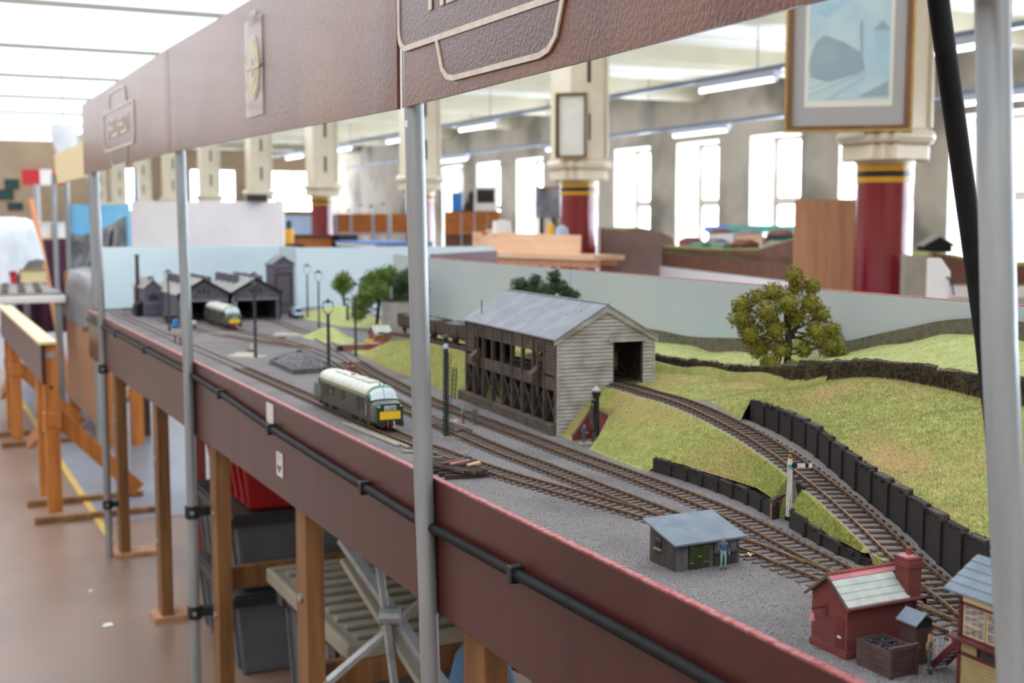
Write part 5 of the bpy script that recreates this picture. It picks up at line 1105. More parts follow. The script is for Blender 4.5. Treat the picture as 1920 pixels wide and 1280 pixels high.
tree('small round green tree far back against the pale backdrop', tb, (1.80,5.42,1.2), cl_from(tb, [(0,0,.17,.035),(.02,0,.14,.035),(-.025,0,.14,.033),(0,0,.115,.03)]), 'leaf_mid', .003, 200, .006, 24)
tb = (1.74,4.45,1.10)
tree('dark green tree partly hidden by the nearest pole', tb, (1.74,4.45,1.25), cl_from(tb, [(0,0,.19,.045),(.04,0,.16,.04),(-.04,0,.17,.04),(0,0,.13,.045)]), 'leaf_dark', .003, 240, .006, 25)

# ================================================================== coal stage
cs = thing('coal_stage', 'large grey weatherboarded coaling stage with open timber side', 'building', (1.172,2.172,ZS), R(-4.5))
Wd, Ln, He, Hp = .220, .545, .196, .259
def gx(z):     # polygon x-extent of the gable at height z
    l = 0 if z <= He else (z-He)/(Hp-He)*(Wd/2)
    r_ = Wd if z <= He else Wd - (z-He)/(Hp-He)*(Wd/2)
    if z < .098:
        r_ = min(r_, np.interp(z, [0,.007,.094,.0979,.098], [.012,.018,.123,.135,Wd]))
    return l, r_
dx0, dx1, dz0, dz1 = .126, .193, .098, .188
z = 0; bh = .0076; lod = 0
lp('gable_backing', MB().prism([(0,0),(.018,.007),(.1225,.0935),(.1225,.19),(.1955,.19),(.1955,.0985),(Wd,.0985),(Wd,He),(Wd/2,Hp),(0,He)], (0,.0014,0), (1,0,0), (0,0,1), (0,.0012,0)), 'void', cs)  # near black sheet paints the shade line under each weatherboard
while z < Hp-.002:
    z1 = min(z+bh-.0011, Hp); za, zb = z+1e-4, z1-1e-4
    segs = [(None,None)]
    if dz0-.001 <= z < dz1-.003: segs = [('L',dx0),('R',dx1)]
    for s_, xc in segs:
        (l0,r0),(l1,r1) = gx(za), gx(zb)
        if s_ == 'L': r0 = min(r0,xc); r1 = min(r1,xc)
        if s_ == 'R': l0 = max(l0,xc); l1 = max(l1,xc)
        if r0-l0 > .003: lp('weatherboard', MB().add([(l0,0,z),(r0,0,z),(r1,.0012,z1),(l1,.0012,z1),(l0,-.0011,z),(r0,-.0011,z),(r1,.0001,z1),(l1,.0001,z1)],[(0,3,2,1),(4,5,6,7),(0,1,5,4),(1,2,6,5),(2,3,7,6),(3,0,4,7)]), 'weather', cs)
    z = z + bh
lp('door_lintel', MB().bx(dx0-.011,dx1+.009,-.004,.002,dz1-.001,dz1+.006), 'weather', cs)
for x in (dx0, dx1): lp('door_post', MB().bx(x-.001,x+.001,-.001,.006,dz0,dz1), 'oldtimber', cs)
for x, nm in ((0,'corner_post'),(Wd,'corner_post')): lp(nm, MB().bx(x-.002,x+.002,-.002,.003,0 if x == 0 else .098,He), 'weather', cs)
for sg in (0,1):
    x0 = -.008 if sg == 0 else Wd+.008
    lp('bargeboard', MB().add([(x0,-.004,He-.012),(x0,-.004,He-.0),(Wd/2,-.004,Hp+.004),(Wd/2,-.004,Hp-.010),(x0,-.001,He-.012),(x0,-.001,He),(Wd/2,-.001,Hp+.004),(Wd/2,-.001,Hp-.010)],[(0,1,2,3),(4,7,6,5),(0,4,5,1),(1,5,6,2),(2,6,7,3),(3,7,4,0)]), 'weather', cs)
    rf = lp('roof_slope', MB().add([(x0,-.006,He-.002),(Wd/2,-.006,Hp+.004),(Wd/2,Ln+.008,Hp+.004),(x0,Ln+.008,He-.002),(x0,-.006,He+.001),(Wd/2,-.006,Hp+.007),(Wd/2,Ln+.008,Hp+.007),(x0,Ln+.008,He+.001)],[(0,1,2,3),(4,7,6,5),(0,4,5,1),(1,5,6,2),(2,6,7,3),(3,7,4,0)]), 'roof_grey', cs)
    if sg == 0:
        for (u,v) in ((.06,.75),(.30,.35),(.24,.28),(.09,.6)):
            x = x0+(Wd/2-x0)*v; zz = He+.001+(Hp-He+.006)*v+.0003; lp('roof_hole', MB().bar((x-.001,u-.002,zz),(x+.001,u+.002,zz+.0005),.003,.0006), 'void', rf)
lp('ridge_cap', MB().bx(Wd/2-.003,Wd/2+.003,-.006,Ln+.008,Hp+.0055,Hp+.0085), 'roof_grey', cs)
lp('vent_pipe', MB().tube((.02,Ln-.05,He),(.02,Ln-.05,He+.05),.0012,n=6), 'chair', cs)
# long open side
nb = 9; y_ = lambda i: Ln*i/nb
lp('sill_beam', MB().bx(-.012,.004,-.0,Ln+.03,0,.022), 'oldtimber', cs, bev=.001)
for k in range(3): lp('sill_plank', MB().bx(-.0135,-.011,-.0,Ln+.03,.001+k*.007,.0068+k*.007), 'oldtimber', cs)
for i in range(nb+1):
    yy = min(max(y_(i), .003), Ln-.003); lp('post', MB().bx(-.005,.003,yy-.003,yy+.003,.02,He-.001), 'oldtimber', cs)
for i in range(nb):
    a, b = y_(i)+.003, y_(i+1)-.003
    for (p, q) in (((0,a,.022),(0,b,.092)),((0,a,.092),(0,b,.022))): lp('brace', MB().bar(p,q,.002,.003,up=(1,0,0)), 'oldtimber', cs)
    for k in range(4): lp('band_board', MB().bx(-.003,0,a-.003,b+.003,.0905+k*.0065,.0965+k*.0065), 'oldtimber', cs)
    for k in range(5 if 0 < i < nb-1 else 11): lp('upper_board', MB().bx(-.003,0,a-.003,b+.003,He-.006-k*.0068,He-.0002-k*.0068), 'oldtimber', cs)
for i in (1,7):
    yy = y_(i)+.03; lp('coal_chute', MB().add([(-.024,yy-.012,.118),(-.024,yy+.012,.118),(-.003,yy+.012,.135),(-.003,yy-.012,.135),(-.024,yy-.012,.102),(-.024,yy+.012,.102),(-.003,yy+.012,.105),(-.003,yy-.012,.105)],[(0,3,2,1),(4,5,6,7),(0,1,5,4),(1,2,6,5),(2,3,7,6),(3,0,4,7)]), 'oldtimber', cs)
    lp('chute_post', MB().bx(-.012,-.008,yy-.014,yy-.010,.07,He-.01), 'oldtimber', cs)
lp('loading_floor', MB().bx(.0,Wd,0.001,Ln,.090,.0995), 'oldtimber', cs); lp('floor_front_beam', MB().bx(.0,.122,.0012,.004,.08,.0925), 'oldtimber', cs)
lp('far_wall', MB().bx(Wd-.002,Wd,0.001,Ln,.09,He), 'oldtimber', cs)
lp('under_floor_shade', MB().bx(.055,.06,.02,Ln,0,.09), 'void', cs)  # dark sheet added as the shade below the loading floor
lp('rear_gable', MB().prism([(0,0),(Wd,0),(Wd,He),(.193,He),(.193,.10),(.126,.10),(.126,.2),(.193,.2),(Wd,.2),(Wd/2,Hp),(0,He)] if False else [(0,.0),(.126,.0),(.126,.19),(.193,.19),(.193,.0),(Wd,.0),(Wd,He),(Wd/2,Hp),(0,He)], (0,Ln-.002,0), (1,0,0), (0,0,1), (0,.002,0)), 'oldtimber', cs)
for i in (2,5,7): lp('tie_beam', MB().bx(.002,Wd-.002,y_(i)-.002,y_(i)+.002,He-.012,He-.006), 'oldtimber', cs)
# lean-to bits at the far end
t = thing('timber_ladder', 'dark timber ladder frame at the far end of the coal stage', 'ladder', (1.205,2.745,ZS))
for dy in (0,.02): ob('stile', MB().bar((1.195,2.745+dy,ZS),(1.20,2.745+dy,ZS+.075),.003,.003), 'oldtimber', t)
for k in range(6): ob('rung', MB().bar((1.196,2.745,ZS+.01+k*.012),(1.196,2.765,ZS+.01+k*.012),.002,.002), 'oldtimber', t)
# ------------------------------------------------------------------ wagons
def wagon(label, loc, rz, Lw=.135):
    t = thing('coal_wagon', label, 'wagon', loc, rz, 'open coal wagons')
    W2_ = .029
    for sx in (-1,1):
        for k in range(4): lp('side_plank', MB().bx(sx*W2_-.001,sx*W2_+.001,.004,Lw-.004,.026+k*.0078,.0332+k*.0078), 'oldtimber', t)
        for y in (.02,Lw/2-.012,Lw/2+.012,Lw-.02): lp('strap', MB().bx(sx*(W2_+.0012)-.0006,sx*(W2_+.0012)+.0006,y-.0015,y+.0015,.022,.058), 'chair', t)
    for y in (.004,Lw-.004):
        for k in range(4): lp('end_plank', MB().bx(-W2_,W2_,y-.001,y+.001,.026+k*.0078,.0332+k*.0078), 'oldtimber', t)
    lp('underframe', MB().bx(-.026,.026,.002,Lw-.002,.018,.026), 'loco_black', t)
    lp('coal_load', MB().loft([[(-.027,.006,.045),(.027,.006,.045),(.027,Lw-.006,.045),(-.027,Lw-.006,.045)],[(-.02,.02,.056),(.018,.025,.054),(.016,Lw-.02,.057),(-.018,Lw-.025,.055)]]), 'coal', t)
    for y in (.035,Lw-.035):
        for sx in (-1,1): lp('wheel', MB().tube((sx*.0155,y,.011),(sx*.0185,y,.011),.011,n=14), 'loco_black', t); lp('axle_box', MB().bx(sx*.022-.002,sx*.022+.002,y-.004,y+.004,.008,.018), 'loco_black', t)
    for y, s_ in ((0,-1),(Lw,1)):
        for sx in (-1,1): lp('buffer', MB().tube((sx*.018,y,.023),(sx*.018,y+s_*.009,.023),.0042,n=8), 'loco_black', t)
    return t
w0 = wagon('dark coal wagon standing inside the coal stage doorway', (1.302,2.20,1.190), R(-1.5))
for i, (x,y) in enumerate(((1.318,2.80),(1.322,2.96),(1.325,3.12),(1.327,3.28))):
    dup(w0, (x,y,1.190), R(-1.2), ['first','second','third','fourth'][i]+' dark coal wagon behind the coal stage, counting from the shed')

# ================================================================== diesel locomotives
def loco(label, loc, rz, code, red=False):
    t = thing('diesel_locomotive', label, 'locomotive', loc, rz); L_ = .430; Wb = .031
    def sect(y, top, shoulder, w_, rise=1.0, n=10, bottom=.016):
        pts = [(-w_,y,bottom),(-w_,y,shoulder)]
        for i in range(1,n): 
            a = PI*i/n; pts.append((-w_*math.cos(a), y, shoulder+(top-shoulder)*math.sin(a)**.8))
        pts += [(w_,y,shoulder),(w_,y,bottom)]; return pts
    half_ = [(.033,.0615,.058,.955),(.0355,.069,.0595,.965),(.0385,.077,.062,.98),(.043,.084,.065,.99),(.048,.0875,.0675,1),(.053,.0885,.069,1),(.058,.089,.069,1)]
    rings = [sect(a,b,c_,Wb*d,n=16) for a,b,c_,d in half_] + [sect(L_/2,.089,.069,Wb,n=16)] + [sect(L_-a,b,c_,Wb*d,n=16) for a,b,c_,d in half_[::-1]]
    mb = MB(); mb.loft(rings)
    mi = []
    for f_ in mb.f:
        c_ = np.mean([mb.v[i] for i in f_],axis=0); mid = .055 < c_[1] < L_-.055
        if c_[2] > .0705 and mid: mi.append(1)
        elif c_[2] > .0605 and not mid: mi.append(2)
        else: mi.append(0)
    for end in (0,1):
        for sx in (-1,1):
            gl = MB()
            for f_ in mb.f:
                if len(f_) != 4: continue
                c_ = np.mean([mb.v[i] for i in f_],axis=0); yy = c_[1] if end == 0 else L_-c_[1]
                if .033 < yy < .0430 and .001 < sx*c_[0] < .0285 and c_[2] > .0595:
                    s_ = -1 if end == 0 else 1; q = [Vector(mb.v[i]) for i in f_]; q = [Vector((p.x if abs(p.x) > 1e-6 else sx*.0007, p.y, p.z)) for p in q]
                    o1 = [p+Vector((0,s_*.0007,.0004)) for p in q]; gl.add([tuple(p) for p in o1], [(0,1,2,3)])
            if gl.v: lp('windscreen', gl, 'glass', t)
    mb.mi = mi; lp('body_shell', mb, ['loco_side','loco_roof','loco_cab'], t, smooth=35)
    for sx in (-1,1): lp('cantrail_band', MB().bx(sx*(Wb+.0003)-.0004,sx*(Wb+.0003)+.0004,.058,L_-.058,.062,.0685), 'loco_stripe', t)
    for end in (0,1):
        Yf = (lambda y: y) if end == 0 else (lambda y: L_-y)
        ns = lambda y, w_, zt, zb=.016: [(-w_,Yf(y),zb),(-w_,Yf(y),zt-.008),(-w_*.86,Yf(y),zt-.002),(-w_*.5,Yf(y),zt),(w_*.5,Yf(y),zt),(w_*.86,Yf(y),zt-.002),(w_,Yf(y),zt-.008),(w_,Yf(y),zb)]
        nose = lp('nose', MB().loft([ns(.0,Wb*.90,.0555),ns(.003,Wb*.96,.0575),ns(.02,Wb*.97,.0595),ns(.036,Wb*.965,.0600)]), 'loco_green', t, smooth=40)
        s_ = 1 if end == 0 else -1
        fx = lambda y: Yf(y)
        for sx in (-1,1):
            lp('cab_side_window', MB().bx(sx*(Wb+.0004)-.0005,sx*(Wb+.0004)+.0005,min(Yf(.042),Yf(.052)),max(Yf(.042),Yf(.052)),.0555,.0655), 'glass_dark', t)
            lp('cab_door', MB().bx(sx*(Wb+.0003)-.0005,sx*(Wb+.0003)+.0005,min(Yf(.056),Yf(.066)),max(Yf(.056),Yf(.066)),.022,.064), 'loco_green', t)
            lp('handrail', MB().tube((sx*(Wb+.0016),Yf(.0545),.026),(sx*(Wb+.0016),Yf(.0545),.05),.0005,n=6), 'notice', t)
            lp('buffer', MB().tube((sx*.0205,Yf(-.001),.0145),(sx*.0205,Yf(-.009),.0145),.003,n=10).tube((sx*.0205,Yf(-.008),.0145),(sx*.0205,Yf(-.0105),.0145),.0058,n=14), 'loco_black', t)
            lp('marker_lamp', MB().tube((sx*.024,Yf(.001),.0505),(sx*.024,Yf(-.0012),.0505),.0018,n=8), 'text_white', t)
            lp('horn', MB().tube((sx*.005,Yf(.052),.0905),(sx*.005,Yf(.044),.0915),.0012,.0018,n=8), 'loco_black', t)
        f_ = lp('headcode_box', MB().bx(-.0125,.0125,min(Yf(-.0015),Yf(.002)),max(Yf(-.0015),Yf(.002)),.0415,.0510), 'text_white', t)
        lp('headcode_blind', MB().bx(-.0112,.0112,min(Yf(-.0019),Yf(-.0014)),max(Yf(-.0019),Yf(-.0014)),.0425,.0500), 'text_black', f_)
        if end == 0: text('headcode', code, .0092, 'text_white', f_, (0,-.0020,.0461), (1,0,0), (0,0,1), .0002, .00005, world=False)
        lp('warning_panel', MB().prism(rrect(.045,.0165,.001,2), (0,Yf(-.0008),.0318), (1,0,0), (0,0,1), (0,s_*.0015,0)), 'loco_yellow', t)
        lp('buffer_beam', MB().bx(-.026,.026,min(Yf(-.0012),Yf(.006)),max(Yf(-.0012),Yf(.006)),.0105,.0195), 'loco_red' if red else 'loco_black', t)
        lp('coupling_hook', MB().bx(-.0015,.0015,min(Yf(-.006),Yf(0)),max(Yf(-.006),Yf(0)),.011,.016), 'loco_black', t)
        for sx in (-.006,.007): lp('brake_pipe', MB().sweep([(sx,Yf(-.0015),.019),(sx,Yf(-.005),.016),(sx*1.1,Yf(-.005),.006)],.0012,6), 'loco_red' if sx < 0 else 'notice', t)
        yb0 = .035 if end == 0 else L_-.145
        bg = lp('bogie', MB().bx(-.027,-.022,yb0,yb0+.11,.008,.017).bx(.022,.027,yb0,yb0+.11,.008,.017).bx(-.022,.022,yb0+.04,yb0+.07,.008,.014), 'loco_black', t, bev=.001)
        for k in range(3):
            yy = yb0+.012+k*.043
            lp('wheelset', MB().tube((-.0195,yy,.0125),(-.0145,yy,.0125),.0125,n=18).tube((.0145,yy,.0125),(.0195,yy,.0125),.0125,n=18).tube((-.0145,yy,.0125),(.0145,yy,.0125),.003,n=8), 'loco_black', bg)
            for sx in (-1,1): lp('axle_box', MB().bx(sx*.0285-.002,sx*.0285+.002,yy-.005,yy+.005,.008,.0165).tube((sx*.030,yy,.012),(sx*.032,yy,.012),.0025,n=8), 'rail' if k == 0 else 'loco_black', bg)
    lp('fuel_tank', MB().bx(-.027,.027,.165,.265,.004,.016), 'loco_black', t, bev=.002)
    for sx in (-1,1):
        for (y0,y1,z0,z1) in ((.075,.095,.036,.060),(.10,.122,.030,.060),(.20,.225,.040,.058),(.27,.30,.040,.060),(.31,.35,.034,.060)):
            g_ = lp('side_grille', MB().bx(sx*(Wb+.0002)-.0005,sx*(Wb+.0002)+.0005,y0,y1,z0,z1), 'loco_black', t)
            for k in range(4): lp('louvre', MB().bx(sx*(Wb+.0009)-.0004,sx*(Wb+.0009)+.0004,y0+.001,y1-.001,z0+.003+k*(z1-z0)/4,z0+.0045+k*(z1-z0)/4), 'loco_side', g_)
        lp('emblem', MB().tube((sx*Wb,.30,.045),(sx*(Wb+.0008),.30,.045),.0045,n=12), 'roundel_r', t)
    for y0 in (.09,.15,.21,.27): lp('roof_panel', MB().bx(-.012,.012,y0,y0+.05,.0885,.0902), 'loco_roof', t, bev=.0006)
    lp('roof_fan', MB().tube((0,.10,.0895),(0,.10,.0915),.012,n=18), 'loco_roof', t); lp('exhaust', MB().bx(-.004,.004,.225,.235,.0898,.0918), 'loco_black', t)
    return t
loco('dark green diesel locomotive with yellow nose panel headcode 9H15', (.876,2.345,ZS+.0063), R(0), '9H15')
loco('farther green diesel with red buffer beam outside the sheds', (1.160,4.855,ZS+.0063), R(0), '1S64', red=True)

# ================================================================== figures (1:43 cast people)
def person(label, loc, face, cols, pose, cap=None, sc=1/42.):
    """face: heading (radians, 0 = looking along -Y). cols: (top, legs, boots). pose: dict of joint overrides in metres"""
    J = dict(pel=(0,0,.95), wai=(0,0,1.08), che=(0,0,1.32), nec=(0,0,1.48), hea=(0,-.015,1.60), crn=(0,-.01,1.70), nos=(0,-.115,1.60),
             ear_l=(.078,0,1.60), ear_r=(-.078,0,1.60),
             shl=(.18,0,1.42), ell=(.25,.03,1.16), wrl=(.26,-.05,.92), hal=(.26,-.07,.85), shr=(-.18,0,1.42), elr=(-.25,.03,1.16), wrr=(-.26,-.05,.92), har=(-.26,-.07,.85),
             hil=(.10,0,.90), knl=(.11,-.02,.50), anl=(.11,.02,.09), tol=(.12,-.13,.04), hir=(-.10,0,.90), knr=(-.11,-.02,.50), anr=(-.11,.02,.09), tor=(-.12,-.13,.04))
    J.update(pose)
    rad = dict(pel=.14,wai=.13,che=.15,nec=.06,hea=.092,crn=.075,nos=.018,ear_l=.02,ear_r=.02,shl=.075,ell=.048,wrl=.034,hal=.032,shr=.075,elr=.048,wrr=.034,har=.032,hil=.095,knl=.065,anl=.045,tol=.04,hir=.095,knr=.065,anr=.045,tor=.04)
    E_ = [('pel','wai',0),('wai','che',0),('che','nec',0),('nec','hea',1),('hea','crn',1),('hea','nos',1),('hea','ear_l',1),('hea','ear_r',1),
          ('che','shl',0),('shl','ell',0),('ell','wrl',0),('wrl','hal',1),('che','shr',0),('shr','elr',0),('elr','wrr',0),('wrr','har',1),
          ('pel','hil',2),('hil','knl',2),('knl','anl',2),('anl','tol',3),('pel','hir',2),('hir','knr',2),('knr','anr',2),('anr','tor',3)]
    # fingers: four of different lengths, bent, and a thumb from the side of the palm
    for s_, h_, w_ in (('l','hal','wrl'),('r','har','wrr')):
        h = Vector(J[h_]); d = (h-Vector(J[w_])).normalized(); sd = d.cross(Vector((1,0,0))).normalized()
        for k, (off, ln) in enumerate(((-.027,.07),(-.009,.082),(.009,.078),(.027,.06))):
            a = h+sd*off+d*.02; b = a+d*ln*.55; c_ = b+d*ln*.35+Vector((0,-.02,0))
            for nm, p in (('a',a),('b',b),('c',c_)): J['f%s%d%s'%(s_,k,nm)] = tuple(p); rad['f%s%d%s'%(s_,k,nm)] = .0085
            E_ += [(h_,'f%s%da'%(s_,k),1),('f%s%da'%(s_,k),'f%s%db'%(s_,k),1),('f%s%db'%(s_,k),'f%s%dc'%(s_,k),1)]
        a = h-sd*.036-d*.01; b = a-sd*.02+d*.04; J['t%sa'%s_] = tuple(a); J['t%sb'%s_] = tuple(b); rad['t%sa'%s_] = rad['t%sb'%s_] = .010; E_ += [(h_,'t%sa'%s_,1),('t%sa'%s_,'t%sb'%s_,1)]
    keys = list(J); me = bpy.data.meshes.new('body'); me.from_pydata([J[k] for k in keys], [(keys.index(a), keys.index(b)) for a,b,_ in E_], [])
    o = bpy.data.objects.new('skin_tmp', me); COL.objects.link(o); sk = o.modifiers.new('skin','SKIN'); sk.use_smooth_shade = True
    for i, k in enumerate(keys):
        v = me.skin_vertices[0].data[i]; r_ = rad[k]; v.radius = (r_, r_); v.use_root = (k == 'pel')
    for k in ('pel','wai','che'): me.skin_vertices[0].data[keys.index(k)].radius = (rad[k], rad[k]*.75)
    sb = o.modifiers.new('sub','SUBSURF'); sb.levels = 1; sb.render_levels = 1
    dg = bpy.context.evaluated_depsgraph_get(); nm = bpy.data.meshes.new_from_object(o.evaluated_get(dg)); bpy.data.objects.remove(o)
    bones = [(np.array(J[a]), np.array(J[b]), mi) for a,b,mi in E_]
    n = len(nm.polygons); idx = []
    for p in nm.polygons:
        c_ = np.array(p.center); best = 9; bi = 0
        for a, b, mi in bones:
            ab = b-a; t_ = np.clip(((c_-a)@ab)/max(ab@ab,1e-9),0,1); dd = np.linalg.norm(a+t_*ab-c_)
            if dd < best: best = dd; bi = mi
        if bi == 1 and c_[2] > 1.66: bi = 4
        idx.append(bi)
    nm.materials.clear()
    for k in (cols[0],'skin',cols[1],cols[2],'hair'): nm.materials.append(m[k])
    nm.polygons.foreach_set('material_index', idx)
    for p in nm.polygons: p.use_smooth = True
    nm.transform(Matrix.Scale(sc,4)); nm.update()
    t = thing('person', label, 'person', loc, face)
    bo = bpy.data.objects.new('body', nm); COL.objects.link(bo); bo.parent = t
    hx, hy, hz = J['hea']
    for sx in (-1,1): lp('eye', MB().ball(((hx+sx*.033)*sc,(hy-.086)*sc,(hz+.018)*sc), .011*sc, 6, 4), 'text_black', t)
    lp('mouth', MB().bx((hx-.022)*sc,(hx+.022)*sc,(hy-.094)*sc,(hy-.086)*sc,(hz-.055)*sc,(hz-.047)*sc), 'redcloth', t)
    if cap: lp('cap', MB().lathe([(.0,.085),(.085,.075),(.103,.03),(.106,.005)], (hx,hy,hz+.05), n=14).bx(hx-.07,hx+.07,hy-.17,hy-.07,hz+.05,hz+.065), cap, t, smooth=50); t.children[-1].data.transform(Matrix.Scale(sc,4))
    return t
p = person('man in blue jacket and pale dungarees standing outside the hut', (.902,1.232,ZS), R(-18), ('denim','dungaree','boot'), dict(ell=(.27,.05,1.17), wrl=(.30,-.04,.94), hal=(.30,-.06,.86), elr=(-.29,.02,1.18), wrr=(-.20,-.17,1.05), har=(-.16,-.20,1.0)), cap='boot')
s_ = 1/42.
lp('bib', MB().prism([(-.11,.95),(.11,.95),(.12,1.1),(.07,1.30),(-.07,1.30),(-.12,1.1)], (0,-.135,0), (1,0,0), (0,0,1), (0,.05,0)), 'dungaree', p); p.children[-1].data.transform(Matrix.Scale(s_,4))
for sx in (-1,1): lp('brace_strap', MB().bar((sx*.05,-.13,1.3),(sx*.08,-.05,1.49),.025,.012), 'text_white', p); p.children[-1].data.transform(Matrix.Scale(s_,4))
person('man in green jacket and red brown trousers beside the track', (1.062,2.395,ZS), R(35), ('greencloth','redcloth','boot'), dict(wrl=(.36,-.25,1.15), ell=(.30,-.02,1.2), hal=(.42,-.30,1.17)))
person('man in grey clothes facing the man in green', (1.076,2.365,ZS), R(-50), ('greycloth','greycloth','boot'), dict(wrr=(-.2,-.25,1.1), har=(-.18,-.3,1.12)))
person('man in blue standing by the water crane', (1.170,2.058,ZS), R(20), ('denim','greycloth','boot'), dict(wrl=(.15,-.28,1.05), hal=(.12,-.34,1.05), wrr=(-.15,-.28,1.05), har=(-.12,-.34,1.05)))
person('pale blue clad man seated on the stacked rails by the fence edge', (.853,1.915,ZS+.013), R(60), ('dungaree','greycloth','boot'),
   dict(pel=(0,.0,.62), wai=(0,-.05,.74), che=(0,-.12,.97), nec=(0,-.18,1.11), hea=(0,-.24,1.21), crn=(0,-.25,1.31), nos=(0,-.345,1.20), ear_l=(.078,-.23,1.21), ear_r=(-.078,-.23,1.21), shl=(.18,-.13,1.05), ell=(.24,-.22,.82), wrl=(.2,-.42,.75), hal=(.18,-.48,.73), shr=(-.18,-.13,1.05), elr=(-.24,-.22,.82), wrr=(-.2,-.42,.75), har=(-.18,-.48,.73),
        hil=(.1,-.03,.6), knl=(.15,-.42,.62), anl=(.15,-.42,.2), tol=(.15,-.56,.15), hir=(-.1,-.03,.6), knr=(-.15,-.42,.62), anr=(-.15,-.42,.2), tor=(-.15,-.56,.15)), cap='boot')
p = person('man in khaki waistcoat with orange bag near the signal box steps', (.868,.852,ZS), R(40), ('khaki','greycloth','boot'), dict(wai=(0,-.02,1.08), che=(0,-.06,1.32), wrr=(-.22,-.2,.95), har=(-.2,-.25,.9)))
lp('shoulder_bag', MB().prism(rrect(.2,.3,.05,3), (.27,.06,1.02), (0,1,0), (0,0,1), (.09,0,0)), 'orangecloth', p); p.children[-1].data.transform(Matrix.Scale(s_,4))
# ================================================================== huts and lineside buildings
h = thing('lineside_hut', 'black timber hut with sloping blue grey roof and green doors', 'hut', (.842,1.249,ZS), R(0))
Wx, Dy, zf, zb_ = .096, .058, .036, .050
def pl(name, x0, x1, y, z1a, z1b, n, mm, front=True):
    for k in range(n):
        a = x0+(x1-x0)*k/n; b = x0+(x1-x0)*(k+1)/n-.0004; za = z1a+(z1b-z1a)*k/n; zc = z1a+(z1b-z1a)*(k+1)/n
        if front: lp(name, MB().bx(a,b,y-.001,y+.001,0,z1a), mm, h)
        else: lp(name, MB().add([(y-.001,a,0),(y+.001,a,0),(y+.001,b,0),(y-.001,b,0),(y-.001,a,za),(y+.001,a,za),(y+.001,b,zc),(y-.001,b,zc)],[(0,3,2,1),(4,5,6,7),(0,1,5,4),(1,2,6,5),(2,3,7,6),(3,0,4,7)]), mm, h)
pl('wall_board', .0, .018, 0, zf, zf, 2, 'hut_post'); pl('wall_board', .050, .056, 0, zf, zf, 1, 'hut_post'); pl('wall_board', .058, .092, 0, .017, .017, 4, 'hut_wall'); pl('wall_board', .092, .096, 0, zf, zf, 1, 'hut_post')
pl('side_board', 0, Dy, 0, zf, zb_, 7, 'hut_wall', False); pl('side_board', 0, Dy, Wx, zf, zb_, 7, 'hut_wall', False)
lp('rear_wall', MB().bx(0,Wx,Dy-.001,Dy+.001,0,.018).bx(0,.008,Dy-.001,Dy+.001,.018,zb_).bx(Wx-.006,Wx,Dy-.001,Dy+.001,.018,zb_).bx(0,Wx,Dy-.001,Dy+.001,.040,zb_), 'hut_wall', h)
for k in range(2):
    dr = lp('door', MB().bx(.019+k*.0155,.034+k*.0155,-.0018,-.0002,.001,.0335), 'green_door', h)
    for j in range(5): lp('door_plank', MB().bx(.0195+k*.0155+j*.0029,.0219+k*.0155+j*.0029,-.0024,-.0016,.002,.033), 'green_door', dr)
    for z in (.008,.028): lp('hinge', MB().bx(.0195+k*.022,.0265+k*.022-.0005,-.003,-.0022,z,z+.0012), 'khaki', dr)
    lp('door_knob', MB().ball((.0328+k*.0025,-.0034,.0165),.0012,6,4), 'brass', dr)
lp('window_sill', MB().bx(.057,.093,-.004,.001,.017,.0192), 'hut_post', h)
for x in (.058,.070,.081): lp('window_bar', MB().bx(x,x+.0012,-.001,.001,.019,zf), 'hut_post', h)
lp('pane', MB().bx(.058,.092,-.0001,.0002,.019,zf), 'glassfront', h)
sw_ = lp('side_window', MB().bx(-.0022,-.0008,.030,.042,.022,.036), 'glass_dark', h); lp('side_sill', MB().bx(-.005,-.0005,.028,.044,.0195,.0218), 'khaki', h)
lp('roof', MB().add([(-.007,-.009,zf-.002),(Wx+.006,-.009,zf-.002),(Wx+.006,Dy+.009,zb_+.002),(-.007,Dy+.009,zb_+.002),(-.007,-.009,zf+.0005),(Wx+.006,-.009,zf+.0005),(Wx+.006,Dy+.009,zb_+.0045),(-.007,Dy+.009,zb_+.0045)],[(0,3,2,1),(4,5,6,7),(0,1,5,4),(1,2,6,5),(2,3,7,6),(3,0,4,7)]), 'hut_roof', h)
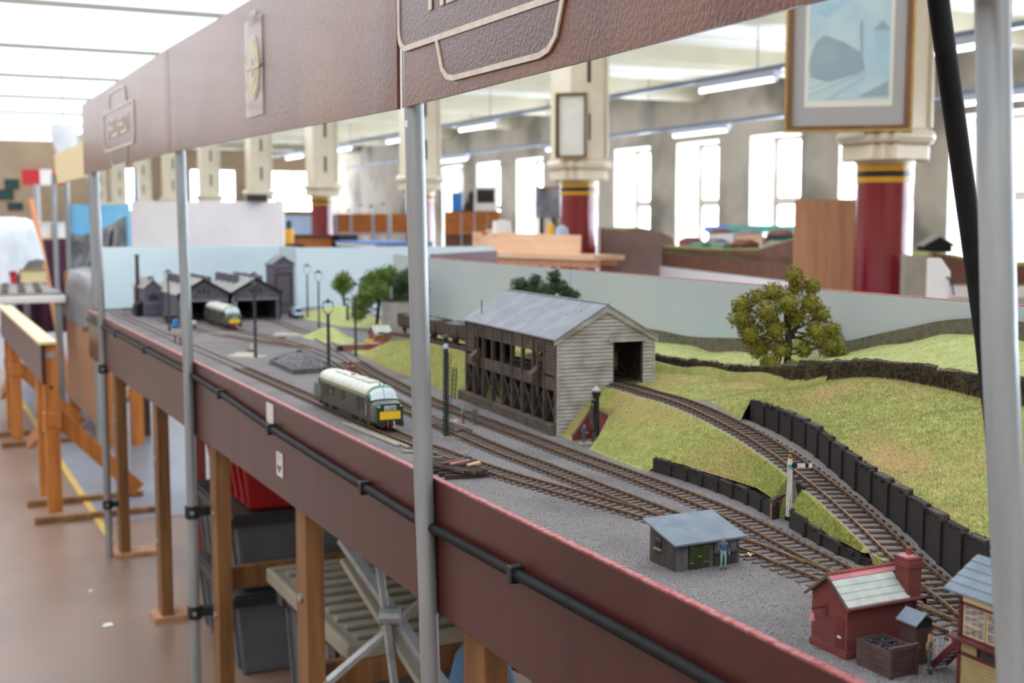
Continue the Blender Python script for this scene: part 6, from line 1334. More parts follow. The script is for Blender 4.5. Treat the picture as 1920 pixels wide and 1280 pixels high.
# red brick hut
b = thing('brick_hut', 'red brick hut with pale slate roof and chimney near the corner', 'building', (.822,.916,ZS))
Wx, Dy, ze, zr = .091, .053, .058, .080
lp('plinth', MB().bx(-.0015,Wx+.0015,-.0015,Dy+.0015,0,.008), 'brickflat', b, bev=.0006)
lp('walls', MB().prism([(0,0),(Dy,0),(Dy,ze),(Dy/2,zr-.002),(0,ze)], (0,0,0), (0,1,0), (0,0,1), (Wx,0,0)), 'brick', b)
lp('door', MB().bx(-.0008,.0006,.004,.016,.003,.040), 'maroon', b); lp('letter_plate', MB().bx(-.0014,-.0004,.0075,.0125,.0195,.0215), 'notice', b)
lp('corner_quoin', MB().bx(-.0006,.003,-.0006,.003,.008,ze), 'brickflat', b)
sl = lambda y0,y1: None
for k in range(5):
    v0, v1 = k/5, (k+1)/5; 
    for sg in (0,1):
        yy = lambda v: (-.006+(Dy/2+.006)*v) if sg == 0 else (Dy+.006-(Dy/2+.006)*v)
        zz = lambda v: ze-.004+(zr-ze+.004)*v
        XE = .0765 if (sg == 0 and k < 4) else Wx+.003
        lp('slate_course', MB().add([(-.004,yy(v0),zz(v0)),(XE,yy(v0),zz(v0)),(XE,yy(v1)+.0002,zz(v1)),(-.004,yy(v1)+.0002,zz(v1)),(-.004,yy(v0),zz(v0)+.0017),(XE,yy(v0),zz(v0)+.0017),(XE,yy(v1),zz(v1)+.0008),(-.004,yy(v1),zz(v1)+.0008)],[(0,3,2,1),(4,5,6,7),(0,1,5,4),(1,2,6,5),(2,3,7,6),(3,0,4,7)]), 'slate_pink' if k == 4 else 'slate', b)
for k in range(18): lp('ridge_tile', MB().tube((-.004+k*.0054,Dy/2,zr+.0005),(-.004+k*.0054+.005,Dy/2,zr+.0005),.0024,.0021,n=8), 'ridge', b)
for sg in (0,1): 
    y0 = -.007 if sg == 0 else Dy+.007
    lp('bargeboard', MB().add([(-.005,y0,ze-.007),(-.005,y0,ze-.004),(-.005,Dy/2,zr+.001),(-.005,Dy/2,zr-.003),(-.0035,y0,ze-.007),(-.0035,y0,ze-.004),(-.0035,Dy/2,zr+.001),(-.0035,Dy/2,zr-.003)],[(0,1,2,3),(4,7,6,5),(0,4,5,1),(1,5,6,2),(2,6,7,3),(3,7,4,0)]), 'oldtimber', b)
lp('gutter', MB().tube((-.004,-.0078,ze-.0045),(Wx+.004,-.0078,ze-.0045),.0018,n=8), 'maroon', b); lp('downpipe', MB().tube((Wx-.003,-.0022,.006),(Wx-.003,-.0022,ze-.005),.0014,n=8), 'maroon', b)
chm = lp('chimney', MB().bx(.075,.0925,-.0045,.0150,.053,.089), 'brick', b, bev=.0004); lp('chimney_band', MB().bx(.0735,.0940,-.0060,.0165,.084,.0905), 'brickflat', chm, bev=.0006); lp('chimney_cap', MB().bx(.0745,.0930,-.0050,.0155,.0905,.0945), 'brickflat', chm, bev=.0006); lp('chimney_flaunching', MB().loft([[(.076,0,.0945),(.090,0,.0945),(.090,.015,.0945),(.076,.015,.0945)],[(.080,.004,.0965),(.086,.004,.0965),(.086,.011,.0965),(.080,.011,.0965)]]), 'slate_pink', chm); lp('chimney_pot', MB().lathe([(.003,0),(.0023,.006),(.003,.0072)], (.0835,.0055,.096), n=10), 'ridge', chm, smooth=50)
lp('bracket', MB().tube((-.018,.032,.046),(0,.032,.046),.0009,n=6), 'maroon', b); bl_ = lp('bell', MB().lathe([(.0005,.008),(.0018,.006),(.003,.0)], (-.017,.032,.034), n=10), 'slate_pink', b, smooth=50); lp('bell_plate', MB().bx(-.001,.001,.029,.035,.036,.048), 'maroon', b)
# coal bunker
t = thing('coal_bunker', 'dark plank coal bunker in front of the red brick hut', 'bunker', (.823,.857,ZS))
for k in range(4):
    z0 = .0005+k*.0066; z1 = z0+.0062
    lp('plank', MB().bx(0,.0015,0,.046,z0,z1), 'maroon_wood', t); lp('plank', MB().bx(.0015,.034,0,.0015,z0,z1), 'maroon_wood', t); lp('plank', MB().bx(.0325,.034,.0015,.046,z0,z1), 'maroon_wood', t); lp('plank', MB().bx(.0015,.0325,.0445,.046,z0,z1), 'maroon_wood', t)
lp('front_rail', MB().bx(-.001,.036,-.0015,.002,.0265,.0305), 'maroon_wood', t)
for x in (0,.0325): lp('corner_post', MB().bx(x-.0008,x+.0023,-.002,.002,0,.030), 'maroon_wood', t)
mb = MB(); rs = random.Random(4)
for i in range(160):
    x = rs.uniform(.003,.031); y = rs.uniform(.003,.043); r_ = rs.uniform(.0011,.0026); mb.ball((x,y,.0225+rs.uniform(-.001,.003)), r_, 5, 3, (1,rs.uniform(.6,1),rs.uniform(.6,1)))
c_ = lp('coal_heap', mb, 'coal', t); c_['kind'] = 'stuff'; lp('coal_bed', MB().bx(.0015,.0325,.0015,.0445,.005,.022), 'coal', t)
# closet
t = thing('lamp_closet', 'narrow dark timber closet with pitched roof beside the bunker', 'closet', (.872,.874,ZS))
lp('walls', MB().prism([(0,0),(.021,0),(.021,.041),(.0105,.049),(0,.041)], (0,0,0), (1,0,0), (0,0,1), (0,.022,0)), 'maroon_wood', t)
for k in range(6): lp('front_board', MB().bx(.0006+k*.0034,.0037+k*.0034,-.001,0,.001,.037), 'maroon_wood', t)
lp('gable_vent', MB().prism([(.001,.0375),(.020,.0375),(.020,.041),(.0105,.0475),(.001,.041)], (0,-.0008,0), (1,0,0), (0,0,1), (0,.0008,0)), 'void', t)
for sg in (0,1):
    x0 = -.003 if sg == 0 else .024; lp('roof_slope', MB().add([(x0,-.003,.0395),(.0105,-.003,.050),(.0105,.025,.050),(x0,.025,.0395),(x0,-.003,.041),(.0105,-.003,.0517),(.0105,.025,.0517),(x0,.025,.041)],[(0,1,2,3),(4,7,6,5),(0,4,5,1),(1,5,6,2),(2,6,7,3),(3,7,4,0)]), 'hut_roof', t)
lp('door_knob', MB().ball((.004,-.0016,.018),.0009,6,4), 'brass', t)
# signal box
t = thing('signal_box', 'cream and maroon signal box with glazed upper floor by the right pole', 'building', (.866,.70,ZS))
Wx, Dy = .062, .112
lp('lower_walls', MB().bx(0,Wx,0,Dy,0,.034), 'cream_box', t)
for k in range(9): lp('weatherboard', MB().bx(-.001,0,0,Dy,.001+k*.0036,.0042+k*.0036), 'cream_box', t)
for y in (0,Dy): lp('corner_post', MB().bx(-.002,.002,y-.002,y+.002,0,.094), 'maroon', t)
lp('corner_post', MB().bx(Wx-.002,Wx+.002,Dy-.002,Dy+.002,0,.094), 'maroon', t)
for k in range(5): lp('panel', MB().bx(-.0012,.0002,.003+k*.022,.022+k*.022,.037,.049), 'cream_box' if k != 3 else 'hut_wall', t)
for z0, z1 in ((.034,.037),(.050,.053),(.082,.0845),(.0915,.094)): lp('rail', MB().bx(-.002,.001,0,Dy,z0,z1).bx(0,Wx,Dy-.001,Dy+.002,z0,z1), 'maroon', t)
lp('frieze', MB().bx(-.0012,.0,.002,Dy-.002,.0845,.0915), 'cream_pelmet', t)
for k in range(5): lp('panel_stile', MB().bx(-.002,.0004,.0015+k*.022,.003+k*.022,.037,.05), 'maroon', t)
lp('balcony', MB().bx(-.010,0,0,Dy+.008,.049,.051), 'maroon', t)
for k in range(4):
    y0 = .003+k*.027; fr = MB()
    fr.bx(-.0006,.0006,y0,y0+.0008,.053,.082).bx(-.0006,.0006,y0+.0242,y0+.025,.053,.082)
    for z in (.053,.0625,.072,.0812): fr.bx(-.0005,.0005,y0,y0+.025,z,z+.0004)
    for d_ in (.0083,.0163): fr.bx(-.0004,.0004,y0+d_,y0+d_+.00035,.053,.082)
    wf = lp('window_frame', fr, 'cream_pelmet', t); lp('pane', MB().bx(-.0002,.0002,y0,y0+.025,.053,.082), 'glassfront', wf)
lp('end_pane', MB().bx(.004,Wx-.004,Dy-.0002,Dy+.0002,.053,.082), 'glassfront', t)
lp('floor_board', MB().bx(.001,Wx,.001,Dy-.001,.049,.051), 'oldtimber', t); lp('rear_wall', MB().bx(Wx-.001,Wx,0,Dy,.034,.094), 'oldtimber', t)
lp('lever_frame', MB().bx(.02,.03,.02,.09,.051,.062), 'maroon', t)
for sg in (0,1):
    x0 = -.012 if sg == 0 else Wx+.012
    for k in range(5):
        v0, v1 = k/5, (k+1)/5; xx = lambda v: x0+(Wx/2-x0)*v; zz = lambda v: .0935+.027*v
        lp('slate_course', MB().add([(xx(v0),-.012,zz(v0)),(xx(v1),-.012,zz(v1)),(xx(v1),Dy+.012,zz(v1)),(xx(v0),Dy+.012,zz(v0)),(xx(v0),-.012,zz(v0)+.0018),(xx(v1),-.012,zz(v1)+.0009),(xx(v1),Dy+.012,zz(v1)+.0009),(xx(v0),Dy+.012,zz(v0)+.0018)],[(0,1,2,3),(4,7,6,5),(0,4,5,1),(1,5,6,2),(2,6,7,3),(3,7,4,0)]), 'hut_roof', t)
lp('end_gable', MB().prism([(0,.094),(Wx,.094),(Wx/2,.118)], (0,Dy-.001,0), (1,0,0), (0,0,1), (0,.002,0)), 'cream_box', t)
st = lp('staircase', MB().bar((.012,Dy+.006,.048),(.012,Dy+.046,.004),.0015,.006), 'maroon', t); lp('stringer', MB().bar((.030,Dy+.006,.048),(.030,Dy+.046,.004),.0015,.006), 'maroon', st)
for k in range(8): lp('tread', MB().bx(.012,.030,Dy+.007+k*.005,Dy+.012+k*.005,.043-k*.0055,.0442-k*.0055), 'coping', st)
lp('landing', MB().bx(.002,.034,Dy,Dy+.010,.048,.0496), 'coping', t)
for k in range(3): lp('handrail_post', MB().tube((.012,Dy+.008+k*.016,.046-k*.017),(.012,Dy+.008+k*.016,.066-k*.017),.0006,n=5), 'paper', t)
# ------------------------------------------------------------------ semaphore signal
t = thing('semaphore_signal', 'white semaphore signal with a striped arm beside the low wall', 'signal', (1.139,1.398,ZS))
lp('post', MB().loft([[(-.0035,-.0035,0),(.0035,-.0035,0),(.0035,.0035,0),(-.0035,.0035,0)],[(-.0024,-.0024,.092),(.0024,-.0024,.092),(.0024,.0024,.092),(-.0024,.0024,.092)]]), 'sigwhite', t)
lp('finial', MB().lathe([(.003,0),(.0032,.004),(.0016,.006),(.003,.009),(.0005,.013)], (0,0,.092), n=10), 'orange_lamp', t, smooth=50)
lp('post_foot', MB().bx(-.0042,.0042,-.0042,.0042,0,.006), 'black', t)
d_ = RT; a0 = Vector((0,-.004,.082))
am = lp('arm', MB().prism([(.004,-.0028),(.029,-.0034),(.029,.0034),(.004,.0028)], a0, d_, (0,0,1), (0,-.0008,0)), 'sigwhite', t)
lp('arm_stripe', MB().prism([(.019,-.0033),(.0235,-.0034),(.0235,.0034),(.019,.0033)], a0+Vector((0,-.0009,0)), d_, (0,0,1), (0,-.0004,0)), 'text_black', am)
lp('spectacle', MB().prism(oval(.0042,.0042,14), a0+d_*.003+Vector((0,-.001,0)), d_, (0,0,1), (0,-.0008,0)), 'black', am); lp('lens', MB().prism(oval(.0026,.0026,12), a0-d_*.004+Vector((0,-.001,-.001)), d_, (0,0,1), (0,-.001,0)), 'teal_panel', am)
lp('lamp', MB().bx(-.0022,.0022,-.002,.006,.076,.083), 'orange_lamp', t)
for x in (.005,.008): lp('ladder_stile', MB().tube((x+.004,.008,.004),(x,.003,.08),.0003,n=4), 'oldtimber', t)
for k in range(14): lp('ladder_rung', MB().bx(.0055,.0125,.0045,.0052,.01+k*.005,.0104+k*.005), 'oldtimber', t)
lp('pull_wire', MB().tube((-.005,-.002,.004),(-.004,-.002,.08),.0003,n=4), 'black', t)
# ------------------------------------------------------------------ water crane in its cutting
t = thing('water_crane', 'black water column with silver cap in a timber lined cutting', 'water crane', (1.198,2.060,ZS))
lp('column', MB().lathe([(.009,0),(.009,.008),(.0065,.012),(.006,.092),(.0085,.097),(.0085,.103)], n=16), 'black', t, smooth=50)
lp('cap', MB().lathe([(.009,0),(.0095,.003),(.004,.009),(.001,.012)], (0,0,.103), n=16), 'alu', t, smooth=50)
lp('swing_arm', MB().sweep([(0,0,.088),(-.012,-.006,.086),(-.015,-.007,.074)], .003, 8), 'oldtimber', t, smooth=50); lp('leather_hose', MB().sweep([(-.015,-.007,.076),(-.016,-.008,.05),(-.013,-.010,.03)], .0035, 8), 'oldtimber', t, smooth=50); lp('hand_wheel', MB().tube((-.013,-.010,.032),(-.013,-.0125,.032),.005,n=12), 'black', t)
t = thing('crane_cutting', 'rust red timber revetment around the water crane', 'revetment', (1.21,2.1,ZS))
for i, (p, q, hh) in enumerate((((1.172,2.106,0),(1.224,2.120,0),.06),((1.224,2.120,0),(1.227,2.054,0),.06),((1.227,2.054,0),(1.178,2.026,0),.012))):
    a = Vector(p)+Vector((0,0,ZS)); c_ = Vector(q)+Vector((0,0,ZS)); d_ = (c_-a); L_ = d_.length; d_.normalize(); n_ = Vector((-d_.y,d_.x,0))
    top = [(0,.008),(L_,hh)] if i == 0 else ([(0,hh),(L_,hh*.85)] if i == 1 else [(0,.054),(L_,.006)])
    ob('board_wall', MB().prism([(0,0),(L_,0),(L_,top[1][1]),(0,top[0][1])], a, d_, (0,0,1), n_*.002), 'ridge' if i < 2 else 'oldtimber', t); ob('capping', MB().prism([(0,top[0][1]),(L_,top[1][1]),(L_,top[1][1]+.002),(0,top[0][1]+.002)], a-n_*.002, d_, (0,0,1), n_*.006), 'oldtimber' if i < 2 else 'cream_plastic', t)
ob('paving', MB().prism([(0,0),(.04,0),(.04,.03),(0,.03)], (1.16,2.05,ZS+.001), (.9,-.2,0), (.2,.9,0), (0,0,.002)), 'cream_plastic', t)
# ------------------------------------------------------------------ lamps
def lattice(label, x, y, h):
    t = thing('yard_lamp', label, 'lamp post', (x,y,ZS)); 
    mast = MB()
    for sx, sy in ((-1,-1),(1,-1),(1,1),(-1,1)): mast.bar((sx*.0045,sy*.0045,0),(sx*.003,sy*.003,h*.86),.0016,.0016)
    lp('mast', mast, 'lampgreen', t); 
    for k in range(24):
        z = h*.86*k/24; z1 = h*.86*(k+1)/24; w0 = .0045-.0015*k/24
        q = MB(); s_ = 1 if k % 2 else -1
        for sx, sy, ax in ((0,-1,0),(0,1,0),(-1,0,1),(1,0,1)):
            if ax == 0: q.bar((-s_*w0,sy*w0,z),(s_*w0,sy*w0,z1),.001,.001)
            else: q.bar((sx*w0,-s_*w0,z),(sx*w0,s_*w0,z1),.001,.001)
        lp('lattice_bar', q, 'lampgreen', t)
    lp('core', MB().bx(-.0016,.0016,-.0016,.0016,0,h*.86), 'black', t)
    for sx in (-1,1): lp('ladder_stile', MB().bar((.013+sx*.0025,0,0),(.008+sx*.002,0,h*.82),.0008,.0008), 'lampgreen', t)
    for k in range(20): lp('ladder_rung', MB().bx(.0105-.0002*k,.0150-.0002*k,-.0004,.0004,.006+k*h*.04,.0066+k*h*.04), 'lampgreen', t)
    lp('head', MB().lathe([(.0045,0),(.006,.005),(.003,.010)], (0,0,h*.86), n=12), 'paleblue', t, smooth=50)
    for sg in (-1,1): lp('lamp_arm', MB().sweep([(0,0,h*.9),(sg*.006,0,h*.93),(sg*.010,0,h*.98)], .0007, 6), 'lampgreen', t)
    rf = lp('reflector', MB().lathe([(.008,0),(.007,.002),(.002,.004)], (0,0,h*.98), n=14), 'coping', t, smooth=50); lp('bulb', MB().ball((0,0,h*.975), .0022, 8, 5), 'glass', t)
    return t
lattice('black lattice yard lamp with ladder right of the nearest pole', .966, 2.264, .208)
def lamp(label, x, y, h, r_=.004, big=False):
    t = thing('yard_lamp', label, 'lamp post', (x,y,ZS))
    lp('column', MB().lathe([(r_*1.5,0),(r_*1.3,.01),(r_,.015),(r_*.8,h*.78)], n=12), 'lampgreen', t, smooth=50)
    for k in range(5): lp('collar', MB().lathe([(r_*1.25,0),(r_*1.25,.002)], (0,0,h*.78*(k+1)/5-.003), n=12), 'lampgreen', t)
    g = [(.0,h*.77),(.012,h*.82),(.016,h*.88),(.013,h*.94)]
    for sg in (-1,1): lp('hoop', MB().sweep([tuple(RT*(sg*a)+Vector((0,0,z))) for a, z in g], .0011 if not big else .0014, 6), 'lampgreen', t, smooth=50)
    lp('top_bar', MB().bar(tuple(RT*-.015+Vector((0,0,h*.945))), tuple(RT*.015+Vector((0,0,h*.945))), .003,.003), 'lampgreen', t)
    lp('shade', MB().lathe([(.010,0),(.009,.004),(.003,.009),(.002,.012)], (0,0,h*.935), n=14), 'lampgreen', t, smooth=50); lp('bulb', MB().ball((0,0,h*.93), .0028, 8, 5), 'glass', t)
    return t
lamp('thick lamp post with open hoop head beside the coal heap', 1.094, 3.435, .212, .0055, True)
lamp('tall lamp post standing before the right engine shed gable', .99, 3.87, .25, .0045)
lamp('dark lamp post close behind the tall one by the engine shed', 1.23, 4.81, .24, .006)
lamp('slim lamp post nearer the coal heap against the pale backdrop', 1.503, 4.842, .24, .004)
lamp('slim lamp post farther back against the pale backdrop', 1.599, 5.318, .25, .004)
lamp('lamp post standing before the tree and the grass mound', 1.291, 3.767, .245, .004)
lamp('short lamp post on the path behind the mound', 1.659, 4.94, .11, .006)
lamp('lamp post in front of the left gable near the maroon edge', .925, 4.963, .25, .0045)
# ------------------------------------------------------------------ coal heap, brick boxes, tank, red hut
t = thing('coal_heap_bay', 'black coal heap inside a low timber kerb', 'coal heap', (1.07,3.6,ZS))
K = [(.985,3.669),(.976,3.381),(1.105,3.40),(1.145,3.9)]
for i in range(4):
    a, c_ = K[i], K[(i+1)%4]; ob('kerb', MB().bar((a[0],a[1],ZS+.007),(c_[0],c_[1],ZS+.007),.008,.016), 'hut_post', t)
vs = []; NU, NV = 26, 26; rs = random.Random(2)
for j in range(NV):
    for i in range(NU):
        u, v = i/(NU-1), j/(NV-1); p0 = Vector((K[1][0],K[1][1],0)).lerp(Vector((K[2][0],K[2][1],0)),u); p1 = Vector((K[0][0],K[0][1],0)).lerp(Vector((K[3][0],K[3][1],0)),u); q = p0.lerp(p1,v)
        vs.append((q.x,q.y,ZS+.004+.030*(math.sin(u*PI)*math.sin(v*PI))**.7+rs.uniform(-.002,.003)))
c_ = ob('coal', MB().add(vs, [(j*NU+i,j*NU+i+1,(j+1)*NU+i+1,(j+1)*NU+i) for j in range(NV-1) for i in range(NU-1)]), 'coal', t)
t = thing('brick_pier', 'low red brick pier with flat cap behind the near diesel', 'pier', (.96,2.99,ZS)); ob('walls', MB().bx(.945,.985,2.95,3.03,ZS,ZS+.048), 'brick_far', t); ob('cap', MB().bx(.942,.988,2.947,3.033,ZS+.048,ZS+.052), 'coping', t)
t = thing('brick_flue', 'small red brick flue with thin pipe above the near diesel roof', 'flue', (1.0,2.95,ZS)); ob('stack', MB().bx(.985,1.004,2.93,2.95,ZS,ZS+.067), 'brick_far', t); ob('cap', MB().bx(.983,1.006,2.928,2.952,ZS+.067,ZS+.07), 'ridge', t); ob('pipe', MB().tube((.994,2.94,ZS+.07),(.994,2.94,ZS+.082),.0018,n=8), 'black', t)
t = thing('red_hut', 'small red brick hut with pale roof beside the concrete tank', 'hut', (1.448,4.01,ZS))
Wx, Dy, ze, zr = .058, .075, .042, .066
lp('walls', MB().prism([(0,0),(Wx,0),(Wx,ze),(Wx/2,zr),(0,ze)] if False else [(0,0),(Dy,0),(Dy,ze),(Dy/2,zr),(0,ze)], (0,0,0), (0,1,0), (0,0,1), (Wx,0,0)), 'brick_far', t)
for sg in (0,1):
    y0 = -.006 if sg == 0 else Dy+.006; lp('roof_slope', MB().add([(-.004,y0,ze-.002),(Wx+.004,y0,ze-.002),(Wx+.004,Dy/2,zr+.002),(-.004,Dy/2,zr+.002),(-.004,y0,ze),(Wx+.004,y0,ze),(Wx+.004,Dy/2,zr+.005),(-.004,Dy/2,zr+.005)],[(0,3,2,1),(4,5,6,7),(0,1,5,4),(1,2,6,5),(2,3,7,6),(3,0,4,7)]), 'slate', t)
lp('door', MB().bx(.035,.046,-.001,.001,0,.026), 'teal', t); lp('window', MB().bx(-.001,.001,.03,.045,.012,.026), 'glass_dark', t)
t = thing('concrete_tank', 'round grey concrete tank with a thin pipe beside the red hut', 'tank', (1.575,4.14,ZS)); lp('drum', MB().lathe([(.055,0),(.055,.15),(.052,.156)], n=32), 'concrete', t, smooth=40); lp('rim', MB().lathe([(.0565,.148),(.0565,.156)], n=32), 'coping', t, smooth=40); lp('pipe', MB().tube((-.02,.0,.15),(-.02,0,.20),.005,n=10), 'concrete', t, smooth=50)
for i, (x,y) in enumerate(((1.40,3.92),(1.43,3.88),(1.455,3.95))):
    t = thing('pipe_stack', ['left','middle','right'][i]+' stack of terracotta pipes before the red hut', 'pipes', (x,y,ZS)); 
    for k in range(3): ob('pipe', MB().tube((x-.018+.010*k,y,ZS+.006),(x-.012+.010*k,y+.04,ZS+.006),.0055,n=10), 'ridge', t, smooth=50)
    ob('pipe', MB().tube((x-.010,y,ZS+.016),(x-.004,y+.04,ZS+.016),.0055,n=10), 'ridge', t, smooth=50)
t = thing('brick_trough', 'long low brick trough with dark buffer behind the lamp', 'trough', (1.34,4.0,ZS)); ob('side', MB().bx(1.30,1.43,3.93,3.945,ZS,ZS+.018), 'brick_far', t); ob('top', MB().bx(1.30,1.43,3.93,3.96,ZS+.018,ZS+.021), 'cream_plastic', t); ob('end_stop', MB().bx(1.285,1.30,3.925,3.95,ZS,ZS+.018), 'black', t)
t = thing('buffer_stop', 'small dark buffer stop with yellow post by the red hut', 'buffer stop', (1.42,4.05,ZS)); ob('frame', MB().bar((1.405,3.99,ZS),(1.405,3.99,ZS+.03),.006,.006).bar((1.42,3.99,ZS),(1.42,3.99,ZS+.03),.006,.006), 'chair', t); ob('beam', MB().bx(1.40,1.43,3.985,3.992,ZS+.02,ZS+.03), 'loco_yellow', t)
for i, (x,y) in enumerate(((1.02,4.05),(1.24,4.45))):
    t = thing('ground_frame', ['nearer','farther'][i]+' small tan lever frame on the yard surface', 'lever', (x,y,ZS)); ob('base', MB().bx(x-.012,x+.012,y-.008,y+.008,ZS,ZS+.008), 'khaki', t); ob('lever', MB().bar((x,y,ZS+.008),(x+.004,y,ZS+.026),.002,.002), 'text_white', t)
# ------------------------------------------------------------------ timber and rails lying along the front edge
for i, (a, c_, w_) in enumerate((((.826,2.50),(.838,2.20),.007),((.836,2.48),(.848,2.17),.005),((.822,2.14),(.862,2.10),.006),((.818,2.06),(.868,2.05),.004))):
    tag(ob('timber_length', MB().bar((a[0],a[1],ZS+.003),(c_[0],c_[1],ZS+.003),w_,.004), 'tarp' if i > 2 else 'cream_plastic', bev=.0005), ['longer plank of the pair lying by the maroon edge','thinner plank of the pair lying by the maroon edge','short pale board beside the nearest pole','thin grey strip beside the nearest pole'][i], 'timber')
t = thing('rail_stack', 'stack of rusty rails and sleepers right of the nearest pole', 'rail stack', (.84,1.93,ZS))
rs = random.Random(8)
for k in range(7): ob('rail_length', MB().bar((.803+.009*k,1.99+rs.uniform(-.01,.01),ZS+.012),(.83+.007*k,1.86+rs.uniform(-.01,.01),ZS+.012),.003,.005), 'chair' if k % 2 else 'oldtimber', t)
for k in range(5): ob('bearer', MB().bar((.80,1.985-.026*k,ZS+.004),(.875,1.97-.026*k,ZS+.004),.006,.007), 'chair', t)
for k in range(4): ob('loose_plank', MB().bar((.815+.012*k,1.93-.01*k,ZS+.017),(.865+.004*k,1.945-.012*k,ZS+.018),.007,.003), ('rail','slate_pink','oldtimber','tan')[k], t)
t = thing('scrap_pile', 'small pile of broken sleepers beside the hut', 'scrap', (.962,1.262,ZS))
for k in range(5): ob('scrap_piece', MB().bar((.955+.006*k,1.27-.004*k,ZS+.002),(.975-.003*k,1.262+.004*k,ZS+.0035),.0022,.0022), ('tan','rail','text_white','chair','oldtimber')[k], t)
# workbench frames on the platform near the far pole
for i, (x,y) in enumerate(((.865,4.45),(.865,4.35))):
    t = thing('platform_bench', ['farther','nearer'][i]+' tiny bench frame near the far maroon edge', 'bench', (x,y,ZS))
    for sx in (-1,1): ob('leg', MB().bar((x+sx*.018,y,ZS),(x+sx*.016,y,ZS+.026),.004,.004), 'chair', t)
    ob('seat', MB().bx(x-.026,x+.026,y-.006,y+.006,ZS+.026,ZS+.030), 'redcloth', t)
# ================================================================== far sheds
sh = thing('engine_shed', 'twin gabled grey stone engine shed with dark doorways', 'building', (1.034,5.34,ZS))
for g, x0 in ((0,1.034),(1,1.262)):
    x1 = x0+.222; ze, zr, y0, y1 = ZS+.118, ZS+.180, 5.34, 5.95
    xm = (x0+x1)/2
    q = MB().prism([(x0,ZS),(x0+.028,ZS),(x0+.028,ZS+.088),(x1-.022,ZS+.088),(x1-.022,ZS),(x1,ZS),(x1,ze),(xm,zr),(x0,ze)], (0,y0,0), (1,0,0), (0,0,1), (0,.008,0))
    gb = ob('gable_wall', q, 'stone_grey', sh); 
    ob('door_lintel', MB().bx(x0+.015,x1-.01,y0-.004,y0,ZS+.088,ZS+.098), 'stone_pale', sh)
    ob('stone_pier', MB().bx(x0+.002,x0+.026,y0-.004,y0+.002,ZS,ZS+.1), 'stone_pale', sh)
    for k in range(3): ob('gable_window', MB().bx(xm-.026+k*.020,xm-.014+k*.020,y0-.001,y0+.002,ze+.004,ze+.022+(.008 if k == 1 else 0)), 'glass_dark', sh)
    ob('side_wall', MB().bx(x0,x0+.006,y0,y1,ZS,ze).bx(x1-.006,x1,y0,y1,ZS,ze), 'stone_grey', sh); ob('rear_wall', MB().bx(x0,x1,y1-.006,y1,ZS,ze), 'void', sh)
    for sg in (0,1):
        xa = x0-.006 if sg == 0 else x1+.006
        ob('roof_slope', MB().add([(xa,y0-.008,ze-.003),(xm,y0-.008,zr),(xm,y1+.01,zr),(xa,y1+.01,ze-.003),(xa,y0-.008,ze+.002),(xm,y0-.008,zr+.005),(xm,y1+.01,zr+.005),(xa,y1+.01,ze+.002)],[(0,1,2,3),(4,7,6,5),(0,4,5,1),(1,5,6,2),(2,6,7,3),(3,7,4,0)]), 'shed_roof', sh)
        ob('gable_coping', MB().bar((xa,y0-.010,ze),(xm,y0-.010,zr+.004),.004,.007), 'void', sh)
    for k in range(4): ob('smoke_vent', MB().bx(xm-.055,xm-.035,y0+.16+k*.11,y0+.22+k*.11,zr-.035,zr+.012), 'stone_grey', sh); ob('smoke_vent', MB().bx(xm+.03,xm+.046,y0+.06+k*.13,y0+.15+k*.13,zr-.03,zr+.012), 'stone_grey', sh)
hs = thing('stone_workshop', 'sooty stone workshop with tall chimney at the far corner', 'building', (.96,5.72,ZS))
lp('walls', MB().prism([(0,0),(.075,0),(.075,.13),(.0375,.168),(0,.13)], (0,0,0), (1,0,0), (0,0,1), (0,.3,0)), 'stone_grey', hs)
for sg in (0,1):
    xa = -.005 if sg == 0 else .08; lp('roof_slope', MB().add([(xa,-.006,.127),(.0375,-.006,.168),(.0375,.31,.168),(xa,.31,.127),(xa,-.006,.132),(.0375,-.006,.174),(.0375,.31,.174),(xa,.31,.132)],[(0,1,2,3),(4,7,6,5),(0,4,5,1),(1,5,6,2),(2,6,7,3),(3,7,4,0)]), 'shed_roof', hs)
for k in range(3): lp('arched_window', MB().bx(.020+k*.013,.029+k*.013,-.0015,.001,.075,.100+(.008 if k == 1 else 0)), 'glass_dark', hs)
lp('string_course', MB().bx(-.002,.077,-.002,.002,.06,.065), 'stone_pale', hs); lp('ridge_vent', MB().bx(.028,.048,.03,.08,.165,.184), 'stone_pale', hs)
lp('chimney', MB().loft([[(-.012,.16,0),(.008,.16,0),(.008,.18,0),(-.012,.18,0)],[(-.009,.163,.275),(.005,.163,.275),(.005,.177,.275),(-.009,.177,.275)]]), 'maroon_wood', hs); lp('chimney_cap', MB().bx(-.012,.008,.16,.18,.27,.28), 'stone_grey', hs)
lp('lean_to', MB().prism([(0,0),(-.03,0),(-.03,.05),(0,.07)], (0,.05,0), (1,0,0), (0,0,1), (0,.1,0)), 'void', hs)
tw = thing('stone_tower', 'tall grey stone tower with gabled top right of the engine shed', 'building', (1.52,5.6,ZS))
lp('walls', MB().prism([(0,0),(.10,0),(.10,.235),(.05,.268),(0,.235)], (0,0,0), (1,0,0), (0,0,1), (0,.12,0)), 'stone_grey', tw); lp('recessed_panel', MB().ring([(.012,.05),(.09,.05),(.09,.195),(.012,.195)],[(.02,.05),(.082,.05),(.082,.187),(.02,.187)],(0,-.003,0),(1,0,0),(0,0,1),(0,.003,0)), 'maroon_wood', tw); lp('string_course', MB().bx(-.003,.103,-.003,.123,.225,.231), 'stone_pale', tw)
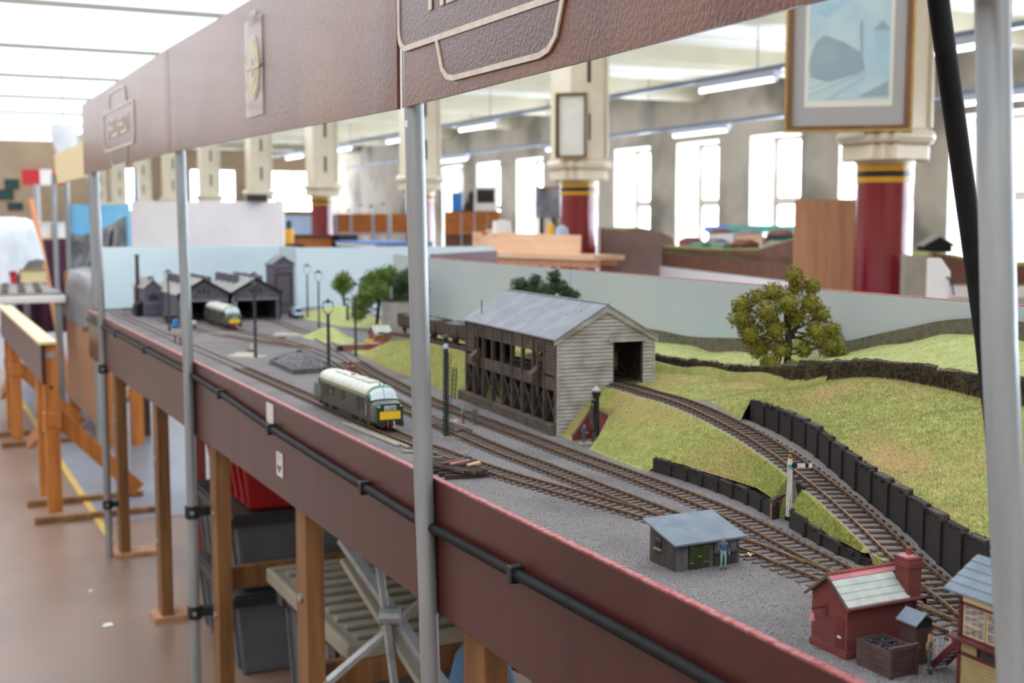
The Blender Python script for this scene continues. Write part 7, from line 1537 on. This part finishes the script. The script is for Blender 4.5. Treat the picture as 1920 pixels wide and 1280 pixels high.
for sg in (0,1):
    xa = -.006 if sg == 0 else .106; lp('roof_slope', MB().add([(xa,-.006,.231),(.05,-.006,.268),(.05,.126,.268),(xa,.126,.231),(xa,-.006,.236),(.05,-.006,.274),(.05,.126,.274),(xa,.126,.236)],[(0,1,2,3),(4,7,6,5),(0,4,5,1),(1,5,6,2),(2,6,7,3),(3,7,4,0)]), 'stone_pale', tw)
# little things by the far sheds
t = thing('road_lorry', 'small grey model lorry parked by the stone tower', 'lorry', (1.56,5.32,ZS)); lp('chassis', MB().bx(-.022,.022,0,.1,.008,.016), 'black', t); lp('cab', MB().loft([[(-.02,0,.014),(.02,0,.014),(.02,.045,.014),(-.02,.045,.014)],[(-.017,.012,.05),(.017,.012,.05),(.017,.045,.05),(-.017,.045,.05)]]), 'paleblue', t, bev=.002); lp('windscreen', MB().bx(-.014,.014,.004,.009,.03,.044), 'glass_dark', t); lp('tipper_body', MB().bx(-.021,.021,.05,.1,.016,.04), 'stone_pale', t)
for y in (.015,.08):
    for sx in (-1,1): lp('wheel', MB().tube((sx*.017,y,.009),(sx*.022,y,.009),.009,n=12), 'black', t)
t = thing('plate_frame', 'dark tipped wagon body by the stone workshop', 'wagon', (.99,5.3,ZS)); lp('hopper', MB().loft([[(-.016,-.03,.012),(.016,-.03,.012),(.016,.03,.012),(-.016,.03,.012)],[(-.028,-.04,.042),(.028,-.04,.036),(.028,.04,.036),(-.028,.04,.042)]]), 'hut_wall', t); lp('chassis', MB().bx(-.014,.014,-.03,.03,.004,.012), 'black', t)
t = thing('drum_cart', 'small cart with a blue drum near the far pole', 'cart', (.975,5.1,ZS)); lp('drum', MB().tube((0,0,.006),(0,0,.034),.012,n=14), 'blue', t, smooth=50); lp('tray', MB().bx(-.014,.014,-.014,.014,.002,.006), 'black', t)
t = thing('silver_tank', 'pale silver drum standing before the left engine shed', 'tank', (1.02,5.0,ZS)); lp('drum', MB().tube((-.016,0,.022),(.016,0,.022),.013,n=14), 'alu', t, smooth=50); lp('cradle', MB().bx(-.014,-.01,-.01,.01,0,.014).bx(.01,.014,-.01,.01,0,.014), 'black', t)
for i, x in enumerate((.90,.925)):
    t = thing('post_rail', ['left','right'][i]+' tiny dark post frame at the far maroon corner', 'frame', (x,5.9,ZS)); 
    for sx in (-1,1): lp('post', MB().bx(sx*.006-.0015,sx*.006+.0015,-.002,.002,0,.03), 'teal', t)
    lp('bar', MB().bx(-.012,.012,-.002,.002,.028,.032), 'chair', t)
